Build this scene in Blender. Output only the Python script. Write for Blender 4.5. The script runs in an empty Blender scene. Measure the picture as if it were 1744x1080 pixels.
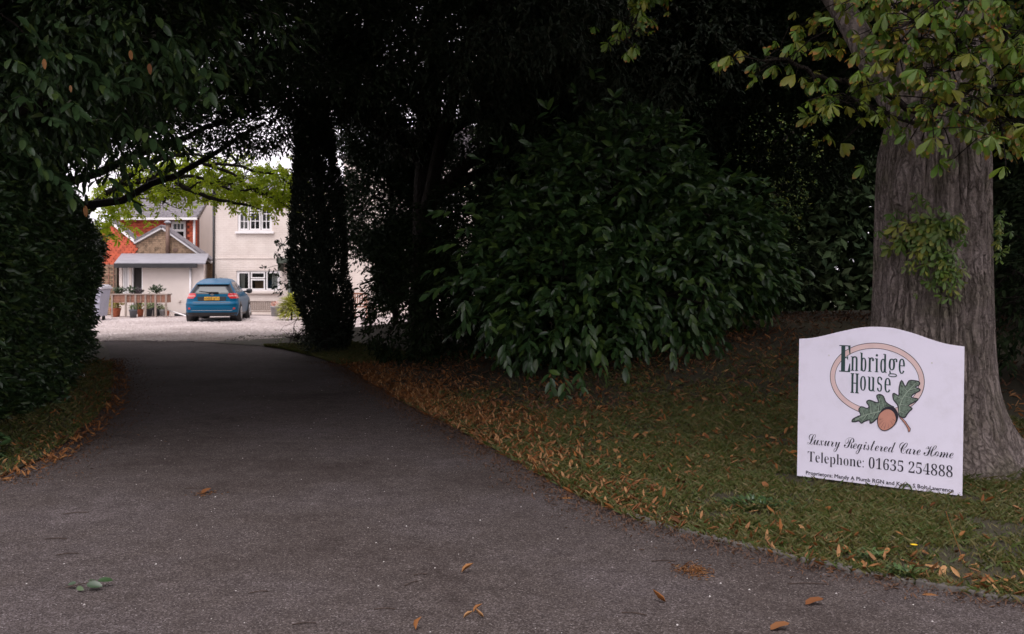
import bpy, bmesh, math
import numpy as np
from mathutils import Vector, Matrix

SC = bpy.context.scene
COL = SC.collection
R = math.radians
rng = np.random.default_rng(7)

# ------------------------------------------------------------------ camera, sky, sun, exposure
F_PX, CX, CY, EYE = 1695.0, 872.0, 468.0, 1.6          # 35 mm lens on a 1744 px wide frame, eye level 1.6 m
cam = bpy.data.cameras.new('camera')
cam.sensor_width = 36.0
cam.lens = 36.0 * F_PX / 1744.0
cam.shift_y = (CY - 540.0) / 1744.0
cam.clip_start, cam.clip_end = 0.05, 2000.0
cam.dof.use_dof = True
cam.dof.focus_distance = 7.8
cam.dof.aperture_fstop = 5.6
cam_o = bpy.data.objects.new('camera', cam)
cam_o.location = (0, 0, EYE)
cam_o.rotation_euler = (R(90), 0, 0)
COL.objects.link(cam_o)
SC.camera = cam_o

SUN_DIR = Vector((-0.12, -0.52, 1.0)).normalized()     # towards the (veiled) sun: behind the camera, to the left
world = bpy.data.worlds.new('World')
SC.world = world
world.use_nodes = True
wn, wl = world.node_tree.nodes, world.node_tree.links
sky = wn.new('ShaderNodeTexSky')
sky.sky_type = 'NISHITA'
sky.sun_disc = False
sky.sun_elevation = math.asin(SUN_DIR.z)
sky.sun_rotation = math.atan2(SUN_DIR.x, SUN_DIR.y)
sky.air_density, sky.dust_density, sky.ozone_density = 1.0, 4.0, 1.0
bw = wn.new('ShaderNodeRGBToBW')                        # overcast: the sky's own brightness without its blue, evened out by the cloud sheet
cloud = wn.new('ShaderNodeMix'); cloud.data_type = 'FLOAT'
cloud.inputs['Factor'].default_value = 0.62
cloud.inputs['B'].default_value = 8.5
mixs = wn.new('ShaderNodeMix'); mixs.data_type = 'RGBA'; mixs.blend_type = 'MULTIPLY'
mixs.inputs['Factor'].default_value = 1.0
mixs.inputs['B'].default_value = (1.03, 0.955, 1.04, 1)
wl.new(sky.outputs['Color'], bw.inputs['Color'])
wl.new(bw.outputs['Val'], cloud.inputs['A'])
wl.new(cloud.outputs['Result'], mixs.inputs['A'])
bg = wn['Background']
wl.new(mixs.outputs['Result'], bg.inputs['Color'])
bg.inputs['Strength'].default_value = 0.15

sun = bpy.data.lights.new('sun', 'SUN')
sun.energy = 1.3
sun.angle = R(30)
sun.color = (1.0, 0.95, 0.93)
sun_o = bpy.data.objects.new('sun', sun)
sun_o.rotation_euler = SUN_DIR.to_track_quat('Z', 'Y').to_euler()
sun_o.location = SUN_DIR * 60
COL.objects.link(sun_o)

SC.view_settings.view_transform = 'Standard'
SC.view_settings.look = 'None'
SC.view_settings.gamma = 1.0
SC.view_settings.exposure = 0.62
SC.view_settings.use_curve_mapping = False
SC.cycles.use_denoising = True
SC.cycles.max_bounces = 6
SC.cycles.diffuse_bounces = 3
SC.cycles.glossy_bounces = 2
SC.cycles.transmission_bounces = 4
SC.cycles.transparent_max_bounces = 6


# ------------------------------------------------------------------ helpers
def at(px, py, Y):
    """a point that shows at photo pixel (px, py) when it stands Y metres away"""
    return np.array([(px - CX) / F_PX * Y, Y, EYE - (py - CY) / F_PX * Y])


WORLD = {}


def link(o, parent=None, world=True):
    COL.objects.link(o)
    if parent is not None:
        o.parent = parent
        if world:
            o.matrix_parent_inverse = WORLD.get(parent.name, Matrix()).inverted()
            WORLD[o.name] = Matrix()
        else:
            WORLD[o.name] = WORLD.get(parent.name, Matrix()) @ o.matrix_basis
    else:
        WORLD[o.name] = o.matrix_basis.copy()
    return o


def tag(o, label=None, cat=None, group=None, kind=None):
    if label: o['label'] = label
    if cat: o['category'] = cat
    if group: o['group'] = group
    if kind: o['kind'] = kind
    return o


def thing(name, label, cat, loc=(0, 0, 0), rz=0.0, group=None):
    o = bpy.data.objects.new(name, None)
    o.empty_display_size = 0.2
    o.location = loc
    o.rotation_euler = (0, 0, rz)
    COL.objects.link(o)
    WORLD[o.name] = Matrix.Translation(Vector(loc)) @ Matrix.Rotation(rz, 4, 'Z')
    return tag(o, label, cat, group)


def mesh_np(name, V, T, mat, attrs=None, smooth=False):
    """mesh from vertices (N,3) and triangles (M,3) or quads (M,4)"""
    me = bpy.data.meshes.new(name)
    V = np.ascontiguousarray(V, dtype=np.float32)
    T = np.ascontiguousarray(T, dtype=np.int32)
    k = T.shape[1]
    me.vertices.add(len(V)); me.vertices.foreach_set('co', V.ravel())
    me.loops.add(T.size); me.loops.foreach_set('vertex_index', T.ravel())
    me.polygons.add(len(T))
    me.polygons.foreach_set('loop_start', np.arange(0, T.size, k, dtype=np.int32))
    if smooth:
        me.polygons.foreach_set('use_smooth', np.ones(len(T), dtype=bool))
    for an, av in (attrs or {}).items():
        a = me.attributes.new(an, 'FLOAT', 'POINT')
        a.data.foreach_set('value', np.ascontiguousarray(av, dtype=np.float32))
    me.update(calc_edges=True)
    if mat: me.materials.append(mat)
    return me


def obj_np(name, V, T, mat, parent=None, attrs=None, smooth=False, world=True):
    return link(bpy.data.objects.new(name, mesh_np(name, V, T, mat, attrs, smooth)), parent, world)


class MB:
    """collects boxes, tubes, lathes, prisms into ONE mesh"""
    def __init__(self):
        self.v, self.f = [], []

    def add(self, vs, fs):
        n = len(self.v)
        self.v += [tuple(map(float, p)) for p in vs]
        self.f += [tuple(i + n for i in q) for q in fs]
        return self

    def box(self, x0, x1, y0, y1, z0, z1):
        vs = [(x0, y0, z0), (x1, y0, z0), (x1, y1, z0), (x0, y1, z0), (x0, y0, z1), (x1, y0, z1), (x1, y1, z1), (x0, y1, z1)]
        return self.add(vs, [(3, 2, 1, 0), (4, 5, 6, 7), (0, 1, 5, 4), (1, 2, 6, 5), (2, 3, 7, 6), (3, 0, 4, 7)])

    def obox(self, c, ax, ay, az):
        c, ax, ay, az = (np.array(t, float) for t in (c, ax, ay, az))
        vs = [c + sx * ax + sy * ay + sz * az for sz in (-1, 1) for sx, sy in ((-1, -1), (1, -1), (1, 1), (-1, 1))]
        return self.add(vs, [(3, 2, 1, 0), (4, 5, 6, 7), (0, 1, 5, 4), (1, 2, 6, 5), (2, 3, 7, 6), (3, 0, 4, 7)])

    def prism(self, poly, y0, y1):
        """polygon in x,z pushed from y0 to y1"""
        n = len(poly)
        vs = [(x, y0, z) for x, z in poly] + [(x, y1, z) for x, z in poly]
        fs = [tuple(range(n)), tuple(range(2 * n - 1, n - 1, -1))]
        fs += [((i + 1) % n, i, n + i, n + (i + 1) % n) for i in range(n)]
        return self.add(vs, fs)

    def tube(self, pts, rad, n=8, cap=True):
        pts = [np.array(p, float) for p in pts]
        rad = [rad] * len(pts) if np.isscalar(rad) else list(rad)
        vs, fs = [], []
        u = None
        for i, p in enumerate(pts):
            d = pts[min(i + 1, len(pts) - 1)] - pts[max(i - 1, 0)]
            d = d / (np.linalg.norm(d) + 1e-9)
            if u is None:
                u = np.cross(d, (0.31, 0.95, 0.1)); 
            u = u - d * (u @ d); u = u / (np.linalg.norm(u) + 1e-9)
            w = np.cross(d, u)
            for k in range(n):
                a = 2 * math.pi * k / n
                vs.append(p + rad[i] * (math.cos(a) * u + math.sin(a) * w))
        for i in range(len(pts) - 1):
            for k in range(n):
                k2 = (k + 1) % n
                fs.append((i * n + k, i * n + k2, (i + 1) * n + k2, (i + 1) * n + k))
        if cap:
            fs.append(tuple(range(n - 1, -1, -1)))
            m = (len(pts) - 1) * n
            fs.append(tuple(range(m, m + n)))
        return self.add(vs, fs)

    def lathe(self, c, prof, n=16):
        """profile [(radius, z)...] turned about the vertical through c"""
        vs, fs = [], []
        for r_, z in prof:
            for k in range(n):
                a = 2 * math.pi * k / n
                vs.append((c[0] + r_ * math.cos(a), c[1] + r_ * math.sin(a), c[2] + z))
        for i in range(len(prof) - 1):
            for k in range(n):
                k2 = (k + 1) % n
                fs.append((i * n + k, i * n + k2, (i + 1) * n + k2, (i + 1) * n + k))
        fs.append(tuple(range(n - 1, -1, -1)))
        m = (len(prof) - 1) * n
        fs.append(tuple(range(m, m + n)))
        return self.add(vs, fs)

    def mesh(self, name, mat, smooth=False):
        me = bpy.data.meshes.new(name)
        me.from_pydata(self.v, [], self.f)
        if smooth: me.polygons.foreach_set('use_smooth', np.ones(len(me.polygons), dtype=bool))
        me.materials.append(mat)
        me.update()
        return me

    def build(self, name, mat, parent=None, smooth=False, world=True, bevel=0.0):
        o = link(bpy.data.objects.new(name, self.mesh(name, mat, smooth)), parent, world)
        if bevel:
            b = o.modifiers.new('bevel', 'BEVEL'); b.width = bevel; b.segments = 2; b.limit_method = 'ANGLE'
        return o


def smooth_path(pts, n=5):
    """Catmull-Rom through points; rows may carry a radius as 4th value"""
    P = np.array(pts, float)
    P = np.vstack([2 * P[0] - P[1], P, 2 * P[-1] - P[-2]])
    out = []
    for i in range(1, len(P) - 2):
        for t in np.linspace(0, 1, n, endpoint=False):
            a, b, c, d = P[i - 1:i + 3]
            out.append(0.5 * ((2 * b) + (c - a) * t + (2 * a - 5 * b + 4 * c - d) * t * t + (3 * b - a - 3 * c + d) * t ** 3))
    out.append(P[-2])
    return np.array(out)


def limb(mb, pts, n=7, seg=5, wob=0.0):
    S = smooth_path(pts, seg)
    if wob: S[1:-1, :3] += rng.normal(0, wob, (len(S) - 2, 3))
    mb.tube(S[:, :3], np.maximum(S[:, 3], 0.003), n)
    return S


_perm = np.random.default_rng(3).random((32, 32, 32))


def vnoise(x, y, z):
    """smooth value noise in 0..1"""
    x, y, z = (np.asarray(t, float) for t in np.broadcast_arrays(x, y, z))
    xi, yi, zi = (np.floor(t).astype(int) for t in (x, y, z))
    fx, fy, fz = x - xi, y - yi, z - zi
    fx, fy, fz = (t * t * (3 - 2 * t) for t in (fx, fy, fz))
    g = lambda a, b, c: _perm[(xi + a) & 31, (yi + b) & 31, (zi + c) & 31]
    l = lambda a, b, t: a + (b - a) * t
    return l(l(l(g(0, 0, 0), g(1, 0, 0), fx), l(g(0, 1, 0), g(1, 1, 0), fx), fy),
             l(l(g(0, 0, 1), g(1, 0, 1), fx), l(g(0, 1, 1), g(1, 1, 1), fx), fy), fz)


def sstep(t):
    t = np.clip(t, 0, 1)
    return t * t * (3 - 2 * t)


# ------------------------------------------------------------------ materials
def mat_new(name):
    m = bpy.data.materials.new(name)
    m.use_nodes = True
    return m, m.node_tree.nodes, m.node_tree.links, m.node_tree.nodes['Principled BSDF']


def ramp(nd, stops, interp='LINEAR'):
    r_ = nd.new('ShaderNodeValToRGB')
    r_.color_ramp.interpolation = interp
    e = r_.color_ramp.elements
    while len(e) < len(stops): e.new(0.5)
    for k, (p, c) in enumerate(stops):
        e[k].position = p
        e[k].color = (*c, 1) if len(c) == 3 else c
    return r_


def noise(nd, ln, vec, scale, detail=4, rough=0.6):
    t = nd.new('ShaderNodeTexNoise')
    t.inputs['Scale'].default_value = scale
    t.inputs['Detail'].default_value = detail
    t.inputs['Roughness'].default_value = rough
    ln.new(vec, t.inputs['Vector'])
    return t


def paint(name, c, rough=0.5, var=0.12, scale=3.0, bump=0.0, bscale=40.0, metal=0.0, coat=0.0, stretch=None, dirt=None, spec=0.5):
    """a plain surface with uneven colour, optional fine relief and stains"""
    m, nd, ln, p = mat_new(name)
    tc = nd.new('ShaderNodeTexCoord')
    vec = tc.outputs['Object']
    if stretch:
        mp = nd.new('ShaderNodeMapping'); mp.inputs['Scale'].default_value = stretch
        ln.new(vec, mp.inputs['Vector']); vec = mp.outputs['Vector']
    n1 = noise(nd, ln, vec, scale, 6, 0.65)
    c = np.array(c)
    d = np.array(dirt) if dirt is not None else c * (1 - 2 * var)
    rp = ramp(nd, [(0.28, tuple(d)), (0.5, tuple(c)), (0.75, tuple(np.minimum(c * (1 + var), 1)))])
    ln.new(n1.outputs['Fac'], rp.inputs['Fac'])
    ln.new(rp.outputs['Color'], p.inputs['Base Color'])
    p.inputs['Roughness'].default_value = rough
    p.inputs['Metallic'].default_value = metal
    p.inputs['Coat Weight'].default_value = coat
    p.inputs['Specular IOR Level'].default_value = spec
    if bump:
        n2 = noise(nd, ln, vec, bscale, 5)
        b = nd.new('ShaderNodeBump'); b.inputs['Strength'].default_value = bump; b.inputs['Distance'].default_value = 0.01
        ln.new(n2.outputs['Fac'], b.inputs['Height']); ln.new(b.outputs['Normal'], p.inputs['Normal'])
    return m


def leafmat(name, cols, rough=0.45, trans=0.25, tcol=None, tip=None, spec=0.5):
    """leaf: colour differs from leaf to leaf; tip = (colour, start) turns leaf ends brown"""
    m, nd, ln, p = mat_new(name)
    at_ = nd.new('ShaderNodeAttribute'); at_.attribute_name = 'rnd'
    oi = nd.new('ShaderNodeObjectInfo')
    ad = nd.new('ShaderNodeMath'); ad.operation = 'ADD'
    fr = nd.new('ShaderNodeMath'); fr.operation = 'FRACT'
    ln.new(at_.outputs['Fac'], ad.inputs[0]); ln.new(oi.outputs['Random'], ad.inputs[1]); ln.new(ad.outputs[0], fr.inputs[0])
    rp = ramp(nd, [(k / (len(cols) - 1), c) for k, c in enumerate(cols)])
    ln.new(fr.outputs[0], rp.inputs['Fac'])
    col = rp.outputs['Color']
    if tip:
        al = nd.new('ShaderNodeAttribute'); al.attribute_name = 'along'
        geo = nd.new('ShaderNodeNewGeometry')
        nz = noise(nd, ln, geo.outputs['Position'], 14.0, 3)
        nz2 = noise(nd, ln, geo.outputs['Position'], 2.2, 2)
        s = nd.new('ShaderNodeMath'); s.operation = 'ADD'
        s2 = nd.new('ShaderNodeMath'); s2.operation = 'ADD'
        ln.new(al.outputs['Fac'], s.inputs[0]); ln.new(nz.outputs['Fac'], s.inputs[1])
        ln.new(s.outputs[0], s2.inputs[0]); ln.new(nz2.outputs['Fac'], s2.inputs[1])
        tr = ramp(nd, [(0.0, (0, 0, 0)), (1.0, (1, 1, 1))])
        mr = nd.new('ShaderNodeMapRange')
        mr.inputs['From Min'].default_value = tip[1]; mr.inputs['From Max'].default_value = tip[1] + 0.25
        ln.new(s2.outputs[0], mr.inputs['Value'])
        mx = nd.new('ShaderNodeMix'); mx.data_type = 'RGBA'
        ln.new(mr.outputs['Result'], mx.inputs['Factor']); ln.new(col, mx.inputs['A'])
        mx.inputs['B'].default_value = (*tip[0], 1)
        col = mx.outputs['Result']
    ln.new(col, p.inputs['Base Color'])
    p.inputs['Roughness'].default_value = rough
    p.inputs['Specular IOR Level'].default_value = spec
    if trans:
        t = nd.new('ShaderNodeBsdfTranslucent')
        if tcol:
            mt = nd.new('ShaderNodeMix'); mt.data_type = 'RGBA'; mt.inputs['Factor'].default_value = 0.6
            ln.new(col, mt.inputs['A']); mt.inputs['B'].default_value = (*tcol, 1)
            ln.new(mt.outputs['Result'], t.inputs['Color'])
        else:
            ln.new(col, t.inputs['Color'])
        ms = nd.new('ShaderNodeMixShader'); ms.inputs['Fac'].default_value = trans
        ln.new(p.outputs['BSDF'], ms.inputs[1]); ln.new(t.outputs['BSDF'], ms.inputs[2])
        ln.new(ms.outputs['Shader'], nd['Material Output'].inputs['Surface'])
    return m


def barkmat(name, dark, light, scale=5.0):
    """ridged bark: long broken plates between wandering cracks, grey weathering, a little green"""
    m, nd, ln, p = mat_new(name)
    tc = nd.new('ShaderNodeTexCoord')
    dn = noise(nd, ln, tc.outputs['Object'], scale * 0.9, 4)
    ds = nd.new('ShaderNodeVectorMath'); ds.operation = 'SCALE'; ds.inputs['Scale'].default_value = 0.16
    da = nd.new('ShaderNodeVectorMath'); da.operation = 'ADD'
    ln.new(dn.outputs['Color'], ds.inputs[0]); ln.new(ds.outputs['Vector'], da.inputs[0]); ln.new(tc.outputs['Object'], da.inputs[1])
    mp = nd.new('ShaderNodeMapping'); mp.inputs['Scale'].default_value = (1, 1, 0.062)
    ln.new(da.outputs['Vector'], mp.inputs['Vector'])
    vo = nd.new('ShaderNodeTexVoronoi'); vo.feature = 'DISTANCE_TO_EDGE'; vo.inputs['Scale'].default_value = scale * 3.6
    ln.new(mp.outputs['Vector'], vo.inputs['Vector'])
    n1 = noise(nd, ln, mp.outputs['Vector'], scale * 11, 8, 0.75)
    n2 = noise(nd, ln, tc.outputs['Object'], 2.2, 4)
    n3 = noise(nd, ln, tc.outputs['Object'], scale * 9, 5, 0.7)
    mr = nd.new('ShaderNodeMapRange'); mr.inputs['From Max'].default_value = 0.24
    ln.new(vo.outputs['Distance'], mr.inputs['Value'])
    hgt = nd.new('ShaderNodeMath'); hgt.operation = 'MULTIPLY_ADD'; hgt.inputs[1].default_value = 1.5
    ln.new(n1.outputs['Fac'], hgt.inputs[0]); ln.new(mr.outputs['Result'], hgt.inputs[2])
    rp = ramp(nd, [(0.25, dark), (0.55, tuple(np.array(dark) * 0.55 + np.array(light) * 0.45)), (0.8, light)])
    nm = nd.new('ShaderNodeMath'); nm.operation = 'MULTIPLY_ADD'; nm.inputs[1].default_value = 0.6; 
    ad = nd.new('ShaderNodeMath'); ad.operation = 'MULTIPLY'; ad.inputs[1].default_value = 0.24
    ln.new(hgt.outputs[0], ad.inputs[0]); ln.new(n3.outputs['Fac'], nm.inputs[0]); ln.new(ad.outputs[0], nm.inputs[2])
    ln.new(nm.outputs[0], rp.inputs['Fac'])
    mx = nd.new('ShaderNodeMix'); mx.data_type = 'RGBA'; mx.blend_type = 'MULTIPLY'
    r2 = ramp(nd, [(0.3, (0.66, 0.68, 0.52)), (0.5, (0.95, 0.92, 0.86)), (0.7, (1.15, 1.12, 1.10))])
    ln.new(n2.outputs['Fac'], r2.inputs['Fac'])
    mx.inputs['Factor'].default_value = 1.0
    ln.new(rp.outputs['Color'], mx.inputs['A']); ln.new(r2.outputs['Color'], mx.inputs['B'])
    ln.new(mx.outputs['Result'], p.inputs['Base Color'])
    p.inputs['Roughness'].default_value = 0.9
    p.inputs['Specular IOR Level'].default_value = 0.2
    b = nd.new('ShaderNodeBump'); b.inputs['Strength'].default_value = 1.0; b.inputs['Distance'].default_value = 0.035
    ln.new(hgt.outputs[0], b.inputs['Height']); ln.new(b.outputs['Normal'], p.inputs['Normal'])
    return m


def asphalt():
    m, nd, ln, p = mat_new('asphalt')
    tc = nd.new('ShaderNodeTexCoord'); v = tc.outputs['Object']
    big = noise(nd, ln, v, 0.55, 5, 0.6)
    mid = noise(nd, ln, v, 6.0, 5, 0.7)
    vo = nd.new('ShaderNodeTexVoronoi'); vo.inputs['Scale'].default_value = 150.0
    ln.new(v, vo.inputs['Vector'])
    sp = nd.new('ShaderNodeSeparateColor'); ln.new(vo.outputs['Color'], sp.inputs['Color'])
    grain = ramp(nd, [(0.0, (0.036, 0.031, 0.030)), (0.5, (0.073, 0.064, 0.059)), (0.85, (0.105, 0.093, 0.088)), (0.985, (0.155, 0.142, 0.14)), (0.999, (0.26, 0.245, 0.235))])
    ln.new(sp.outputs['Red'], grain.inputs['Fac'])
    r1 = ramp(nd, [(0.28, (0.60, 0.54, 0.52)), (0.48, (0.95, 0.91, 0.90)), (0.6, (1.05, 1.02, 1.05)), (0.75, (1.30, 1.26, 1.32))])
    ln.new(big.outputs['Fac'], r1.inputs['Fac'])
    r2 = ramp(nd, [(0.3, (0.78, 0.76, 0.76)), (0.7, (1.18, 1.16, 1.16))])
    ln.new(mid.outputs['Fac'], r2.inputs['Fac'])
    a = nd.new('ShaderNodeMix'); a.data_type = 'RGBA'; a.blend_type = 'MULTIPLY'; a.inputs['Factor'].default_value = 1
    b = nd.new('ShaderNodeMix'); b.data_type = 'RGBA'; b.blend_type = 'MULTIPLY'; b.inputs['Factor'].default_value = 1
    ln.new(grain.outputs['Color'], a.inputs['A']); ln.new(r1.outputs['Color'], a.inputs['B'])
    ln.new(a.outputs['Result'], b.inputs['A']); ln.new(r2.outputs['Color'], b.inputs['B'])
    ln.new(b.outputs['Result'], p.inputs['Base Color'])
    p.inputs['Roughness'].default_value = 0.85
    p.inputs['Specular IOR Level'].default_value = 0.04
    bm = nd.new('ShaderNodeBump'); bm.inputs['Strength'].default_value = 0.6; bm.inputs['Distance'].default_value = 0.004
    ln.new(vo.outputs['Distance'], bm.inputs['Height']); ln.new(bm.outputs['Normal'], p.inputs['Normal'])
    return m


def earth(name, stops, sc1=1.2, sc2=22.0, bump=0.6):
    m, nd, ln, p = mat_new(name)
    tc = nd.new('ShaderNodeTexCoord'); v = tc.outputs['Object']
    n1 = noise(nd, ln, v, sc1, 4); n2 = noise(nd, ln, v, sc2, 6, 0.7)
    mx = nd.new('ShaderNodeMath'); mx.operation = 'ADD'
    ml = nd.new('ShaderNodeMath'); ml.operation = 'MULTIPLY'; ml.inputs[1].default_value = 0.5
    ln.new(n1.outputs['Fac'], mx.inputs[0]); ln.new(n2.outputs['Fac'], mx.inputs[1]); ln.new(mx.outputs[0], ml.inputs[0])
    rp = ramp(nd, stops)
    ln.new(ml.outputs[0], rp.inputs['Fac']); ln.new(rp.outputs['Color'], p.inputs['Base Color'])
    p.inputs['Roughness'].default_value = 0.95
    b = nd.new('ShaderNodeBump'); b.inputs['Strength'].default_value = bump; b.inputs['Distance'].default_value = 0.03
    ln.new(n2.outputs['Fac'], b.inputs['Height']); ln.new(b.outputs['Normal'], p.inputs['Normal'])
    return m


def painted_brick():
    m, nd, ln, p = mat_new('cream_painted_brick')
    tc = nd.new('ShaderNodeTexCoord')
    sx = nd.new('ShaderNodeSeparateXYZ'); cb = nd.new('ShaderNodeCombineXYZ')
    ln.new(tc.outputs['Object'], sx.inputs['Vector']); ln.new(sx.outputs['X'], cb.inputs['X']); ln.new(sx.outputs['Z'], cb.inputs['Y'])
    bt = nd.new('ShaderNodeTexBrick')
    ln.new(cb.outputs['Vector'], bt.inputs['Vector'])
    bt.inputs['Scale'].default_value = 1.0
    bt.inputs['Brick Width'].default_value = 0.225; bt.inputs['Row Height'].default_value = 0.075
    bt.inputs['Mortar Size'].default_value = 0.008; bt.inputs['Mortar Smooth'].default_value = 0.4
    bt.inputs['Color1'].default_value = (0.70, 0.625, 0.565, 1); bt.inputs['Color2'].default_value = (0.73, 0.655, 0.595, 1)
    bt.inputs['Mortar'].default_value = (0.65, 0.57, 0.51, 1)
    n1 = noise(nd, ln, tc.outputs['Object'], 1.4, 5)
    r1 = ramp(nd, [(0.3, (0.9, 0.88, 0.87)), (0.6, (1.03, 1.03, 1.03))])
    ln.new(n1.outputs['Fac'], r1.inputs['Fac'])
    mx = nd.new('ShaderNodeMix'); mx.data_type = 'RGBA'; mx.blend_type = 'MULTIPLY'; mx.inputs['Factor'].default_value = 1
    ln.new(bt.outputs['Color'], mx.inputs['A']); ln.new(r1.outputs['Color'], mx.inputs['B'])
    ln.new(mx.outputs['Result'], p.inputs['Base Color'])
    p.inputs['Roughness'].default_value = 0.75
    b = nd.new('ShaderNodeBump'); b.inputs['Strength'].default_value = 0.5; b.inputs['Distance'].default_value = 0.01; b.invert = True
    ln.new(bt.outputs['Fac'], b.inputs['Height']); ln.new(b.outputs['Normal'], p.inputs['Normal'])
    return m


def glassmat(name, tint=(0.9, 0.93, 0.92), refl=0.25):
    m, nd, ln, p = mat_new(name)
    tr = nd.new('ShaderNodeBsdfTransparent'); tr.inputs['Color'].default_value = (*tint, 1)
    gl = nd.new('ShaderNodeBsdfGlossy'); gl.inputs['Roughness'].default_value = 0.03
    fr = nd.new('ShaderNodeFresnel'); fr.inputs['IOR'].default_value = 1.5
    ad = nd.new('ShaderNodeMath'); ad.operation = 'ADD'; ad.inputs[1].default_value = refl
    ln.new(fr.outputs['Fac'], ad.inputs[0])
    ms = nd.new('ShaderNodeMixShader')
    ln.new(ad.outputs[0], ms.inputs['Fac']); ln.new(tr.outputs['BSDF'], ms.inputs[1]); ln.new(gl.outputs['BSDF'], ms.inputs[2])
    ln.new(ms.outputs['Shader'], nd['Material Output'].inputs['Surface'])
    return m


M = {}
M['asphalt'] = asphalt()
M['gravel'] = earth('gravel', [(0.3, (0.27, 0.215, 0.20)), (0.5, (0.48, 0.41, 0.385)), (0.68, (0.64, 0.57, 0.55))], 0.5, 30, 1.0)
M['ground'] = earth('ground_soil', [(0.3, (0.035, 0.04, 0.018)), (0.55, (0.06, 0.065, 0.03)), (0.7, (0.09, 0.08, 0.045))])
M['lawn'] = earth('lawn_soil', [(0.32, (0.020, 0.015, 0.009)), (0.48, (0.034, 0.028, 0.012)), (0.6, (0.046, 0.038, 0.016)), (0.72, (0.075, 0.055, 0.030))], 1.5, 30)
M['kerb'] = paint('worn_concrete', (0.10, 0.088, 0.078), 0.9, 0.3, 9, 0.6, 60)
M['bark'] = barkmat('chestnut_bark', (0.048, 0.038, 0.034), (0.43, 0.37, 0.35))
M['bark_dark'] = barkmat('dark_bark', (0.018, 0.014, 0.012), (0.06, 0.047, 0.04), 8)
M['laurel'] = leafmat('laurel_leaf', [(0.022, 0.052, 0.017), (0.042, 0.092, 0.024), (0.030, 0.066, 0.021), (0.085, 0.145, 0.028), (0.036, 0.080, 0.024), (0.026, 0.060, 0.020)], 0.33, 0.12, spec=0.5)
M['hedge'] = leafmat('hedge_leaf', [(0.024, 0.050, 0.020), (0.040, 0.080, 0.026), (0.030, 0.062, 0.023), (0.08, 0.125, 0.028)], 0.38, 0.12, spec=0.5)
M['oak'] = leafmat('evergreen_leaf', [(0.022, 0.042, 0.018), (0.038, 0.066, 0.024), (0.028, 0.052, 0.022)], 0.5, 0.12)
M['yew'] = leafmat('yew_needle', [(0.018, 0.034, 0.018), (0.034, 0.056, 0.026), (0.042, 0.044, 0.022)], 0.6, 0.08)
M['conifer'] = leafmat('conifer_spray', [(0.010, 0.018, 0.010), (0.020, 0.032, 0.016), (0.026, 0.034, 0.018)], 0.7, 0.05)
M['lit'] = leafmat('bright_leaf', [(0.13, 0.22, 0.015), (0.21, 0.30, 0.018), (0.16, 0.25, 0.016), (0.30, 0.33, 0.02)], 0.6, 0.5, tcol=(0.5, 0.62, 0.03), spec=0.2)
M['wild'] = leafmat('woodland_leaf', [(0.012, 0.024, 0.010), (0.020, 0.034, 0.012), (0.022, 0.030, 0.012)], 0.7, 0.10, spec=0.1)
M['chestnut'] = leafmat('horse_chestnut_leaf', [(0.075, 0.155, 0.012), (0.11, 0.19, 0.015), (0.055, 0.115, 0.012), (0.20, 0.20, 0.016), (0.085, 0.155, 0.012), (0.14, 0.18, 0.014)], 0.5, 0.28, tip=((0.32, 0.13, 0.025), 1.86))
M['sprout'] = leafmat('trunk_shoot_leaf', [(0.065, 0.13, 0.02), (0.10, 0.165, 0.024), (0.06, 0.115, 0.02), (0.24, 0.25, 0.03)], 0.55, 0.25, tip=((0.20, 0.13, 0.03), 1.95))
M['litter'] = leafmat('fallen_leaf', [(0.22, 0.09, 0.028), (0.30, 0.145, 0.055), (0.15, 0.055, 0.020), (0.36, 0.20, 0.09), (0.09, 0.036, 0.016), (0.26, 0.10, 0.026)], 0.75, 0.1, spec=0.2)
M['litter_dark'] = leafmat('old_fallen_leaf', [(0.05, 0.025, 0.014), (0.10, 0.045, 0.02), (0.17, 0.085, 0.035)], 0.8, 0.05)
M['grass'] = leafmat('grass_blade', [(0.038, 0.072, 0.007), (0.060, 0.084, 0.010), (0.10, 0.082, 0.022), (0.05, 0.074, 0.009), (0.16, 0.12, 0.045), (0.075, 0.092, 0.012)], 0.6, 0.2)
M['sign'] = paint('white_sign_board', (0.745, 0.715, 0.82), 0.38, 0.03, 5, dirt=(0.675, 0.645, 0.725))
M['ink_green'] = paint('dark_green_ink', (0.012, 0.045, 0.042), 0.4, 0.1, 20)
M['ink_black'] = paint('black_ink', (0.013, 0.012, 0.022), 0.4, 0.1, 20)
M['ink_pink'] = paint('pale_pink_ink', (0.68, 0.50, 0.475), 0.4, 0.04, 8)
M['ink_leaf'] = paint('grey_green_ink', (0.13, 0.18, 0.135), 0.45, 0.5, 60)
M['ink_vein'] = paint('pale_green_ink', (0.30, 0.37, 0.29), 0.45, 0.1, 30)
M['ink_acorn'] = paint('acorn_orange_ink', (0.50, 0.235, 0.17), 0.45, 0.1, 20)
M['post'] = paint('weathered_timber', (0.15, 0.11, 0.085), 0.85, 0.25, 6, 0.4, 30, stretch=(1, 1, 0.2))
M['screw'] = paint('white_cap', (0.62, 0.60, 0.60), 0.4, 0.05)
M['cream'] = painted_brick()
M['render'] = paint('cream_render', (0.69, 0.615, 0.56), 0.8, 0.05, 1.2, 0.2, 60)
M['white'] = paint('white_frame_paint', (0.80, 0.78, 0.77), 0.4, 0.04, 4)
M['dark_room'] = paint('dark_room', (0.025, 0.022, 0.02), 0.9, 0.2, 2)
M['curtain'] = paint('net_curtain', (0.55, 0.52, 0.48), 0.9, 0.15, 12, stretch=(1, 1, 0.05))
M['cardboard'] = paint('brown_board', (0.24, 0.13, 0.07), 0.8, 0.15, 5)
M['glass'] = glassmat('window_glass', refl=-0.02)
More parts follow.
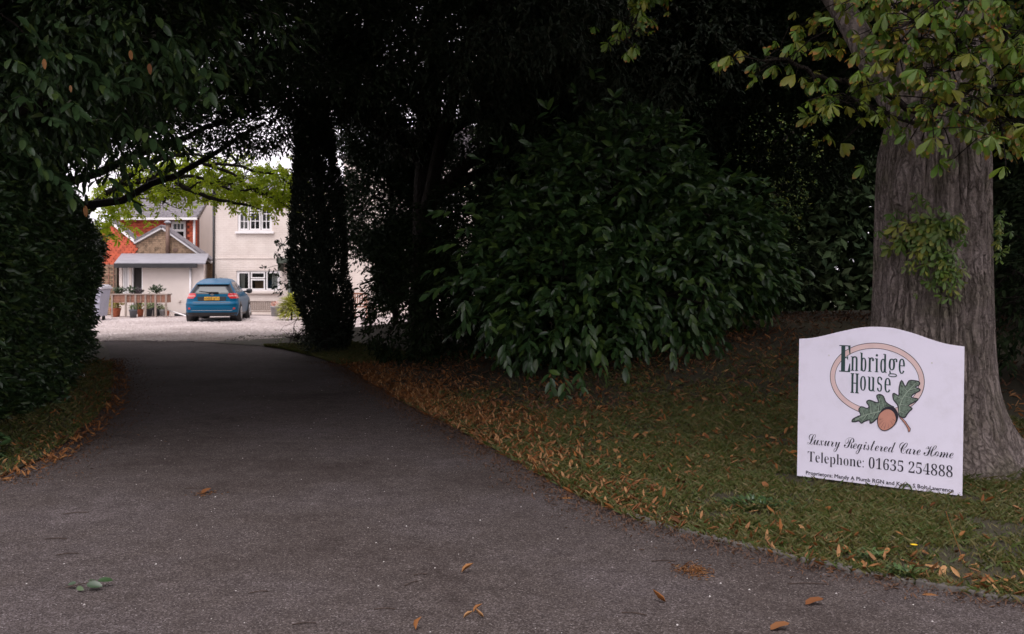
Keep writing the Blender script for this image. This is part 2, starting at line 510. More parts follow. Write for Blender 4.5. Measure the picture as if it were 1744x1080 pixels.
M['slate'] = paint('grey_slate', (0.155, 0.14, 0.15), 0.65, 0.35, 9, 0.3, 40)
M['lead'] = paint('grey_roof_sheet', (0.25, 0.245, 0.265), 0.6, 0.12, 3)
M['red_tile'] = paint('red_clay_tile', (0.52, 0.105, 0.05), 0.8, 0.25, 6, 0.3, 40)
M['red_bed'] = paint('red_tile_bed', (0.15, 0.035, 0.02), 0.9, 0.2, 5)
M['brick'] = paint('buff_brick', (0.33, 0.225, 0.145), 0.9, 0.35, 7, 0.4, 50)
M['mortar'] = paint('brown_mortar', (0.20, 0.155, 0.115), 0.95, 0.15, 10)
M['black'] = paint('black_plastic', (0.018, 0.018, 0.02), 0.45, 0.2, 6)
M['gutter'] = paint('black_gutter', (0.02, 0.02, 0.022), 0.5, 0.2, 4)
M['flue'] = paint('brown_flue', (0.16, 0.095, 0.07), 0.6, 0.2, 6)
M['terracotta'] = paint('terracotta', (0.42, 0.125, 0.06), 0.8, 0.2, 9)
M['pot_grey'] = paint('dark_grey_pot', (0.075, 0.078, 0.088), 0.6, 0.15, 8)
M['pot_pale'] = paint('pale_grey_pot', (0.34, 0.34, 0.345), 0.6, 0.12, 8)
M['trellis'] = paint('reddish_trellis_timber', (0.30, 0.155, 0.105), 0.8, 0.25, 5, stretch=(1, 1, 0.3))
M['greytimber'] = paint('silvered_timber', (0.28, 0.225, 0.19), 0.85, 0.2, 5, stretch=(0.4, 1, 1))
M['redtimber'] = paint('red_brown_timber', (0.27, 0.12, 0.07), 0.7, 0.2, 5)
M['bin'] = paint('lavender_grey_bin', (0.33, 0.335, 0.40), 0.5, 0.08, 4)
M['bin_lid'] = paint('pale_bin_lid', (0.52, 0.51, 0.54), 0.5, 0.1, 4)
M['car'] = paint('blue_car_paint', (0.0, 0.080, 0.165), 0.34, 0.03, 2, coat=0.08, spec=0.22)
M['carglass'] = paint('car_glass', (0.015, 0.017, 0.02), 0.1, 0.05, 2, spec=0.32)
M['sideglass'] = paint('car_side_glass', (0.02, 0.022, 0.025), 0.08, 0.05, 2)
M['tyre'] = paint('tyre_rubber', (0.016, 0.016, 0.016), 0.8, 0.2, 20)
M['alloy'] = paint('alloy_wheel', (0.55, 0.55, 0.57), 0.35, 0.1, 10, metal=0.7)
M['taillight'] = paint('red_lamp_lens', (0.46, 0.02, 0.022), 0.2, 0.2, 14, coat=1.0)
M['lamp_clear'] = paint('pale_lamp_lens', (0.60, 0.30, 0.28), 0.2, 0.1, 14, coat=1.0)
M['plate'] = paint('yellow_plate', (0.62, 0.33, 0.03), 0.5, 0.05, 10)
M['chrome'] = paint('chrome', (0.62, 0.64, 0.68), 0.2, 0.05, 10, metal=0.8)
M['shrubgold'] = leafmat('golden_strap_leaf', [(0.20, 0.25, 0.02), (0.38, 0.38, 0.03), (0.28, 0.31, 0.03), (0.48, 0.45, 0.07)], 0.5, 0.3)
M['potgreen'] = leafmat('pot_plant_leaf', [(0.05, 0.10, 0.03), (0.09, 0.14, 0.04), (0.03, 0.06, 0.025)], 0.5, 0.2)
M['potpale'] = leafmat('variegated_leaf', [(0.26, 0.33, 0.15), (0.40, 0.42, 0.24), (0.13, 0.22, 0.07)], 0.5, 0.25)
M['potgold'] = leafmat('golden_leaf', [(0.35, 0.30, 0.05), (0.45, 0.38, 0.08), (0.22, 0.22, 0.04)], 0.5, 0.3)
M['potpurple'] = leafmat('dusky_leaf', [(0.05, 0.035, 0.045), (0.08, 0.05, 0.06), (0.04, 0.045, 0.035)], 0.5, 0.15)
M['flower'] = leafmat('salmon_flower', [(0.60, 0.25, 0.18), (0.65, 0.38, 0.30), (0.5, 0.15, 0.10)], 0.6, 0.3)
M['stone'] = paint('pale_pebble', (0.50, 0.47, 0.45), 0.9, 0.3, 30)
M['door'] = paint('grey_green_door', (0.20, 0.24, 0.21), 0.5, 0.1, 4)
M['hood'] = paint('dark_green_paint', (0.06, 0.075, 0.055), 0.5, 0.15, 4)
M['twig'] = paint('dry_twig', (0.045, 0.028, 0.02), 0.9, 0.3, 30)

# ------------------------------------------------------------------ leaf templates: (a along, b across, c up), triangles, along value
def T_kite(w=0.5, wide=0.45, fold=0.08, bend=0.12):
    v = np.array([(0, 0, 0), (wide, w / 2, fold), (1, 0, -bend), (wide, -w / 2, fold)], float)
    return v, np.array([(0, 3, 2), (0, 2, 1)]), np.array([0, wide, 1, wide])


def T_oval(w=0.4, bend=0.16, fold=0.05, st=(0, .16, .45, .78, 1), hw=(0, .68, 1.0, .74, 0)):
    v, al = [(0, 0, 0)], [0.0]
    for s, h in list(zip(st, hw))[1:-1]:
        c = -bend * s * s
        v += [(s, w / 2 * h, c + fold * h), (s, 0, c), (s, -w / 2 * h, c + fold * h)]
        al += [s] * 3
    v.append((1, 0, -bend)); al.append(1.0)
    k = len(st) - 2
    t = [(0, 2, 1), (0, 3, 2)]
    for i in range(k - 1):
        a, b = 1 + 3 * i, 4 + 3 * i
        t += [(a, a + 1, b + 1), (a, b + 1, b), (a + 1, a + 2, b + 2), (a + 1, b + 2, b + 1)]
    a = 1 + 3 * (k - 1); e = len(v) - 1
    t += [(a, a + 1, e), (a + 1, a + 2, e)]
    return np.array(v), np.array(t), np.array(al)


def T_palm(n=7, seed=0, droop=0.5, arc=135):
    """a palmate leaf: n wedge-shaped leaflets from one point"""
    g = np.random.default_rng(seed)
    V, T, A = [], [], []
    for k, a in enumerate(np.linspace(-arc, arc, n)):
        a = R(a + g.normal(0, 6))
        L = (1.0 - 0.42 * abs(k - (n - 1) / 2) / ((n - 1) / 2)) * g.uniform(0.88, 1.08)
        v, t, al = T_oval(0.40, 0.18 * g.uniform(.5, 1.8), 0.05, (0, .3, .62, .86, 1), (0, .42, .92, .8, 0))
        dr = droop * g.uniform(0.5, 1.4)
        ca, sa = math.cos(a), math.sin(a)
        cd, sd = math.cos(dr), math.sin(dr)
        x, y, z = v[:, 0] * L, v[:, 1] * L, v[:, 2] * L
        tw = g.normal(0, 0.35)
        y, z = y * math.cos(tw) - z * math.sin(tw), y * math.sin(tw) + z * math.cos(tw)
        x2, z2 = x * cd + z * sd, -x * sd + z * cd
        T.append(t + sum(len(q) for q in V))
        V.append(np.stack([x2 * ca - y * sa + 0.12, x2 * sa + y * ca, z2], 1)); A.append(al)
    return np.vstack(V), np.vstack(T), np.concatenate(A)


def norm(a):
    return a / (np.linalg.norm(a, axis=-1, keepdims=True) + 1e-9)


def frames(d, n):
    d = norm(d)
    n = n - d * (n * d).sum(-1, keepdims=True)
    n = norm(n)
    return d, np.cross(n, d), n


def leaves(name, tmpl, pos, d, n, size, mat, parent=None, smooth=False, seed=1):
    """many leaves in ONE mesh"""
    tv, tt, ta = tmpl
    X, Y, Z = frames(d, n)
    size = np.broadcast_to(np.asarray(size, float), (len(pos),))
    V = (pos[:, None] + size[:, None, None] * (tv[None, :, 0, None] * X[:, None] + tv[None, :, 1, None] * Y[:, None] + tv[None, :, 2, None] * Z[:, None])).reshape(-1, 3)
    T = (tt[None] + (np.arange(len(pos)) * len(tv))[:, None, None]).reshape(-1, 3)
    g = np.random.default_rng(seed)
    rn = np.repeat(g.random(len(pos)), len(tv))
    o = obj_np(name, V, T, mat, parent, {'rnd': rn, 'along': np.tile(ta, len(pos))}, smooth)
    o['kind'] = 'stuff'
    return o


def leaf_objects(name, meshes, pos, d, n, size, parent):
    """single leaves as parts, sharing a few meshes"""
    X, Y, Z = frames(d, n)
    inv = WORLD[parent.name].inverted()
    for i in range(len(pos)):
        o = bpy.data.objects.new(name, meshes[i % len(meshes)])
        s = float(size[i])
        m = Matrix(((X[i][0] * s, Y[i][0] * s, Z[i][0] * s, pos[i][0]), (X[i][1] * s, Y[i][1] * s, Z[i][1] * s, pos[i][1]),
                    (X[i][2] * s, Y[i][2] * s, Z[i][2] * s, pos[i][2]), (0, 0, 0, 1)))
        COL.objects.link(o)
        o.parent = parent
        o.matrix_parent_inverse = inv
        o.matrix_basis = m


def leaf_mesh(name, tmpl, mat, k):
    return mesh_np(name, tmpl[0], tmpl[1], mat, {'rnd': np.full(len(tmpl[0]), (k * 0.37) % 1), 'along': tmpl[2]}, True)


def spray(P, D, n, tl, g, spread=0.9, droop=0.25, upn=1.0, jit=0.45, sub=None):
    """n leaves set alternately along a twig from each P in direction D; returns pos, dir, normal"""
    m = len(P)
    D = norm(D)
    tl = np.broadcast_to(np.asarray(tl, float), (m,))
    t = (np.arange(n) + 0.6) / n
    up = np.array([0, 0, 1.0])
    S = np.cross(D, up + g.normal(0, 0.2, (m, 3))); S = norm(S)
    base = P[:, None] + D[:, None] * (tl[:, None] * t)[..., None]
    base[..., 2] -= droop * tl[:, None] * t * t
    sg = np.where(np.arange(n) % 2, 1.0, -1.0)
    d = D[:, None] * (0.55 + 0.5 * t[None, :, None]) + S[:, None] * (sg[None, :, None] * spread * (1.1 - 0.6 * t[None, :, None]))
    d = d + g.normal(0, jit * 0.6, d.shape)
    d[..., 2] -= droop * 1.2
    nn = np.broadcast_to(up * upn + D[:, None] * -0.15, d.shape) + g.normal(0, jit, d.shape)
    return base.reshape(-1, 3), d.reshape(-1, 3), nn.reshape(-1, 3)


def blob_points(blobs, n, g, shell=0.5, gap=None, gs=0.8):
    """points in ellipsoid blobs [(centre, radii)], towards the shell; gap = share of volume left empty in clumps"""
    w = np.array([np.prod(r_) ** (2 / 3) for _, r_ in blobs]); w = w / w.sum()
    C = np.array([c for c, _ in blobs], float); Rr = np.array([r_ for _, r_ in blobs], float)
    out_p, out_d = [], []
    need = n
    while need > 0:
        k = g.choice(len(blobs), need * 2, p=w)
        u = norm(g.normal(0, 1, (need * 2, 3)))
        r_ = g.random(need * 2) ** (1 / 3)
        r_ = r_ * (1 - shell) + shell * (0.72 + 0.28 * g.random(need * 2))
        lump = 0.82 + 0.36 * vnoise(u[:, 0] * 2.2 + k * 5.1, u[:, 1] * 2.2 + 9, u[:, 2] * 2.2)
        p = C[k] + u * Rr[k] * (r_ * lump)[:, None]
        if gap:
            keep = vnoise(p[:, 0] / gs + 3, p[:, 1] / gs + 7, p[:, 2] / gs) > gap
            p, u = p[keep], u[keep]
        out_p.append(p[:need]); out_d.append(u[:need])
        need -= len(p[:need])
    return np.vstack(out_p), np.vstack(out_d)

# ------------------------------------------------------------------ the lie of the land
RE = np.array([(3.72, 16.0), (3.85, 11.0), (4.05, 6.0), (4.4, 3.65), (4.83, 2.48), (5.46, 1.70), (6.07, 1.17), (6.43, 0.865), (7.1, 0.536), (8.29, 0.137),
               (9.97, -0.42), (12.2, -1.24), (14.6, -2.02), (16.95, -2.75), (19.5, -3.9), (21.5, -5.0), (22.4, -5.75), (23.2, -7.0)])   # (Y, X) right edge of the drive
LE = np.array([(5.0, -10.0), (5.5, -6.6), (6.5, -4.75), (7.75, -4.02), (8.64, -4.06), (10.35, -4.43), (12.2, -4.97), (14.9, -5.97), (17.5, -7.05), (20.5, -8.3), (23.4, -9.6)])


def xr(Y): return np.interp(Y, RE[:, 0], RE[:, 1])
def xl(Y): return np.interp(Y, LE[:, 0], LE[:, 1])


def zr(X, Y):
    X, Y = np.asarray(X, float), np.asarray(Y, float)
    d = X - xr(Y)
    z = 0.012 + 0.020 * sstep(d / 0.4)
    z = z + 0.80 * sstep((Y - 8.2) / 8.5) * sstep((d - 0.3) / 4.5)
    z = z * sstep((26.0 - Y) / 5.0) + 0.02 * (1 - sstep((26.0 - Y) / 5.0))
    return z + 0.03 * (vnoise(X * 1.7, Y * 1.7, 0 * X) - 0.5) * sstep(d / 0.5)


def zl(X, Y):
    d = xl(Y) - np.asarray(X, float)
    return 0.02 + 0.05 * sstep(d / 0.5) + 0.03 * (vnoise(np.asarray(X) * 1.7, np.asarray(Y) * 1.7, 4.0) - 0.5) * sstep(d / 0.4)


def sheet(name, xs0, xs1, ys, zf, mat, nx=60, power=1.8, kind='structure'):
    u = np.linspace(0, 1, nx) ** power
    X = xs0[:, None] + (xs1 - xs0)[:, None] * u[None]
    Y = np.repeat(ys[:, None], nx, 1)
    Z = zf(X, Y)
    V = np.stack([X, Y, Z], -1).reshape(-1, 3)
    i = np.arange(len(ys) - 1)[:, None] * nx + np.arange(nx - 1)[None]
    Q = np.stack([i, i + 1, i + nx + 1, i + nx], -1).reshape(-1, 4)
    if xs1[0] < xs0[0]: Q = Q[:, ::-1]
    return tag(obj_np(name, V, Q, mat, smooth=True), kind=kind)


flat = lambda z: (lambda X, Y: np.full_like(X, z))
g_ = np.array([-600.0, 600.0])
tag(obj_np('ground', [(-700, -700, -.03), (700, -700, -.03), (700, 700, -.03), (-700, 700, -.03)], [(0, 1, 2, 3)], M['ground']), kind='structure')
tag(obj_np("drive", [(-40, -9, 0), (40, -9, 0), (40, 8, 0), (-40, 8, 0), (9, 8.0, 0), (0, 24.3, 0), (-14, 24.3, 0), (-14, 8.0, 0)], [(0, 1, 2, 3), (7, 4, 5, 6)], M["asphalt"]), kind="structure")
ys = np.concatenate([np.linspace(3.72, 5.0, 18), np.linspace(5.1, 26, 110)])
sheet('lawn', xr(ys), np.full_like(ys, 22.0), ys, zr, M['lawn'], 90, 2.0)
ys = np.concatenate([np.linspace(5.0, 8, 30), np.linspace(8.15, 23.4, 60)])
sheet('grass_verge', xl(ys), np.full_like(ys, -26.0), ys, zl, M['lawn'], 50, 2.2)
# gravel court, its near edge ragged over the end of the asphalt
n = 80
gx = np.linspace(-22, 9, n)
gy0 = 24.0 + 0.5 * (vnoise(gx * 1.1, 0 * gx, 0 * gx) - 0.5) + 0.2 * (vnoise(gx * 5, 0 * gx, 3.0) - 0.5)
V = np.vstack([np.stack([gx, gy0, np.full(n, .006)], 1), np.stack([gx, np.full(n, 46.0), np.full(n, .006)], 1)])
i = np.arange(n - 1)
tag(obj_np('gravel_court', V, np.stack([i, i + 1, i + n + 1, i + n], 1), M['gravel']), kind='structure')

# concrete edging strip where the verge has worn back
ks = np.linspace(3.9, 6.6, 40)
kp = np.stack([xr(ks), ks], 1)
tn = norm(np.gradient(kp, axis=0)); nn_ = np.stack([tn[:, 1], -tn[:, 0]], 1)
mb = MB()
for k in range(0, len(kp) - 3, 3):
    a, b = kp[k] - nn_[k] * .0, kp[k + 3]
    jz = 0.022 + 0.010 * rng.random()
    q = [(a - nn_[k] * .035), (b - nn_[k + 3] * .035 - (b - a) * .02), (b + nn_[k + 3] * .025 - (b - a) * .02), (a + nn_[k] * .025)]
    mb.add([(*p, -.01) for p in q] + [(*p, jz) for p in q], [(3, 2, 1, 0), (4, 5, 6, 7), (0, 1, 5, 4), (1, 2, 6, 5), (2, 3, 7, 6), (3, 0, 4, 7)])
tag(mb.build('kerb_edging', M['kerb'], bevel=.006), kind='structure')


# ------------------------------------------------------------------ grass, litter, stones
def blades(name, X, Y, Z, h, w, mat, seed):
    g = np.random.default_rng(seed)
    n = len(X)
    P = np.stack([X, Y, Z - .005], 1)
    a = g.uniform(0, 2 * np.pi, n)
    s = np.stack([np.cos(a), np.sin(a), 0 * a], 1) * (w / 2)[:, None]
    lean = g.normal(0, .75, (n, 2)) * h[:, None]
    tip = P + np.stack([lean[:, 0], lean[:, 1], h], 1)
    midp = P + np.stack([lean[:, 0] * .3, lean[:, 1] * .3, h * .6], 1)
    V = np.stack([P - s, P + s, midp + s * .7, tip], 1).reshape(-1, 3)
    T = (np.array([(0, 1, 2), (0, 2, 3)])[None] + (np.arange(n) * 4)[:, None, None]).reshape(-1, 3)
    o = obj_np(name, V, T, mat, None, {'rnd': np.repeat(g.random(n), 4), 'along': np.tile([0, 0, .6, 1], n)})
    return tag(o, kind='stuff')


def scatter_right(n, y0, y1, dmax, g, pw=1.0):
    Y = y0 + (y1 - y0) * g.random(n) ** pw
    X = xr(Y) - .05 + dmax * g.random(n)
    return X, Y


g = np.random.default_rng(21)
X, Y = scatter_right(330000, 4.0, 14.0, 5.6, g, 1.4)
keep = (g.random(len(X)) < np.clip((vnoise(X * 1.3, Y * 1.3, 2.0) * .6 + vnoise(X * 6, Y * 6, 5.0) * .4 - .18 - .22 * sstep((Y - 8) / 5)) * 5, .12, 1) * (1 - sstep((Y - 10) / 4))) & (np.abs(X / Y) < .62)
nearb = (np.abs((Y - 7.28) + (X - 2.66) * .665) < .16) & (X > 2.05) & (X < 3.25)
keep &= ~(nearb & (g.random(len(X)) < .94))
X, Y = X[keep], Y[keep]
h = (0.018 + 0.035 * g.random(len(X))) * (0.7 + 0.6 * vnoise(X * 2, Y * 2, 8.0))
tag(blades('lawn_grass', X, Y, zr(X, Y), h, 0.0045 + .004 * g.random(len(X)), M['grass'], 5), 'short patchy grass of the verge round the sign', 'grass')
Y = 6 + 12 * g.random(26000) ** 1.2
X = xl(Y) - 1.5 * g.random(len(Y))
h = 0.02 + .04 * g.random(len(X))
tag(blades('verge_grass', X, Y, zl(X, Y), h, .005 + .004 * g.random(len(X)), M['grass'], 6), 'thin grass strip at the foot of the left hedge', 'grass')
Y = 17.5 + 4.6 * g.random(24000)
X = xr(Y) + 1.4 * g.random(len(Y)) ** 1.4
tag(blades('far_verge_grass', X, Y, zr(X, Y), .03 + .05 * g.random(len(X)), .008 + .006 * g.random(len(X)), M['grass'], 9), 'grass edge below the column shaped conifer', 'grass')

LITTER_T = T_oval(0.27, -0.38, 0.13, (0, .25, .5, .8, 1), (0, .8, 1, .6, 0))


LITTER_B = T_oval(0.52, -0.22, 0.16, (0, .2, .5, .8, 1), (0, .7, 1, .75, 0))


def litter(name, X, Y, Z, size, mat, seed, flatness=.6, tm=None):
    g = np.random.default_rng(seed)
    n = len(X)
    a = g.uniform(0, 2 * np.pi, n)
    d = np.stack([np.cos(a), np.sin(a), g.normal(.12, .34, n)], 1)
    nn = np.stack([g.normal(0, flatness, n), g.normal(0, flatness, n), np.ones(n)], 1)
    return tag(leaves(name, tm or LITTER_T, np.stack([X, Y, Z + .012], 1), d, nn, size, mat, None, True, seed), kind='stuff')


g = np.random.default_rng(33)
# thick drift along the drive's right edge, thinner over the lawn
Y = 4.6 + 13.5 * g.random(15000) ** .9
dd = np.abs(g.normal(0, .34, len(Y))) * (1 + .5 * sstep((Y - 7) / 5)) - .06
X = xr(Y) + dd
dens = np.interp(Y, [4.5, 6, 7, 9, 14, 18], [.14, .14, .24, .42, .42, .3]) * (.35 + 1.2 * vnoise(X * 1.4, Y * 1.4, 6.0))
k = g.random(len(Y)) < dens
X, Y = X[k], Y[k]
tag(litter('leaf_drift', X, Y, np.where(X > xr(Y), zr(X, Y), .004), .035 + .055 * g.random(len(X)), M['litter'], 3), 'drift of tan fallen leaves along the right edge of the drive', 'leaf litter')
X, Y = scatter_right(17000, 5.0, 17.0, 6.5, g, 1.0)
k = (g.random(len(X)) < np.interp(Y, [5, 7, 8.5, 11, 17], [.06, .12, .40, .5, .35]) * (.2 + 1.5 * vnoise(X * .9, Y * .9, 9.0) ** 1.3))
X, Y = X[k], Y[k]
tag(litter('lawn_litter', X, Y, zr(X, Y), .035 + .055 * g.random(len(X)), M['litter'], 4), 'brown leaves strewn over the shaded bank', 'leaf litter')
X, Y = scatter_right(2600, 4.8, 15.0, 5.5, g, 1.0)
k = g.random(len(X)) < np.interp(Y, [4.8, 7, 8.5, 11, 15], [.10, .16, .45, .5, .4]) * (.2 + 1.4 * vnoise(X * .9, Y * .9, 19.0))
X, Y = X[k], Y[k]
tag(litter('broad_litter', X, Y, zr(X, Y), .035 + .05 * g.random(len(X)), M['litter'], 24, .6, LITTER_B), 'broad curled brown leaves lying on the verge and bank', 'leaf litter')
X = g.uniform(-1.5, 9, 6000); Y = g.uniform(11, 20, 6000)
k = X > xr(Y) + .8
tag(litter('woodland_litter', X[k], Y[k], zr(X[k], Y[k]), .05 + .06 * g.random(k.sum()), M['litter_dark'], 14), 'old dark leaves under the laurel and trees', 'leaf litter')
Y = 6.2 + 12 * g.random(1900) ** 1.25
dd = np.abs(g.normal(0, .34, len(Y))) - .22
X = xl(Y) - dd
k = g.random(len(Y)) < .25 + .75 * vnoise(X * 1.5, Y * 1.5, 2.0)
X, Y = X[k], Y[k]
tag(litter('hedge_litter', X, Y, np.where(X < xl(Y), zl(X, Y), .004), .035 + .05 * g.random(len(X)), M['litter'], 8), 'fallen leaves along the foot of the left hedge', 'leaf litter')
# dark crumbs of leaf mould along both edges of the asphalt
Y = np.concatenate([4.2 + 14 * g.random(9000) ** 1.1, 6 + 13 * g.random(5000) ** 1.1])
side = np.arange(len(Y)) < 9000
off = np.abs(g.normal(0, .20, len(Y)))
X = np.where(side, xr(Y) - off, xl(Y) + off * 1.3)
tag(litter('leaf_mould', X, Y, np.full(len(X), -.004), .012 + .028 * g.random(len(X)) ** 2, M['litter_dark'], 11, .2), 'dark leaf mould along the edges of the asphalt', 'leaf litter')
# pale grit on the asphalt and stones of the gravel court
tet = np.array([(-1, -.6, 0), (1, -.7, 0), (.1, 1, 0), (.3, -.1, .9), (-.5, .2, .7)]), np.array([(0, 1, 3), (1, 2, 3), (0, 3, 4), (2, 0, 4), (3, 2, 4)]), np.zeros(5)


def stones(name, X, Y, z, s, mat, seed):
    g = np.random.default_rng(seed)
    a = g.uniform(0, 6.28, len(X))
    return leaves(name, tet, np.stack([X, Y, np.full(len(X), z)], 1), np.stack([np.cos(a), np.sin(a), 0 * a], 1), np.stack([0 * a, 0 * a, 1 + 0 * a], 1), s, mat, None, False, seed)


Y = 4.2 + 12 * g.random(380) ** 1.5
X = xl(np.maximum(Y, 7)) + .3 + (xr(Y) - xl(np.maximum(Y, 7)) - .5) * g.random(380)
tag(stones('loose_grit', X, Y, .001, .0025 + .0045 * g.random(380) ** 3, M['stone'], 3), 'pale grit scattered on the asphalt', 'grit')
Y = 23.6 + 12.5 * g.random(26000) ** 1.6
X = g.uniform(-15.5, 5.5, len(Y))
k = Y > np.interp(X, gx, gy0) - .3 * g.random(len(X))
tag(stones('gravel_stones', X[k], Y[k], .007, .018 + .028 * g.random(k.sum()), M['gravel'], 4), 'loose stones of the gravel court', 'gravel')

# single leaves and twigs lying on the asphalt, each a thing
LEAFM = []
for q, tq in zip((.05, .25, .4, .12), (T_oval(.34, -.6, .30, (0, .2, .5, .8, 1), (0, .9, 1, .5, 0)), LITTER_T, T_oval(.5, -.2, .06, (0, .15, .5, .85, 1), (0, .8, 1, .8, 0)), T_oval(.42, .22, -.16, (0, .3, .6, .85, 1), (0, .6, 1, .8, 0)))):
    tv = tq[0].copy(); tv[:, 1] += .16 * np.sin(tv[:, 0] * 4.0)
    LEAFM.append(mesh_np('fallen_leaf', tv, tq[1], M['litter'], {'rnd': np.full(len(tv), q), 'along': tq[2]}, True))


def lone_leaf(px, py, size, ang, label, group=None, me=0, name='fallen_leaf', lift=.006, tilt=.15):
    Yd = EYE * F_PX / (py - CY)
    x = (px - CX) / F_PX * Yd
    z = max(lift, float(zr(x, Yd)) + .015) if x > xr(Yd) else lift
    o = bpy.data.objects.new(name, LEAFM[me])
    o.location = (x, Yd, z); o.rotation_euler = (tilt, -tilt, ang); o.scale = (size,) * 3
    COL.objects.link(o)
    return tag(o, label, 'leaf', group)


for px, py, s, a, m_, lb in ((786, 977, .07, .3, 0, 'lone orange leaf on the asphalt left of the drive centre'), (1134, 1027, .075, 2.9, 0, 'small orange leaf on the asphalt near the bottom edge, below the sign'),
                             (1372, 1032, .09, .2, 2, 'reddish brown leaf on the asphalt straight below the left edge of the sign'), (1570, 1015, .09, .1, 3, 'curled orange brown leaf lying just off the kerb edging, lower right'),
                             (955, 850, .11, .1, 3, 'dry brown leaf on the asphalt beside the curve of the right verge'), (345, 842, .08, 1.2, 2, 'faded brown leaf flat on the far left asphalt'),
                             (1312, 1075, .09, .2, 2, 'brown leaf cut off by the bottom of the picture'), (40, 797, .12, .5, 3, 'small orange brown leaf at the left edge of the drive'),
                             (708, 1075, .06, 1.4, 0, 'dark orange leaf at the very bottom of the drive'), (97, 786, .10, .3, 1, 'long tan leaf on the asphalt by the left verge')):
    lone_leaf(px, py, s, a, lb, None, m_)
for k, (px, py, a) in enumerate(((789, 1055, .1), (806, 1045, .6), (824, 1053, 2.9))):
    lone_leaf(px, py, .05, a, 'one of three orange leaves lying together at the bottom of the drive', 'trio of orange leaves on the asphalt', 0)
g = np.random.default_rng(41)
for px, py in ((1310, 880), (1320, 888), (1330, 884), (1338, 889), (1490, 945), (1500, 950), (1508, 942), (1516, 950), (1350, 907), (1375, 926), (1576, 952), (1584, 958), (1644, 864), (1650, 868), (1656, 872),
               (1540, 980), (1548, 988), (1535, 992), (1480, 975), (1495, 978), (1465, 962), (1560, 978), (1580, 985), (1600, 975), (1625, 955), (1640, 965), (1660, 985), (1668, 980), (1690, 990),
               (1700, 1000), (1715, 1005), (1730, 1012), (1736, 1022), (1720, 1020), (1675, 998), (1650, 975), (1610, 990), (1570, 990), (1700, 972), (1730, 985), (1420, 975), (1435, 962), (1450, 955)):
    lone_leaf(px, py, g.uniform(.045, .085), g.uniform(0, 6.3), 'curled tan leaf caught in the grass below the sign, by the kerb edging', 'curled tan leaves in the grass below the sign', int(g.integers(0, 4)), tilt=g.normal(0, .35))
for px, py, L, a in ((130, 875, .16, .35), (95, 919, .13, .05), (115, 945, .12, .3), (325, 833, .09, .2), (440, 1010, .10, .35), (518, 1064, .11, .2), (700, 995, .10, .9), (716, 980, .07, .3), (655, 1039, .10, .05),
                     (1130, 957, .13, 0.0), (1080, 1047, .12, -.3), (1375, 996, .2, -.05)):
    Yd = EYE * F_PX / (py - CY); x = (px - CX) / F_PX * Yd
    mb = MB(); mb.tube(smooth_path([(x - L / 2 * math.cos(a), Yd - L / 2 * math.sin(a), .004), (x, Yd + .008, .007), (x + L / 2 * math.cos(a), Yd + L / 2 * math.sin(a), .004)], 4), .0025, 5)
    tag(mb.build('fallen_twig', M['twig']), 'thin dark twig lying on the bare asphalt', 'twig', 'thin twigs on the asphalt')
# sprig of green leaves dropped on the drive, clump of brown needles
t = thing('leaf_sprig', 'dark green sprig of crumpled leaves lying alone on the lower left asphalt', 'sprig', (-2.17, 5.07, 0))
vm = leaf_mesh('leaf', T_oval(.5, .2, .06), M['hedge'], 3)
leaf_objects('leaf', [vm], np.array([(-2.22, 5.07, .03), (-2.16, 5.05, .03), (-2.12, 5.09, .035), (-2.17, 5.10, .03), (-2.2, 5.03, .02)]),
             np.array([(-1, .1, -.1), (1, -.2, .05), (1, .3, .1), (.5, .9, 0), (.8, -.5, 0)], float), np.array([(0, -.6, 1), (0, -.8, 1), (0, -.5, 1), (.2, .2, 1), (0, -.9, .8)], float), np.array([.05, .085, .075, .05, .05]), t)
q = MB(); q.tube([(-2.27, 5.06, .01), (-2.17, 5.07, .03), (-2.1, 5.08, .02)], .003, 5); q.build('stem', M['twig'], t)
for (px, py, nn, lb) in ((1180, 973, 260, 'round scatter of orange brown needles on the asphalt'), (352, 841, 60, 'faint patch of brown needles on the left asphalt')):
    Yd = EYE * F_PX / (py - CY); x0 = (px - CX) / F_PX * Yd
    a = g.uniform(0, 6.28, nn)
    o = leaves('needle_patch', T_kite(.14), np.stack([x0 + g.normal(0, .045, nn), Yd + g.normal(0, .06, nn), .004 + .008 * g.random(nn)], 1), np.stack([np.cos(a), np.sin(a), 0 * a], 1),
               np.stack([g.normal(0, .3, nn), g.normal(0, .3, nn), 1 + 0 * a], 1), .03, M['litter'], None, False, 9)
    tag(o, lb, 'needles')
for px, py, nn_t, lb in ((1290, 872, 260, 'dark green weed patch in the grass left of the sign'), (1545, 985, 90, 'small green weed tuft at the kerb edging below the sign'), (1480, 960, 60, 'low weed tuft behind the kerb edging')):
    Yd = EYE * F_PX / (py - CY); x0 = (px - CX) / F_PX * Yd
    a = g.uniform(0, 6.28, nn_t); r_ = (.16 if nn_t > 200 else .06) * g.random(nn_t) ** .6
    px_, py_ = x0 + r_ * np.cos(a) * 1.4, Yd + r_ * np.sin(a)
    o = leaves('weed_patch', T_oval(.3, .3, .06), np.stack([px_, py_, zr(px_, py_) + .01], 1), np.stack([np.cos(a + g.normal(0, .6, nn_t)), np.sin(a + g.normal(0, .6, nn_t)), .5 + .6 * g.random(nn_t)], 1), np.stack([0 * a, 0 * a, 1 + 0 * a], 1), .05 * g.uniform(.5, 1.3, nn_t), M['hedge'] if nn_t > 200 else M['potgreen'], None, True, 9)
    tag(o, lb, 'weeds')
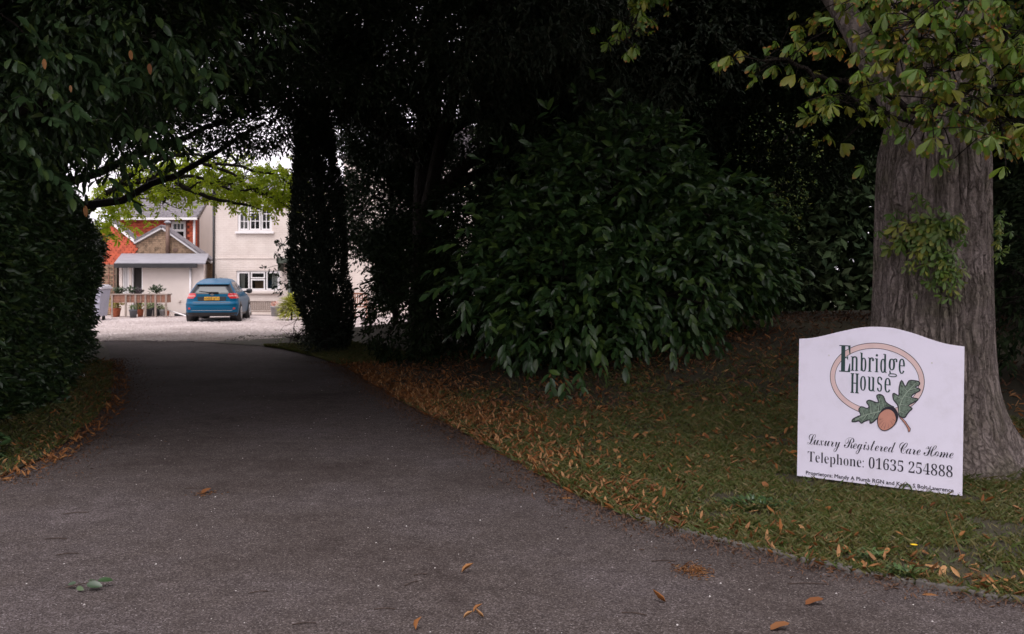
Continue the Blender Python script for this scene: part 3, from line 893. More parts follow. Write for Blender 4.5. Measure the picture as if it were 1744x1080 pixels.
# yellow dandelion by the kerb
t = thing('dandelion', 'small yellow dandelion flower in the grass near the kerb edging', 'flower', (2.26, 5.6, .04))
q = MB(); q.tube([(2.26, 5.6, .02), (2.262, 5.6, .075)], .0025, 6); q.build('stem', M['potgreen'], t)
a = np.linspace(0, 6.28, 15)[:-1]
leaves('petals', T_kite(.4), np.repeat([(2.262, 5.6, .076)], 14, 0), np.stack([np.cos(a), np.sin(a), .4 + 0 * a], 1), np.repeat([(0, 0, 1.)], 14, 0), .024, paint('dandelion_yellow', (.75, .5, .02), .6), t)
# tall dry grass stalk and the weed tufts at the kerb
mb = MB(); mb.tube(smooth_path([(2.47, 5.45, .03), (2.44, 5.45, .12), (2.40, 5.46, .24), (2.385, 5.47, .30)], 4), .0018, 4)
tag(mb.build('grass_stalk', M['litter']), 'single tall dry grass stalk near the dandelion', 'grass stalk')


# ------------------------------------------------------------------ trees and shrubs
def grow(name, label, cat, base, trunk, blobs, mat, tmpl, n, per, tl, leaf, bark='bark_dark', gap=None, gs=.8, shell=.5, group=None, seed=1, nb=40, droop=.25,
         spread=.9, upn=1.0, smooth=False, jit=.45, limbs=True, clear=None, extra=None, out=.8, branch_r=.016, roof=None):
    """thing > trunk, limb ..., branches, foliage"""
    g = np.random.default_rng(seed)
    t = thing(name, label, cat, tuple(base), 0, group)
    top = np.array(trunk[-1][:3])
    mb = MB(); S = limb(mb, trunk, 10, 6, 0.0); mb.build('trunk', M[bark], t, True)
    if limbs:
        for c, r_ in blobs:
            c = np.array(c, float)
            ht = S[:, 2]
            st = S[np.argmin(np.abs(ht - np.clip(c[2] - np.linalg.norm(c[:2] - top[:2]) * .6, ht.min() + .3, ht.max())))]
            midp = (st[:3] * .45 + c * .55) + g.normal(0, .25, 3)
            r0 = min(st[3] * .6, .16)
            mb = MB(); limb(mb, [(*st[:3], r0), (*midp, r0 * .6), (*c, r0 * .3)], 7, 5, .03)
            mb.build('limb', M[bark], t, True)
    P, D = blob_points(blobs, n, g, shell, gap, gs)
    if clear is not None:
        k = ~clear(P); P, D = P[k], D[k]
    D = norm(D * out + g.normal(0, .55, D.shape) + np.array([0, 0, .05]))
    if nb:
        mb = MB()
        C = np.array([c for c, _ in blobs], float)
        for i in g.choice(len(P), min(nb, len(P)), replace=False):
            c = C[np.argmin(((C - P[i]) ** 2).sum(1))]
            m_ = c * .5 + P[i] * .5 + g.normal(0, .18, 3)
            limb(mb, [(*(c * .8 + P[i] * .2), branch_r * 1.6), (*m_, branch_r), (*P[i], branch_r * .35)], 4, 4, .02)
        tag(mb.build('branches', M[bark], t, True), kind='stuff')
    pos, d, nn = spray(P, D, per, tl, g, spread, droop, upn, jit)
    sz = leaf * g.uniform(.65, 1.25, len(pos))
    leaves('foliage', tmpl, pos, d, nn, sz, mat, t, smooth, seed)
    if roof:  # unseen canopy added above the frame, oversized leaves, to keep light off the drive
        P2, _ = blob_points(roof[0], roof[1], g, .2, .22, 1.2)
        pos, d, nn = spray(P2, g.normal(0, 1, P2.shape), 4, .45, g)
        leaves('added_shade_canopy', K2, pos, d, nn, .21 * g.uniform(.6, 1.3, len(pos)), mat, t, False, seed + 1)
    return t, P, D, g


K2 = T_kite(.42, .45, .06, .10)
OV = T_oval(.40, .18, .06)
OVS = T_oval(.36, .22, .07, (0, .3, .7, 1), (0, .85, .9, 0))

# -------- clipped hedge along the left side of the drive
HP = np.array([(-4.55, 8.0), (-5.0, 9.6), (-5.75, 12.2), (-6.8, 15.2), (-8.0, 18.2), (-9.05, 20.9), (-9.6, 22.2)])
g = np.random.default_rng(52)
t = thing('hedge', 'tall clipped evergreen hedge lining the left side of the drive', 'hedge', (-6.9, 14.5, 0))


def hedge_points(n, g, face):
    s = g.random(n) ** 1.05 * (len(HP) - 1)
    i = np.minimum(s.astype(int), len(HP) - 2); f = (s - i)[:, None]
    p = HP[i] * (1 - f) + HP[i + 1] * f
    dv = norm(HP[i + 1] - HP[i]); out = np.stack([dv[:, 1], -dv[:, 0]], 1)           # towards the drive
    z = 0.05 + g.random(n) * (2.75 + .25 * vnoise(p[:, 0], p[:, 1], 2.0))
    lump = .55 * (vnoise(p[:, 1] * 1.1, z * 1.3, 0.0) - .5) + .25 * (vnoise(p[:, 1] * 3, z * 3, 5.0) - .5)
    dep = np.where(face, -.12 * g.random(n) ** 2, -1.3 * g.random(n)) + lump - .25 * sstep((z - 2.2) / .6) - .15 * (1 - z / 2.8)
    P = np.stack([p[:, 0] + out[:, 0] * (dep + .1), p[:, 1] + out[:, 1] * (dep + .1), z], 1)
    D = np.stack([out[:, 0], out[:, 1], .25 + 0 * z], 1) + g.normal(0, .5, (n, 3))
    return P, D


P, D = hedge_points(19000, g, g.random(19000) < .5)
pos, d, nn = spray(P, D, 6, .2, g, .9, .2, .5, .6)
nn += np.repeat(D, 6, 0) * g.uniform(0, 1.6, (len(nn), 1))
leaves('foliage', OVS, pos, d, nn, .092 * g.uniform(.6, 1.3, len(pos)), M['hedge'], t, True, 2)
P, D = hedge_points(9000, g, np.zeros(9000, bool))
P[:, 0] -= .2; P[:, 1] -= .08
leaves('inner_foliage', OVS, P, g.normal(0, 1, P.shape), g.normal(0, 1, P.shape) + D, .22 * g.uniform(.6, 1.2, len(P)), M['hedge'], t, False, 12)
P, D = hedge_points(60, g, np.ones(60, bool))
s_ = np.argsort(P[:, 1])[:60]
pos, d, nn = spray(P[s_], D[s_] + np.array([.1, -.3, 0]), 5, .2, g, .9, .2, .8, .4)
leaf_objects('leaf', [leaf_mesh('hedge_leaf', OV, M['hedge'], k) for k in range(4)], pos[:300], d[:300], nn[:300], .115 * g.uniform(.8, 1.3, 300), t)
mb = MB()
for k in range(46):
    s = (k + .5) / 46 * (len(HP) - 1.001); i = int(s); p = HP[i] * (1 - s + i) + HP[i + 1] * (s - i) + np.array([-.75, -.1]) + g.normal(0, .1, 2)
    limb(mb, [(*p, -.05, .035), (p[0] + g.normal(0, .1), p[1], 1.0, .028), (p[0] + g.normal(0, .25), p[1] + g.normal(0, .2), 2.2, .012)], 5, 3)
tag(mb.build('stems', M['bark_dark'], t, True), kind='stuff')

# -------- left trees leaning over the drive
DRIVE_AIR = lambda P: (P[:, 2] < 2.9 + .05 * np.maximum(P[:, 1] - 8, 0)) & (P[:, 0] > xl(P[:, 1]) + .2)
t, P, D, g = grow('laurel_tree', 'tall broad leaved laurel rising above the left hedge, nearest the camera', 'tree', (-6.6, 10.8, 0),
     [(-6.6, 10.8, -.1, .16), (-6.4, 10.8, 2.0, .14), (-6.0, 10.9, 4.0, .11), (-5.6, 11.2, 6.0, .07)],
     [((-5.9, 10.6, 4.4), (2.0, 1.9, 1.9)), ((-4.3, 11.2, 4.9), (1.9, 2.0, 1.5)), ((-6.6, 9.4, 3.6), (1.6, 1.3, 1.3)), ((-5.0, 12.6, 4.2), (1.7, 1.8, 1.5)), ((-4.0, 10.2, 6.4), (2.6, 2.2, 1.6)), ((-7.6, 11.8, 5.5), (2.0, 2.4, 2.2)), ((-4.2, 7.8, 6.4), (2.6, 2.2, 1.5)), ((-2.0, 9.4, 6.9), (2.6, 2.4, 1.5)), ((-6.8, 12.6, 3.4), (1.2, 1.4, 1.2))],
     M['hedge'], OVS, 9500, 7, .26, .125, gap=.32, gs=.7, seed=61, roof=([((-4.6, 8.6, 7.6), (2.8, 2.8, 1.4)), ((-1.8, 9.2, 8.0), (2.8, 2.6, 1.3)), ((-6.5, 11.5, 7.4), (2.6, 2.6, 1.6)), ((-3.2, 6.6, 8.0), (2.8, 1.9, 1.2)), ((-.6, 6.2, 8.6), (2.4, 2.0, 1.2))], 7600), smooth=True, droop=.45, clear=DRIVE_AIR)
front = np.array([at(px, py, Yd) for px, py, Yd in ((250, 65, 9.6), (320, 112, 9.4), (360, 120, 9.5), (205, 190, 9.6), (230, 215, 9.4), (265, 205, 9.6), (215, 260, 9.8), (40, 60, 8.9), (90, 30, 9), (150, 100, 9), (120, 170, 9), (60, 130, 8.9), (30, 230, 8.8), (190, 60, 9.2), (110, 250, 9.3),
                                                  (70, 200, 8.8), (160, 30, 9), (290, 60, 9.5), (160, 215, 9.4), (10, 100, 8.8), (330, 170, 9.8), (285, 160, 9.6), (180, 140, 9.2), (60, 280, 9.0), (210, 110, 9.2), (120, 70, 9.0), (20, 20, 8.8), (80, 90, 8.9), (140, 130, 9.0), (240, 130, 9.4), (35, 170, 8.8), (100, 300, 9.2), (180, 300, 9.9), (240, 245, 9.8), (260, 20, 9.2))])
pos, d, nn = spray(front, np.array([(.8, -.5, -.1)]) + g.normal(0, .35, (len(front), 3)), 8, .34, g, .85, .4, .9, .3)
leaf_objects('leaf', [leaf_mesh('laurel_tree_leaf', OV, M['hedge'], k) for k in range(4)], pos, d, nn, .165 * g.uniform(.75, 1.2, len(pos)), t)
# two or three yellowed leaves
yl = np.array([at(75, 100, 8.7), at(222, 85, 9.0), at(254, 108, 9.1), at(120, 145, 8.9), at(145, 350, 9.8)])
leaf_objects('yellow_leaf', [leaf_mesh('yellow_leaf', OV, M['litter'], 1)], yl, np.array([(.2, -.3, -1.)] * 5), np.array([(.2, -1, .3)] * 5), [.10, .10, .11, .07, .12], t)

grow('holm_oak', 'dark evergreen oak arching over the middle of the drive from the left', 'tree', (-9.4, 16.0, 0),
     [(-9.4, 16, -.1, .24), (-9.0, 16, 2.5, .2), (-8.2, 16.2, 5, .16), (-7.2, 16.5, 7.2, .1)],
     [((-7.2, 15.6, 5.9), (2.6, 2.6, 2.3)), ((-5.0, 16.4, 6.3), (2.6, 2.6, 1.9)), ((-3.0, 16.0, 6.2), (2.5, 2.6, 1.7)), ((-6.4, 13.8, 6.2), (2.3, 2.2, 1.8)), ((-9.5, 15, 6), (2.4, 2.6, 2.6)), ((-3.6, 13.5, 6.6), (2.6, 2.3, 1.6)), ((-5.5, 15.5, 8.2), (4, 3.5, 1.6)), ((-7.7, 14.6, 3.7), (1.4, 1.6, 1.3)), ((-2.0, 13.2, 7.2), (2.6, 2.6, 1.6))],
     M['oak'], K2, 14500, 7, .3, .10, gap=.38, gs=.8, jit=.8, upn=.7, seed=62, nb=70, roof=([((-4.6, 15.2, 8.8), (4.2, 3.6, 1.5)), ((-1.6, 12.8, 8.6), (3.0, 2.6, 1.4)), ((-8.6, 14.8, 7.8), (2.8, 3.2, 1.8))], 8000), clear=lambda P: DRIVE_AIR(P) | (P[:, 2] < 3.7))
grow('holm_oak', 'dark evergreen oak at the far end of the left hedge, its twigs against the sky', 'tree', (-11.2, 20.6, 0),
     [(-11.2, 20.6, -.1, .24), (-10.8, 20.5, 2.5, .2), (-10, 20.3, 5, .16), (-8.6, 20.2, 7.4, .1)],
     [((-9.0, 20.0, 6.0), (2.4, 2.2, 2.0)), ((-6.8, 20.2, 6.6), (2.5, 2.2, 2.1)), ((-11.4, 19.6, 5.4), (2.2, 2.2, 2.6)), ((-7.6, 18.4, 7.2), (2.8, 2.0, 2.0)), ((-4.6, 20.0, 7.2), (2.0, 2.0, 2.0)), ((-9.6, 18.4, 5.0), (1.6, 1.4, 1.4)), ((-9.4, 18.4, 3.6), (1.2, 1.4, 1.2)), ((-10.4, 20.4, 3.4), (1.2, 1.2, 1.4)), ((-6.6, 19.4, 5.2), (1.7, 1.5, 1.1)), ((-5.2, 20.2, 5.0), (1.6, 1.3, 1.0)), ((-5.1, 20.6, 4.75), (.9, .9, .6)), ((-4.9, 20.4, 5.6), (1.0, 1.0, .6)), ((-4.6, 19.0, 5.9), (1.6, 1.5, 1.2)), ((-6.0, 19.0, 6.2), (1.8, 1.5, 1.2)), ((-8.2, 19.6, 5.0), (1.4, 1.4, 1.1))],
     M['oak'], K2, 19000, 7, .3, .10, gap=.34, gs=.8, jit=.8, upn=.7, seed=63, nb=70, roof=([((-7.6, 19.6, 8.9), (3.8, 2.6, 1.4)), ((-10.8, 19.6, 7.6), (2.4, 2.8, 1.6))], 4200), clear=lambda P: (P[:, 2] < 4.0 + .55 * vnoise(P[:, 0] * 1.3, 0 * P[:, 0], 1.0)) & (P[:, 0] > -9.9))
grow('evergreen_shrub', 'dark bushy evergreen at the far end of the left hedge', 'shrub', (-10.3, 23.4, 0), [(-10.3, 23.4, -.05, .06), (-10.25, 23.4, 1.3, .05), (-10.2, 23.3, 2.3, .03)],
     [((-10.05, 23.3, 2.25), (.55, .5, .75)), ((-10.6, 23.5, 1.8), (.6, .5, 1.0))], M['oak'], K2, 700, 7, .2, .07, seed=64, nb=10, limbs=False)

# -------- the tree with lit leaves at the mouth of the court
g = np.random.default_rng(70)
t = thing('court_tree', 'spreading tree with bright yellow green leaves at the gravel court, behind the hedge end', 'tree', (-11.4, 25.2, 0))
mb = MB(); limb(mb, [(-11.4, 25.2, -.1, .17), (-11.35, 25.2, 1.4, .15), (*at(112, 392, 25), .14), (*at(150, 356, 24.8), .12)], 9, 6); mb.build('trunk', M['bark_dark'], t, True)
LP = []
for path, r0 in ((((150, 356), (185, 330), (215, 314), (250, 304), (290, 303), (318, 322), (355, 338), (390, 346), (425, 351)), .10), (((198, 322), (222, 302), (240, 285), (262, 274), (290, 268), (330, 262), (370, 270)), .085),
                 (((250, 304), (285, 288), (330, 282), (362, 280), (395, 296), (425, 318), (455, 332), (480, 345)), .06), (((290, 303), (330, 300), (370, 318), (405, 326), (440, 320)), .05), (((350, 282), (390, 278), (430, 290), (470, 300), (495, 315)), .045),
                 (((320, 322), (345, 312), (365, 308), (385, 312)), .03), (((270, 304), (282, 318), (285, 332), (279, 345)), .03), (((240, 286), (225, 276), (205, 280), (190, 290)), .04), (((185, 330), (170, 318), (160, 300)), .05), (((215, 314), (228, 330), (250, 340)), .03)):
    dy = g.normal(0, .35)
    pts = [(*(at(px, py, 24.2 + .4 * dy * k / len(path)) + g.normal(0, .02, 3)), r0 * (1 - .8 * k / len(path))) for k, (px, py) in enumerate(path)]
    mb = MB(); S = limb(mb, pts, 6, 5, .012); mb.build('limb', M['bark_dark'], t, True); LP.append(S[len(S) // 5:, :3])
LP = np.vstack(LP)
mb = MB(); TP = []
for i in range(230):
    p = LP[g.integers(len(LP))]
    q = p + np.array([g.normal(.12, .32), abs(g.normal(0, .9)), g.normal(.10, .22)])
    limb(mb, [(*p, .014), (*((p + q) / 2 + g.normal(0, .07, 3)), .009), (*q, .004)], 4, 3); TP.append(q)
tag(mb.build('branches', M['bark_dark'], t, True), kind='stuff')
TP = np.array(TP)
extra = np.array([at(px, py, 24.7 + g.normal(0, .8)) for px, py in np.stack([g.uniform(150, 510, 440), 0 * g.uniform(0, 1, 440)], 1) for py in [np.interp(px, [150, 230, 300, 400, 450, 510], [345, 318, 312, 318, 322, 318]) + g.normal(0, 28)]])
low = np.interp((extra[:, 0] / extra[:, 1]) * F_PX + CX, [150, 210, 260, 330, 400, 505], [420, 366, 338, 338, 362, 366])
k = (CY - (extra[:, 2] - EYE) / extra[:, 1] * F_PX) < low
A = np.vstack([TP, extra[k], at(185, 385, 24.6) + g.normal(0, (.35, .5, .22), (40, 3)), at(480, 315, 24.6) + g.normal(0, (.28, .5, .3), (60, 3))])
pos, d, nn = spray(A, g.normal(0, 1, (len(A), 3)) * (1, 1, .4), 4, .22, g, 1.0, .5, .7, .5)
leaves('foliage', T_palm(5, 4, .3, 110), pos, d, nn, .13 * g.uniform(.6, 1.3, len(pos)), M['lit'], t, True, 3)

# -------- column shaped conifer on the right of the drive mouth
g = np.random.default_rng(80)
t = thing('columnar_conifer', 'dark narrow column shaped conifer standing on the grass by the drive mouth', 'conifer', (-3.78, 20.6, 0))
prof = np.array([(0.0, .20), (.25, .36), (.6, .46), (1.1, .52), (1.8, .54), (2.6, .50), (3.3, .44), (4.0, .36), (4.6, .27), (5.3, .12)])
axisx = lambda z: -3.72 - .29 * sstep(z / 1.8) - .03 * np.maximum(z - 1.8, 0)


def column(n, g, inner):
    z = g.random(n) * 5.2 + .05
    r_ = np.interp(z, prof[:, 0], prof[:, 1]) * np.where(inner, g.random(n) ** .5, 1.0)
    a = g.uniform(0, 2 * np.pi, n)
    r_ = r_ * (.86 + .3 * vnoise(np.cos(a) * 2.5 + 9, np.sin(a) * 2.5, z * 1.8))
    P = np.stack([axisx(z) + r_ * np.cos(a), 20.6 + r_ * np.sin(a), z], 1)
    return P, np.stack([np.cos(a) * .5, np.sin(a) * .5, 1 + 0 * a], 1) + g.normal(0, .25, (n, 3))


P, D = column(9000, g, g.random(9000) < .35)
pos, d, nn = spray(P, D, 5, .13, g, .55, -.1, .1, .6)
nn = np.stack([pos[:, 0] - axisx(pos[:, 2]), pos[:, 1] - 20.6, 0 * pos[:, 2]], 1) + g.normal(0, .3, pos.shape)
leaves('foliage', T_kite(.34, .5, .05, -.05), pos, d, nn, .085 * g.uniform(.6, 1.4, len(pos)), M['conifer'], t, False, 4)
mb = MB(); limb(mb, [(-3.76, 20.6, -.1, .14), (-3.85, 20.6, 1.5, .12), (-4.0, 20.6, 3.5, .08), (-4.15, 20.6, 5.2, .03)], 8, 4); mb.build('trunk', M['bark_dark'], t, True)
grow('clipped_bush', 'low dark rounded bush at the foot of the column shaped conifer', 'bush', (-3.72, 19.9, 0), [(-3.72, 19.9, -.05, .04), (-3.72, 19.9, .5, .02)],
     [((-3.72, 19.9, .42), (.48, .45, .42))], M['conifer'], K2, 700, 6, .14, .05, seed=81, nb=10, limbs=False)
grow('twiggy_shrub', 'pale twiggy little shrub at the edge of the gravel beside the conifer', 'shrub', (-4.55, 21.6, 0), [(-4.55, 21.6, -.05, .02), (-4.6, 21.6, .3, .012)],
     [((-4.7, 21.6, .25), (.5, .35, .22))], M['potpale'], K2, 34, 5, .16, .045, seed=82, nb=26, limbs=False, branch_r=.006)
# sapling reaching out past the conifer
g = np.random.default_rng(84)
t = thing('sapling', 'thin sapling with dark leaves reaching out left of the column shaped conifer', 'sapling', (-4.75, 22.0, 0))
mb = MB()
S = limb(mb, [(-4.52, 22.0, -.05, .022), (-4.58, 22, .9, .018), (*at(508, 470, 22), .014), (*at(488, 440, 22), .010), (*at(478, 405, 22), .005)], 6, 5)
tw = []
for a, b in (((505, 462), (462, 462)), ((496, 450), (450, 458)), ((480, 440), (468, 428)), ((479, 420), (495, 405)), ((505, 468), (470, 490)), ((506, 475), (475, 498)), ((480, 430), (494, 430)), ((478, 415), (470, 408)), ((508, 482), (466, 480))):
    p, q = at(*a, 22), at(*b, 22); limb(mb, [(*p, .007), (*((p + q) / 2 + (0, 0, .03)), .005), (*q, .003)], 4, 3)
    tw += [p * (1 - f) + q * f for f in (.3, .6, .8, 1)]
mb.build('trunk', M['bark_dark'], t, True)
tw = np.array(tw)
pos, d, nn = spray(tw, g.normal(0, 1, (len(tw), 3)), 6, .12, g, 1, .5, .3, .8)
leaves('foliage', OVS, pos, d, nn, .105 * g.uniform(.6, 1.2, len(pos)), M['oak'], t, True, 5)

# -------- trees on the right side
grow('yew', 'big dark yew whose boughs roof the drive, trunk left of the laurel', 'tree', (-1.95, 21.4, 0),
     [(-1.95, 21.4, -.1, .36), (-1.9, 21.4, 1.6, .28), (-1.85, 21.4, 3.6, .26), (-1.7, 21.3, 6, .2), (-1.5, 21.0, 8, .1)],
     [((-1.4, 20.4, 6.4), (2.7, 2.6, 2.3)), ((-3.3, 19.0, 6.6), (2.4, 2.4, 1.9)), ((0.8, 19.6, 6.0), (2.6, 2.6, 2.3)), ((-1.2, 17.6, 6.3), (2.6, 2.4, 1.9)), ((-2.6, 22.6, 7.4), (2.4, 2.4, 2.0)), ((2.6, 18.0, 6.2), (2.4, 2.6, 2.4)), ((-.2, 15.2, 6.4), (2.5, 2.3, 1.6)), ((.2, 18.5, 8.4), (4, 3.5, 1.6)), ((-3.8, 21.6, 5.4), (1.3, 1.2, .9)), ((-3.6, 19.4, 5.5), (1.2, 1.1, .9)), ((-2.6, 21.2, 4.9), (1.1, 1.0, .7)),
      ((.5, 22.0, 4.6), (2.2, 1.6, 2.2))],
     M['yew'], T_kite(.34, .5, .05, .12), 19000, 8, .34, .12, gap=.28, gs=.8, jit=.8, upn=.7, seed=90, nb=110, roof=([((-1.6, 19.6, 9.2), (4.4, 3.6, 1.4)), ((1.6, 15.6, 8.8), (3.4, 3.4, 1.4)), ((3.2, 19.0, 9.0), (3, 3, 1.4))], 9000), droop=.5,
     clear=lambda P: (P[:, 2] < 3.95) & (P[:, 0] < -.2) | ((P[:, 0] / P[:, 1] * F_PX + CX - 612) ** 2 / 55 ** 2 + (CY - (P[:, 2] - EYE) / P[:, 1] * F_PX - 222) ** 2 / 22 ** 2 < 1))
grow('thin_tree', 'thin leaved small tree between the conifer and the yew trunk, light showing through', 'tree', (-2.75, 23.6, 0),
     [(-2.75, 23.6, -.1, .07), (-2.8, 23.6, 1.6, .06), (-2.85, 23.6, 3.2, .045), (-2.9, 23.6, 5, .02)],
     [((-3.0, 23.6, 3.4), (1.15, .9, 1.4)), ((-2.4, 23.4, 2.2), (.9, .8, 1.2)), ((-2.2, 23.6, 4.4), (1.0, .9, 1.0)), ((-3.3, 23.6, 5.0), (.9, .8, .8)), ((-1.9, 23.4, 3.0), (.9, .8, 1.2)), ((-3.2, 23.4, 1.6), (.7, .7, .8))],
     M['oak'], K2, 9500, 7, .25, .105, gap=.32, gs=.5, jit=1.0, upn=.4, seed=91, nb=70, limbs=True, shell=.2, clear=lambda P: (np.abs(P[:, 0] / P[:, 1] * F_PX + CX - 616) < 20) & (CY - (P[:, 2] - EYE) / P[:, 1] * F_PX > 445))
grow('dark_shrub', 'dark evergreen shrub filling the gap under the yew, left of the laurel', 'shrub', (-1.7, 17.6, 0), [(-1.7, 17.6, -.05, .07), (-1.7, 17.6, 1.2, .05), (-1.7, 17.6, 2.2, .03)],
     [((-1.75, 17.4, 1.1), (.95, .8, 1.15)), ((-1.0, 16.4, .95), (.9, .8, .95)), ((-1.2, 17.6, 2.2), (.9, .8, .9)), ((-.4, 17.0, 1.7), (1.0, .8, 1.6))], M['wild'], OVS, 2300, 6, .22, .10, seed=92, nb=24, limbs=False, smooth=True)
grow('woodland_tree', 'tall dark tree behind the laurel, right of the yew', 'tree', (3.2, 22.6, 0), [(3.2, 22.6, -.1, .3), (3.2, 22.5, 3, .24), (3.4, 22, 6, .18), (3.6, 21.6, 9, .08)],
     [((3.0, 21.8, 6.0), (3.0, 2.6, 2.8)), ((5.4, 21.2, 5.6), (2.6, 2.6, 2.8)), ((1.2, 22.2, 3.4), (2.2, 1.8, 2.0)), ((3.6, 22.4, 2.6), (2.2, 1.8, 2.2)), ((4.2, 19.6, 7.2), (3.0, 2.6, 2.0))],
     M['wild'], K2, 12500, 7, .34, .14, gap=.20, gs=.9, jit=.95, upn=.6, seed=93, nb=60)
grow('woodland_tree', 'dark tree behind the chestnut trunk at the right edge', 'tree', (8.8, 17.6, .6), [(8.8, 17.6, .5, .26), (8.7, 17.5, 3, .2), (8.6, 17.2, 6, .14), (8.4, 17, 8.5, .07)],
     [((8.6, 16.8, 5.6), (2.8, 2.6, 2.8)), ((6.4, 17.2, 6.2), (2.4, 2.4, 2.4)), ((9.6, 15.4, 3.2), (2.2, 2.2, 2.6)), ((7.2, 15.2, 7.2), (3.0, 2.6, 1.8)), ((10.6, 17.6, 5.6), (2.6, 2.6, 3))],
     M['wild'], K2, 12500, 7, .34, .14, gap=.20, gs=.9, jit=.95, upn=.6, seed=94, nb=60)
grow('young_beech', 'lighter green young tree glimpsed between the laurel and the chestnut trunk', 'tree', (5.9, 24.4, .2), [(5.9, 24.4, 0, .08), (5.9, 24.4, 2, .07), (6.0, 24.4, 4, .05), (6.1, 24.4, 5.4, .02)],
     [((6.1, 24.4, 3.6), (1.2, 1.0, 1.5)), ((6.6, 24.6, 4.6), (1.3, 1.0, 1.1))], M['sprout'], K2, 420, 7, .28, .10, gap=.2, jit=1.0, seed=95, nb=30)
for k, (x, y, rx, rz, lb) in enumerate((
        (1.6, 19.6, 1.7, 1.6, 'dark shrub close behind the laurel'), (4.3, 20.4, 1.6, 1.35, 'low dark shrub to the right of the laurel, under the woodland tree'),
        (9.2, 14.2, 1.6, 1.9, 'dark shrub right of the chestnut trunk, nearest its roots'),
        (6.9, 11.4, 1.4, 1.7, 'glossy dark shrub beyond the sign at the right picture edge'), (-.9, 21.2, 1.1, 1.1, 'dark shrub at the foot of the yew trunk'))):
    z0 = float(zr(x, y))
    grow('understorey_shrub', lb, 'shrub', (x, y, z0), [(x, y, z0 - .05, .07), (x, y, z0 + rz * .8, .05), (x + .1, y, z0 + rz * 1.5, .02)],
         [((x, y, z0 + rz * .95), (rx, rx * .8, rz)), ((x + rx * .5, y - .3, z0 + rz * .6), (rx * .8, rx * .7, rz * .65)), ((x - rx * .5, y + .2, z0 + rz * .7), (rx * .8, rx * .7, rz * .75))],
         M['wild'], OVS, 1300, 6, .24, .11, seed=100 + k, nb=20, limbs=False, smooth=True, group='dark shrubs of the understorey')

# the wood beyond the garden, one dark mass
g = np.random.default_rng(110)
n_ = 64000
P = np.stack([g.uniform(-.9, 26, n_), g.uniform(28, 33.5, n_), 13.5 * g.random(n_) ** .9], 1)
P[:, 2] *= .75 + .4 * vnoise(P[:, 0] * .35, 0 * P[:, 0], 3.0)
pos, d, nn = spray(P, g.normal(0, 1, (n_, 3)), 3, .5, g, jit=1.1, upn=.4)
tag(leaves('far_wood', K2, pos, d, nn, .38 * g.uniform(.6, 1.3, len(pos)), M['wild'], None, False, 3), 'dark wood closing the view beyond the garden on the right', 'wood')

# unseen hedgerow added behind the viewer to hold back low sky light
n_ = 9000
P = np.stack([g.uniform(-24, 26, n_), g.uniform(-13, -10.5, n_), 7.0 * g.random(n_)], 1)
P[:, 2] *= .7 + .5 * vnoise(P[:, 0] * .4, 0 * P[:, 0], 13.0)
pos, d, nn = spray(P, g.normal(0, 1, (n_, 3)), 4, .4, g, jit=1.1, upn=.4)
tag(leaves('light_blocking_hedgerow', K2, pos, d, nn, .26 * g.uniform(.6, 1.3, len(pos)), M['wild'], None, False, 3), 'added tall hedgerow behind the camera, out of view, holding back low light', 'hedgerow')

# -------- the big cherry laurel
g = np.random.default_rng(120)
LB = [((1.25, 14.6, 2.0), (1.75, 1.4, 1.5)), ((2.75, 14.8, 2.1), (1.3, 1.15, 1.2)), ((.45, 14.4, 1.6), (1.25, 1.2, 1.3)), ((1.7, 15.0, 3.2), (1.35, 1.1, .85)), ((.9, 13.6, 1.25), (1.1, .9, .95)), ((1.9, 13.7, 1.35), (1.1, .9, .85)), ((3.1, 15.0, 1.7), (.95, .9, .8))]
z0 = float(zr(1.4, 15))
t, P, D, g = grow('cherry_laurel', 'big spreading cherry laurel with large glossy leaves on the bank', 'shrub', (1.4, 15.0, z0),
     [(1.4, 15.0, z0 - .05, .12), (1.35, 15, 1.1, .10), (1.5, 15, 2.2, .07), (1.6, 15, 3.3, .04)], LB, M['laurel'], OV, 2700, 6, .32, .165, seed=121, nb=90, smooth=True, droop=.3, spread=.8, jit=.5, shell=.75,
     clear=lambda P: P[:, 2] < zr(P[:, 0], P[:, 1]) + .12)
# feature shoots: upright tips on top and hanging tips below
tips = []
for px, py, Yd, dx, dz in ((1012, 128, 14.2, 0, 1), (985, 160, 14.2, -.3, 1), (1040, 170, 14.2, .2, 1), (1095, 200, 14.2, .3, .9), (1120, 205, 14.3, .5, .8), (895, 225, 14, -.5, .8), (835, 270, 13.8, -.6, .7), (860, 250, 13.9, -.4, .8), (1150, 230, 14.2, .6, .7), (940, 190, 14.1, -.3, .9),
                           (1290, 350, 14.4, .9, .2), (1310, 400, 14.4, .9, 0), (1320, 450, 14.4, .9, -.1), (770, 345, 13.6, -.9, .2), (760, 440, 13.4, -.9, 0), (765, 470, 13.2, -.9, -.1), (780, 400, 13.4, -.9, .1)):
    tips.append((*at(px, py + 16, Yd), dx, -.25, dz))
for i in range(64):
    a = g.uniform(0, 1); u = g.uniform(-1, 1); v = g.uniform(-1, 1)
    px, py = 1035 + u * 270 * math.sqrt(max(0, 1 - .55 * v * v)), 425 + v * 205
    q = ((px - 1035) / 290) ** 2 + ((py - 425) / 225) ** 2
    if q > 1: continue
    Yd = 14.9 - 1.75 * math.sqrt(1 - q) - .3 * (v > 0)
    tips.append((*at(px, py, Yd), u * .5, -.8, -.15 - .35 * v))
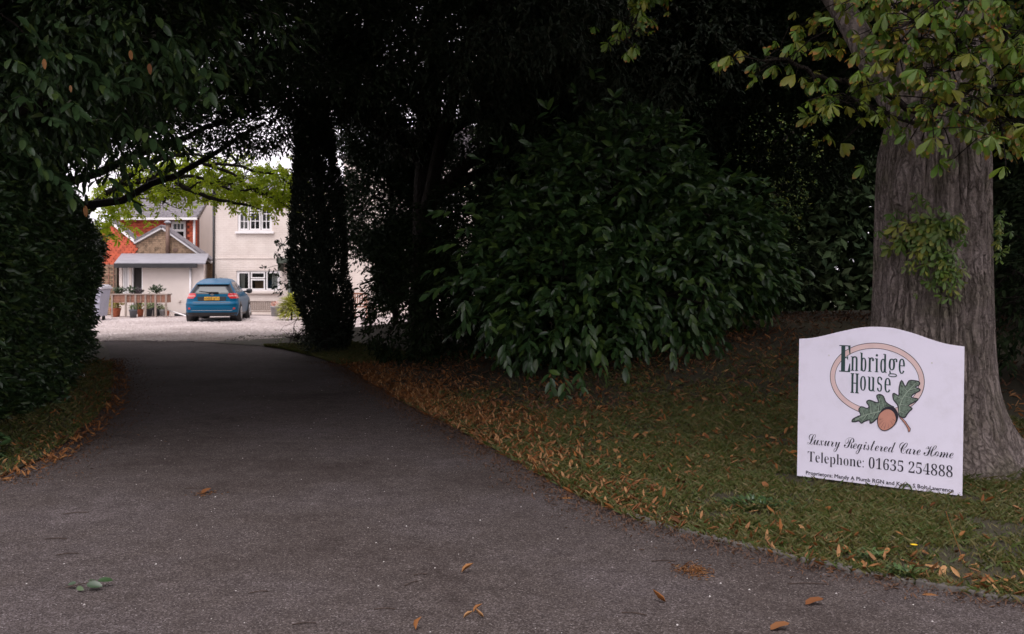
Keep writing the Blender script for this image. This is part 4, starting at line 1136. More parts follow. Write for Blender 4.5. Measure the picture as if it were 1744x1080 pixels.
for px, py, Yd in ((960, 655, 12.0), (985, 640, 12.1), (935, 640, 12.2), (1060, 600, 12.4), (1090, 570, 12.6), (1020, 600, 12.3), (1140, 590, 12.8), (1000, 560, 12.4), (900, 590, 12.6), (860, 590, 12.7), (1200, 500, 13.3), (1240, 490, 13.5), (830, 540, 12.8), (790, 520, 13), (1170, 520, 13.0)):
    tips.append((*at(px, py - 12, Yd), .1, -.5, -.7))
tips = np.array(tips)
pos, d, nn = spray(tips[:, :3], tips[:, 3:], 7, .30, g, .75, .32, .8, .42)
nn[:, 1] -= .35 + .5 * g.random(len(nn)); nn[:, 2] += .1
idx = g.permutation(len(pos))
A, B_ = idx[:300], idx[300:]
leaf_objects('leaf', [leaf_mesh('cherry_laurel_leaf', OV, M['laurel'], k) for k in range(5)], pos[A], d[A], nn[A], .185 * g.uniform(.6, 1.15, 300), t)
leaves('shoot_foliage', OV, pos[B_], d[B_], nn[B_], .185 * g.uniform(.6, 1.15, len(B_)), M['laurel'], t, True, 6)

# -------- horse chestnut behind the sign
g = np.random.default_rng(140)
CXT, CYT = 3.545, 8.45
ct = thing('horse_chestnut', 'massive horse chestnut with furrowed trunk and browning leaves behind the sign', 'tree', (CXT, CYT, 0))
na, nz = 420, 230
zz = np.linspace(-.08, 3.25, nz)[:, None]; aa = np.linspace(0, 2 * np.pi, na, endpoint=False)[None]
ca, sa = np.cos(aa), np.sin(aa)
lobe = .5 + .5 * np.cos(aa * 5 + 1.1 + .5 * np.sin(aa * 2)) * .8
rad = .425 + .05 * sstep((1.9 - np.abs(zz - 1.55)) / 1.9) * .35 + (.22 + .30 * lobe) * np.exp(-np.maximum(zz, 0) / .27) + .10 * np.exp(-np.maximum(zz, 0) / .8)
rad = rad - .14 * sstep((zz - 2.55) / .7)
rad = rad + .05 * (vnoise(ca * 1.6 + 5, sa * 1.6, zz * .55) - .5) * 2 + .05 * (vnoise(ca * 3.2 + 9, sa * 3.2, zz * .8) - .5)
ridge = vnoise(ca * 7 + 3 + .5 * vnoise(ca * 2, sa * 2, zz * 2.5), sa * 7 + .5 * vnoise(ca * 2 + 7, sa * 2, zz * 2.5), zz * 1.1)
fine = vnoise(ca * 24 + 3, sa * 24, zz * 4.5)
rad = rad + .012 - .042 * np.exp(-(np.abs(ridge - .5) / .055) ** 2) - .018 * np.exp(-(np.abs(fine - .5) / .07) ** 2)
# knot with a hollow on the left shoulder where a bough has gone
kn = np.exp(-(((aa - R(222)) / .33) ** 2 + ((zz - 2.32) / .22) ** 2))
rad = rad + .10 * kn
kn2 = np.exp(-(((aa - R(245)) / .5) ** 2 + ((zz - 1.72) / .3) ** 2)); rad = rad + .035 * kn2
V = np.stack([CXT + .02 * zz + rad * ca, CYT + rad * sa, zz + 0 * aa], -1).reshape(-1, 3)
i, j = np.meshgrid(np.arange(nz - 1), np.arange(na), indexing='ij'); j2 = (j + 1) % na
Q = np.stack([i * na + j, i * na + j2, (i + 1) * na + j2, (i + 1) * na + j], -1).reshape(-1, 4)
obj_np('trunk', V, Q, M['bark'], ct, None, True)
for pts in ([(3.38, 8.2, 2.3, .13), (3.30, 8.2, 2.75, .11), (3.25, 8.2, 3.2, .095), (3.05, 8.1, 4.4, .075), (2.5, 7.8, 6.0, .05)], [(3.62, 8.5, 2.6, .40), (3.74, 8.5, 3.3, .33), (3.9, 8.7, 4.6, .27), (4.0, 9.2, 6.5, .18), (4.0, 9.4, 8.6, .08)],
            [(3.36, 8.5, 2.6, .16), (3.25, 8.7, 3.3, .13), (2.6, 9.6, 4.8, .09), (1.7, 10.8, 5.6, .05)], [(3.9, 8.8, 3.6, .12), (4.7, 9.2, 4.8, .10), (6.2, 8.0, 5.6, .06)]):
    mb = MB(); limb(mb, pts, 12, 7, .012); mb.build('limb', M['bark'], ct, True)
PALM = [T_palm(7, 1, .55), T_palm(7, 2, .75), T_palm(6, 3, .5), T_palm(7, 4, .9), T_palm(5, 5, .65)]
mb = MB(); LPt = []


def bough(pts, Y, n, r0=.02, sp=.16, dz=-.03, dy=.25):
    """a leafy bough through photo points; leaves hang from its outer part"""
    Pp = np.array([at(px, py - 16, Y + dY) for px, py, dY in pts])
    S = limb(mb, [(*p, r0 * (1 - .8 * k / len(Pp))) for k, p in enumerate(Pp)], 5, 5, .01)[:, :3]
    for i in range(n):
        b = S[int(g.integers(len(S) // 4, len(S)))]
        q = b + np.array([g.normal(0, sp), g.normal(0, dy), g.normal(dz, sp * .6)])
        mb.tube([b, (b + q) / 2 + (0, 0, .03), q], .004, 4)
        LPt.append(q)


bough([(1560, 205, .2), (1480, 160, -.3), (1400, 150, -.4), (1340, 115, -.5), (1300, 120, -.5)], 7.9, 24, .03, .13)
bough([(1555, 225, 0), (1500, 205, -.4), (1455, 185, -.5), (1430, 190, -.6)], 7.7, 24, .02, .14)
bough([(1600, 60, .2), (1540, 30, -.3), (1490, 15, -.4), (1450, 10, -.4)], 7.8, 26, .02, .14)
bough([(1640, 90, 0), (1600, 60, -.5), (1560, 50, -.6), (1520, 70, -.7)], 7.4, 26, .02, .15)
bough([(1660, 140, 0), (1600, 130, -.5), (1570, 150, -.6)], 7.5, 26, .02, .16)
bough([(1680, 220, 0), (1640, 205, -.5), (1590, 195, -.6), (1600, 235, -.6)], 7.5, 30, .02, .17, -.06)
bough([(1690, 200, 0), (1700, 215, -.4), (1710, 240, -.5)], 7.6, 22, .02, .14, -.06)
bough([(1700, 40, .2), (1720, 90, -.4), (1740, 120, -.5), (1760, 150, -.5)], 7.4, 30, .02, .15)
bough([(1660, 10, .2), (1680, 20, -.4), (1620, 10, -.5), (1590, 20, -.6)], 7.3, 24, .02, .13)
bough([(1480, 40, 1.5), (1440, 30, 1.2), (1400, 60, 1.0), (1385, 85, 1.0)], 8.4, 16, .02, .16)
bough([(1660, 90, .2), (1580, 80, -.4), (1530, 90, -.5), (1500, 110, -.5)], 7.6, 26, .015, .15)
bough([(1720, 60, .2), (1680, 70, -.4), (1640, 80, -.5), (1620, 110, -.5)], 7.5, 28, .015, .16)
bough([(1700, 160, .2), (1660, 170, -.4), (1630, 180, -.5)], 7.5, 20, .015, .13)
bough([(1180, -60, 0), (1130, -10, -.2), (1095, 25, -.3), (1075, 60, -.3), (1065, 90, -.3)], 9.5, 20, .015, .10, -.05)
mb.build('branches', M['bark_dark'], ct, True)['kind'] = 'stuff'
LPt = np.array(LPt)
k = g.permutation(len(LPt))
n_ = len(LPt)
dd = np.stack([g.normal(-.1, .6, n_), g.normal(-.55, .4, n_), g.normal(-.25, .3, n_)], 1)
nn = np.stack([g.normal(0, .35, n_), g.normal(-.55, .3, n_), np.ones(n_)], 1)
A = k[:300]
leaf_objects('leaf', [leaf_mesh('chestnut_leaf', PALM[q], M['chestnut'], q) for q in range(5)], LPt[A], dd[A], nn[A], .12 * g.uniform(.6, 1.2, len(A)), ct)
B_ = LPt[k[:330]] + g.normal(0, .10, (330, 3))
m_ = len(B_)
leaves('bough_foliage', PALM[1], B_, np.stack([g.normal(-.1, .7, m_), g.normal(-.4, .5, m_), g.normal(-.3, .35, m_)], 1), np.stack([g.normal(0, .4, m_), g.normal(-.4, .4, m_), np.ones(m_)], 1), .10 * g.uniform(.6, 1.2, m_), M['chestnut'], ct, True, 27)
# crown overhead
P, D = blob_points([((3.4, 8.2, 7.6), (3.6, 3.2, 2.4)), ((1.6, 9.6, 7.5), (2.6, 2.8, 2.0)), ((5.6, 8.2, 6.8), (2.8, 2.6, 2.3)), ((3.6, 10.8, 7.0), (2.8, 2.2, 1.9)), ((6.2, 10.6, 5.4), (2.2, 2.2, 2.0)), ((.8, 11.8, 7.2), (2.2, 2.2, 1.5)), ((1.6, 5.4, 7.4), (3.0, 2.2, 1.7)), ((5.4, 4.8, 7.2), (2.8, 2.4, 1.7)), ((-.6, 7.6, 8.2), (2.8, 2.8, 1.7)), ((.4, 10.0, 7.4), (2.6, 2.6, 1.6)), ((6.4, 3.4, 7.6), (2.4, 2.0, 1.4)), ((7.8, 7.0, 6.6), (2.4, 2.8, 2.2))], 9000, g, .5, .26)
pos, d, nn = spray(P, D, 3, .25, g, .9, .5, 1, .4)
k = (pos[:, 2] > 1.6 + .29 * pos[:, 1]) | (pos[:, 1] > 9.6)
leaves('foliage', T_palm(5, 9, .5, 120), pos[k], d[k], nn[k], .17 * g.uniform(.7, 1.2, k.sum()), M['chestnut'], ct, False, 7)
P, D = blob_points([((1.2, 7.6, 9.2), (3.6, 3.4, 1.4)), ((4.6, 7.8, 9.2), (3.4, 3.6, 1.4)), ((1.4, 11.4, 8.6), (3, 2.6, 1.3)), ((7.0, 9.6, 8.0), (2.6, 3, 1.6))], 5200, g, .2, .22, 1.2)  # extra unseen canopy, added overhead to cut the light on the drive
pos, d, nn = spray(P, g.normal(0, 1, P.shape), 3, .4, g)
leaves('added_shade_canopy', T_palm(5, 19, .5, 120), pos, d, nn, .20 * g.uniform(.7, 1.2, len(pos)), M['chestnut'], ct, False, 17)
# shoots growing out of the trunk
def shoots(cx, cz, sx, sz, n, mat, seed, size):
    g = np.random.default_rng(seed)
    px = cx + g.normal(0, sx, n); pz = cz + g.normal(0, sz, n)
    a = np.arctan2(-np.sqrt(np.maximum(.05, .5 ** 2 - np.clip(px - CXT, -.45, .5) ** 2)), px - CXT)
    rr = .56 + .10 * g.random(n)
    pos = np.stack([np.where(np.abs(px - CXT) < .48, px, CXT + np.cos(a) * rr), CYT + np.sin(a) * rr, pz], 1)
    d = np.stack([g.normal(0, .7, n), g.normal(-.5, .3, n), g.normal(-.5, .4, n)], 1)
    nn = np.stack([g.normal(0, .4, n), g.normal(-.9, .3, n), np.ones(n) * .7], 1)
    leaves('trunk_shoots', T_palm(5, seed, .5, 120), pos, d, nn, size * g.uniform(.6, 1.2, n), mat, ct, True, seed)
shoots(3.31, 1.95, .115, .085, 170, M['sprout'], 11, .095)
shoots(3.41, 1.66, .07, .10, 90, M['sprout'], 12, .08)
shoots(3.22, 1.80, .05, .13, 36, M['sprout'], 13, .055)
shoots(4.0, 1.92, .03, .13, 34, M['sprout'], 14, .06)
# turf against the roots

# ------------------------------------------------------------------ buildings round the court
def holes_wall(mb, x0, x1, z0, z1, y, th, holes):
    """wall slab from y back to y+th, with rectangular openings (x0,x1,z0,z1)"""
    xs = sorted({x0, x1, *[h[0] for h in holes], *[h[1] for h in holes]})
    for a, b in zip(xs[:-1], xs[1:]):
        cur = z0
        for h in sorted([h for h in holes if h[0] < b - 1e-6 and h[1] > a + 1e-6], key=lambda h: h[2]):
            if h[2] > cur: mb.box(a, b, y, y + th, cur, h[2])
            cur = h[3]
        if z1 > cur: mb.box(a, b, y, y + th, cur, z1)
    return mb


def bars(mb, x0, x1, z0, z1, y0, y1, w):
    mb.box(x0, x0 + w, y0, y1, z0, z1); mb.box(x1 - w, x1, y0, y1, z0, z1)
    mb.box(x0 + w, x1 - w, y0, y1, z0, z0 + w); mb.box(x0 + w, x1 - w, y0, y1, z1 - w, z1)


def window(house, x0, x1, z0, z1, y, lights, sill=True, room=True):
    """house > window > sash, glazing bars, panes; lights = (fx0, fx1, fz0, fz1, columns, rows) as shares of the opening"""
    mb = MB(); bars(mb, x0, x1, z0, z1, y + .05, y + .13, .055)
    w = mb.build('window', M['white'], house)
    W_, H_ = x1 - x0, z1 - z0
    for fx0, fx1, fz0, fz1, nx, nz in lights:
        a, b, c, d = x0 + .058 + fx0 * (W_ - .116), x0 + .058 + fx1 * (W_ - .116), z0 + .058 + fz0 * (H_ - .116), z0 + .058 + fz1 * (H_ - .116)
        mb = MB(); bars(mb, a, b, c, d, y + .035, y + .118, .05); mb.build('sash', M['white'], w)
        a, b, c, d = a + .05, b - .05, c + .05, d - .05
        if nx > 1 or nz > 1:
            mb = MB()
            for k in range(1, nx): mb.box(a + (b - a) * k / nx - .014, a + (b - a) * k / nx + .014, y + .05, y + .11, c, d)
            for k in range(1, nz):
                for q in range(nx): mb.box(a + (b - a) * q / nx + .014, a + (b - a) * (q + 1) / nx - .014, y + .052, y + .108, c + (d - c) * k / nz - .014, c + (d - c) * k / nz + .014)
            mb.build('glazing_bar', M['white'], w)
        for q in range(nx):
            for k in range(nz):
                mb = MB(); mb.box(a + (b - a) * q / nx, a + (b - a) * (q + 1) / nx, y + .078, y + .082, c + (d - c) * k / nz, c + (d - c) * (k + 1) / nz)
                mb.build('pane', M['glass'], w)
    if sill:
        mb = MB(); mb.box(x0 - .08, x1 + .08, y - .09, y + .05, z0 - .09, z0 - .004); mb.build('sill', M['render'] if sill == 2 else M['white'], w)
    if room:
        mb = MB()
        mb.add([(x0 - .2, y + 1.6, z0 - .3), (x1 + .2, y + 1.6, z0 - .3), (x1 + .2, y + 1.6, z1 + .2), (x0 - .2, y + 1.6, z1 + .2), (x0 - .2, y + .31, z0 - .3), (x1 + .2, y + .31, z0 - .3), (x1 + .2, y + .31, z1 + .2), (x0 - .2, y + .31, z1 + .2)],
               [(0, 1, 2, 3), (4, 0, 3, 7), (1, 5, 6, 2), (3, 2, 6, 7), (4, 5, 1, 0)])
        mb.build('room', M['dark_room'], w)
    return w


def curtain(w, x0, x1, z0, z1, y):
    n = 14; xs = np.linspace(x0, x1, n)
    ys = y + .02 * np.sin(np.arange(n) * 2.1)
    V = np.vstack([np.stack([xs, ys, np.full(n, z0)], 1), np.stack([xs, ys, np.full(n, z1)], 1)])
    i = np.arange(n - 1)
    obj_np('curtain', V, np.stack([i, i + 1, i + n + 1, i + n], 1), M['curtain'], w)


def pieces(name, rows, mat, parent):
    """rows of small slabs (x0,x1,y0,y1,z0,z1) joined in one part"""
    mb = MB()
    for r_ in rows: mb.box(*r_)
    return tag(mb.build(name, mat, parent), kind='stuff')


# cream house
HY = 40.0
ch = thing('cream_house', 'cream painted two storey house with white casement windows facing the gravel court', 'house', (-6, HY, 0))
p = lambda px, py, Y=HY: at(px, py, Y)
u0, u1 = p(404.5, 396)[0], p(463.5, 396)[0]; uz0, uz1 = p(0, 394)[2], p(0, 347)[2]
l0, l1 = p(402.5, 0)[0], p(477, 0)[0]; lz0, lz1 = p(0, 496)[2], p(0, 461)[2]
d0, d1 = p(490, 0)[0], p(512, 0)[0]; dz1 = p(0, 460)[2]
X0 = p(362, 0)[0]
mb = MB(); holes_wall(mb, X0, -6.7, 0, 5.0, HY, .3, [(u0, u1, uz0, uz1), (l0, l1, lz0, lz1), (d0, d1, 0, dz1)])
mb.box(X0, X0 + .3, HY + .3, HY + 6, 0, 5.0); mb.box(X0, -6.7, HY + 6, HY + 6.3, 0, 5.0)
mb.build('wall', M['cream'], ch)
mb = MB(); mb.box(X0 - .003, -6.7, HY - .02, HY, 2.24, 2.30); mb.build('string_course', M['cream'], ch)
mb = MB(); mb.add([(X0 - .15, HY - .3, 5.0), (-6.703, HY - .3, 5.0), (-6.703, HY + 3.1, 5.75), (X0 - .15, HY + 3.1, 5.75), (X0 - .15, HY - .3, 5.08), (-6.703, HY - .3, 5.08), (-6.703, HY + 3.1, 5.84), (X0 - .15, HY + 3.1, 5.84)],
                  [(0, 3, 2, 1), (4, 5, 6, 7), (0, 1, 5, 4), (1, 2, 6, 5), (2, 3, 7, 6), (3, 0, 4, 7)]); mb.build('roof', M['slate'], ch)
w = window(ch, u0, u1, uz0, uz1, HY, [(0, .30, 0, 1, 2, 3), (.33, .67, 0, .72, 2, 2), (.33, .67, .76, 1, 2, 1), (.70, 1, 0, 1, 2, 3)])
curtain(w, u0 + .06, u0 + .28, uz0 + .06, uz1 - .05, HY + .3)
w = window(ch, l0, l1, lz0, lz1, HY, [(0, .28, 0, 1, 1, 1), (.31, .66, 0, .60, 1, 1), (.31, .66, .64, 1, 1, 1), (.69, 1, 0, 1, 1, 1)], sill=2)
curtain(w, l0 + .08, l0 + .26, lz0 + .06, lz1 - .05, HY + .3); curtain(w, l1 - .4, l1 - .07, lz0 + .06, lz1 - .05, HY + .3)
mb = MB(); mb.box(l0 + .66, l0 + 1.0, HY + .35, HY + .4, lz0 + .05, lz0 + .40); mb.build('brown_board', M['cardboard'], w)
mb = MB(); mb.tube([(X0 + .06, HY - .05, 5.0), (X0 + .06, HY - .05, .1)], .045, 8); o = mb.build('downpipe', M['gutter'], ch, True)
mb = MB(); mb.box(X0 - .05, X0 + .17, HY - .14, HY - .002, 4.62, 4.86); mb.build('hopper', M['gutter'], o)
mb = MB(); mb.box(d0 - .28, d1 + .55, HY - .75, HY - .003, p(0, 449)[2], p(0, 440)[2]); mb.box(d0 - .24, d0 - .16, HY - .7, HY - .003, 1.75, p(0, 449)[2] - .003); mb.build('porch_hood', M['hood'], ch, bevel=.01)
mb = MB(); bars(mb, d0, d1, .02, dz1, HY + .05, HY + .15, .07); dr = mb.build('door', M['door'], ch)
mb = MB(); mb.box(d0 + .073, d1 - .073, HY + .08, HY + .12, .093, dz1 - .073); mb.build('door_panel', M['hood'], dr)
mb = MB(); mb.box(-6.7, -6.4, HY + .05, HY + 6.2, 0, 6.3); holes_wall(mb, -6.7, 1.2, 0, 6.3, HY - .25, .3, [(-3.2, -2.0, 3.6, 4.9), (-3.4, -1.8, .95, 2.1)]); mb.build('wing_wall', M['cream'], ch)
window(ch, -3.2, -2.0, 3.6, 4.9, HY - .25, [(0, .5, 0, 1, 2, 3), (.5, 1, 0, 1, 2, 3)]); window(ch, -3.4, -1.8, .95, 2.1, HY - .25, [(0, .5, 0, 1, 1, 1), (.5, 1, 0, 1, 1, 1)])
mb = MB(); mb.prism([(-7.0, 6.3), (1.5, 6.3), (-2.7, 8.0)], HY - .35, HY + 6); mb.build('wing_roof', M['slate'], ch)
# rear cream wall with small vents
cw = thing('cream_gable_wall', 'tall cream rendered side wall between the tiled house and the front house', 'wall', (-13.0, 46.2, 0))
mb = MB(); mb.box(p(334, 0, 46.2)[0], p(372, 0, 46.2)[0], 46.2, 46.5, 0, p(0, 318, 46.2)[2]); mb.build('wall', M['render'], cw)
for py in (381, 396, 416):
    q = at(345, py, 46.2); mb = MB(); mb.box(q[0] - .09, q[0] + .09, 46.1, 46.198, q[2] - .06, q[2] + .06); mb.build('vent', M['flue'], cw)

# red tile hung house
RY = 43.0
rh = thing('red_tiled_house', 'house with red tile hung upper wall, slate roof and a small white sash window', 'house', (-15.6, RY, 0))
rx0, rx1, ez = at(196, 0, RY)[0], at(336, 0, RY)[0], at(0, 373, RY)[2]
wx0, wx1, wz0, wz1 = at(290.5, 0, RY)[0], at(316.5, 0, RY)[0], at(0, 408, RY)[2], at(0, 377, RY)[2]
mb = MB(); holes_wall(mb, rx0, rx1, 0, ez, RY, .3, [(wx0, wx1, wz0, wz1)]); mb.build('wall', M['red_bed'], rh); mb = MB(); mb.box(rx1 - .3, rx1, RY + .303, RY + 3.1, 0, ez); mb.add([(rx1 - .01, RY + .303, ez), (rx1 - .01, RY + 3.1, ez), (rx1 - .01, RY + 3.1, ez + 1.75)], [(0, 1, 2)]); mb.build('side_wall', M['render'], rh)
rows = []
g = np.random.default_rng(201)
for k in range(int((ez - 1.6) / .125)):
    z = 1.6 + k * .125
    x = rx0 + (k % 2) * .085
    while x < rx1 - .03:
        b = min(x + .165, rx1)
        if not (b > wx0 - .04 and x < wx1 + .04 and z + .11 > wz0 - .06 and z < wz1 + .05):
            rows.append((x, b - .006, RY - .05 - .02 * g.random(), RY - .004, z, z + .115))
        x += .17
pieces('hanging_tiles', rows, M['red_tile'], rh)
w = window(rh, wx0, wx1, wz0, wz1, RY, [(0, 1, .5, 1, 3, 1), (0, 1, 0, .5, 1, 1)])
ry1, rz1 = RY + 2.9, at(0, 316, RY + 2.9)[2]
mb = MB()
e = RY - .3
mb.add([(rx0 - .1, e, ez), (rx1 + .08, e, ez), (rx1 + .08, ry1, rz1), (rx0 - .1, ry1, rz1), (rx0 - .1, e, ez + .06), (rx1 + .08, e, ez + .06), (rx1 + .08, ry1, rz1 + .06), (rx0 - .1, ry1, rz1 + .06)],
       [(0, 3, 2, 1), (4, 5, 6, 7), (0, 1, 5, 4), (1, 2, 6, 5), (2, 3, 7, 6), (3, 0, 4, 7)]); rf = mb.build('roof', M['slate'], rh)
mb = MB(); up = np.array([0, ry1 - e, rz1 - ez]); Ls = np.linalg.norm(up); up = up / Ls; nr = np.array([0, -up[2], up[1]])
k = 0
while k * .2 < Ls - .15:
    x = rx0 - .1 + (k % 2) * .13
    while x < rx1 + .05:
        b = min(x + .26, rx1 + .09)
        c = np.array([(x + b) / 2, e, ez + .06]) + up * (k * .2 + .11) + nr * (.012 + .008 * g.random())
        mb.obox(c, ((b - x) / 2 - .004, 0, 0), up * .125 + nr * -.006, nr * .005)
        x += .265
    k += 1
tag(mb.build('slates', M['slate'], rf), kind='stuff')
mb = MB(); mb.box(rx0 - .1, rx1 + .1, RY - .42, RY - .302, ez - .06, ez + .045); mb.build('gutter', M['white'], rh)
q = at(331, 0, RY - .1)[0]; mb = MB(); mb.tube([(q, RY - .12, ez - .06), (q, RY - .12, 1.9)], .05, 8); mb.build('downpipe', M['white'], rh, True)

# two gables behind the lean-to
GY = 41.2
lg = thing('scalloped_gable', 'low gable hung with scalloped red clay tiles, left of the brick gable', 'gable', (-16.4, GY, 0))
P_ = lambda px, py, Y=GY: tuple(at(px, py, Y)[[0, 2]])
apex, valley = P_(190, 381), P_(231, 414)
left = (2 * apex[0] - valley[0] - .6, valley[1] - .45)
mb = MB(); mb.prism([(left[0], 1.0), (valley[0], 1.0), valley, apex, left], GY, GY + .3); mb.build('wall', M['red_bed'], lg)
mb = MB()
for k in range(15):
    z = 1.9 + k * .115
    x = left[0] + (k % 2) * .095
    while x < valley[0]:
        zt = np.interp(x + .09, [left[0], apex[0], valley[0]], [left[1], apex[1], valley[1]])
        if z + .1 < zt:
            mb.prism([(x, z + .13), (x, z + .05), (x + .03, z + .012), (x + .088, z), (x + .146, z + .012), (x + .176, z + .05), (x + .176, z + .13)][::-1], GY - .045 - .015 * g.random(), GY - .004)
        x += .18
tag(mb.build('scalloped_tiles', M['red_tile'], lg), kind='stuff')


def verge(parent, a, b, y, w, mat, name, dep=.12, up_=0):
    a, b = np.array(a), np.array(b); d = norm(b - a); n_ = np.array([-d[1], d[0]]) * (1 if d[0] > 0 else -1)
    q = [a + n_ * up_, b + n_ * up_, b + n_ * (up_ + w), a + n_ * (up_ + w)]
    mb = MB(); mb.prism([tuple(t) for t in (q if d[0] > 0 else q[::-1])], y - dep, y + .02); return mb.build(name, mat, parent)


verge(lg, apex, valley, GY, .10, M['white'], 'bargeboard', .14); verge(lg, apex, valley, GY, .16, M['slate'], 'roof_edge', .10, .103)
mb = MB()
for s0, s1 in ((left, apex), (apex, valley)):
    mb.add([(s0[0], GY + .022, s0[1] + .1), (s1[0], GY + .022, s1[1] + .1), (s1[0], GY + .6, s1[1] + .1), (s0[0], GY + .6, s0[1] + .1), (s0[0], GY + .022, s0[1] + .16), (s1[0], GY + .022, s1[1] + .16), (s1[0], GY + .6, s1[1] + .16), (s0[0], GY + .6, s0[1] + .16)],
           [(0, 3, 2, 1), (4, 5, 6, 7), (0, 1, 5, 4), (1, 2, 6, 5), (2, 3, 7, 6), (3, 0, 4, 7)])
mb.build('roof', M['slate'], lg)
bgb = thing('brick_gable', 'buff brick gable with white bargeboards and a brown flue', 'gable', (-14.2, GY, 0))
ap, fl, fr_ = P_(277, 390), (valley[0] + .004, valley[1] - .03), P_(361, 449)
mb = MB(); mb.prism([(fl[0], 0), (fr_[0], 0), fr_, ap, fl], GY, GY + .3); mb.build('wall', M['mortar'], bgb)
rows = []
for k in range(48):
    z = .1 + k * .078
    x = fl[0] + (k % 2) * .115
    while x < fr_[0]:
        b = min(x + .218, fr_[0])
        zt = min(np.interp(t_, [fl[0], ap[0], fr_[0]], [fl[1], ap[1], fr_[1]]) for t_ in (x, b))
        if z + .068 < zt: rows.append((x, b, GY - .012 - .006 * g.random(), GY - .002, z, z + .066))
        x += .23
pieces('bricks', rows, M['brick'], bgb)
verge(bgb, fl, ap, GY, .085, M['white'], 'bargeboard', .16); verge(bgb, ap, fr_, GY, .085, M['white'], 'bargeboard', .16)
mb = MB()
for s0, s1 in ((fl, ap), (ap, fr_)):
    mb.add([(s0[0], GY - .2, s0[1] + .09), (s1[0], GY - .2, s1[1] + .09), (s1[0], GY + .55, s1[1] + .09), (s0[0], GY + .55, s0[1] + .09), (s0[0], GY - .2, s0[1] + .17), (s1[0], GY - .2, s1[1] + .17), (s1[0], GY + .55, s1[1] + .17), (s0[0], GY + .55, s0[1] + .17)],
           [(0, 3, 2, 1), (4, 5, 6, 7), (0, 1, 5, 4), (1, 2, 6, 5), (2, 3, 7, 6), (3, 0, 4, 7)])
mb.build('roof', M['slate'], bgb)
q = at(286, 0, GY - .15); fz = at(0, 381, GY - .15)[2]
mb = MB(); mb.tube([(q[0], GY - .17, 2.3), (q[0], GY - .17, fz)], .085, 12); o = mb.build('flue', M['flue'], bgb, True)
mb = MB(); mb.lathe((q[0], GY - .17, fz), [(.09, 0), (.15, .03), (.15, .06), (.05, .13)], 12); mb.build('flue_cowl', M['lead'], o)
q = at(299, 426, GY); mb = MB(); mb.box(q[0] - .09, q[0] + .09, GY - .03, GY - .013, q[2] - .07, q[2] + .07); mb.build('air_brick', M['flue'], bgb)

# cream lean-to
EY = 38.5
le = thing('lean_to', 'low cream lean-to with a grey sheet roof and dark doorway behind the car', 'outbuilding', (-13.4, EY, 0))
q = lambda px, py=0, Y=EY: at(px, py, Y)
x0, x1 = q(203)[0], q(347)[0]
dx0, dx1, sx0 = q(224)[0], q(243)[0], q(205)[0]
zt = 2.02
bL, bR = at(207, 0, GY - .25)[0], at(356, 0, GY - .25)[0]
mb = MB(); holes_wall(mb, x0, x1, 0, zt, EY, .2, [(dx0, dx1, .02, 1.98), (q(208)[0], dx0 - .1, .55, 1.95)])
mb.box(bR - .35, bR - .15, EY + .2, GY - .02, 0, 2.02); mb.box(x0, x0 + .2, EY + .2, GY - .02, 0, 2.02); mb.build('wall', M['render'], le)
a, b = q(199)[0], q(353)[0]
ez0, ez1 = q(0, 450, EY - .25)[2], at(0, 434, GY - .05)[2]
mb = MB(); mb.add([(a, EY - .25, ez0), (b, EY - .25, ez0), (bR, GY - .25, ez1), (bL, GY - .25, ez1), (a, EY - .25, ez0 + .05), (b, EY - .25, ez0 + .05), (bR, GY - .25, ez1 + .05), (bL, GY - .25, ez1 + .05)],
                  [(0, 3, 2, 1), (4, 5, 6, 7), (0, 1, 5, 4), (1, 2, 6, 5), (2, 3, 7, 6), (3, 0, 4, 7)]); mb.build('roof', M['lead'], le)
mb = MB(); mb.box(a + .02, b - .3, EY - .33, EY - .252, ez0 - .14, ez0 + .02); mb.build('gutter', M['gutter'], le)
mb = MB(); mb.tube([(q(325)[0], EY - .05, ez0 - .05), (q(325)[0], EY - .05, .05)], .045, 8); mb.build('downpipe', M['white'], le, True)
mb = MB(); bars(mb, dx0, dx1, .02, 1.98, EY + .04, EY + .12, .05); dr = mb.build('doorway', M['white'], le)
mb = MB(); mb.box(dx0 + .053, dx1 - .053, EY + .12, EY + .16, .06, 1.93); mb.build('door', M['dark_room'], dr)
w = window(le, q(208)[0], dx0 - .1, .55, 1.95, EY, [(0, .5, 0, 1, 1, 1), (.5, 1, 0, 1, 1, 1)], sill=False)
o = q(306, 512); mb = MB(); mb.tube([(o[0], EY - .06, o[2]), (o[0], EY - .002, o[2])], .05, 10); mb.build('vent', M['render'], le)
mb = MB(); a_, b_ = at(288, 529, 37.8), at(320, 539, 37.2)
mb.tube([a_, (a_ + b_) / 2, b_], .028, 6); tag(mb.build('white_pipe', M['white'], None, True), 'white pipe sloping to the ground between the pots and the car', 'pipe')
mb = MB(); mb.box(a_[0] + .02, b_[0] + .3, 38.33, 38.47, .01, .10); tag(mb.build('dark_kerb', M['black']), 'low dark step along the bottom of the lean-to wall', 'step')
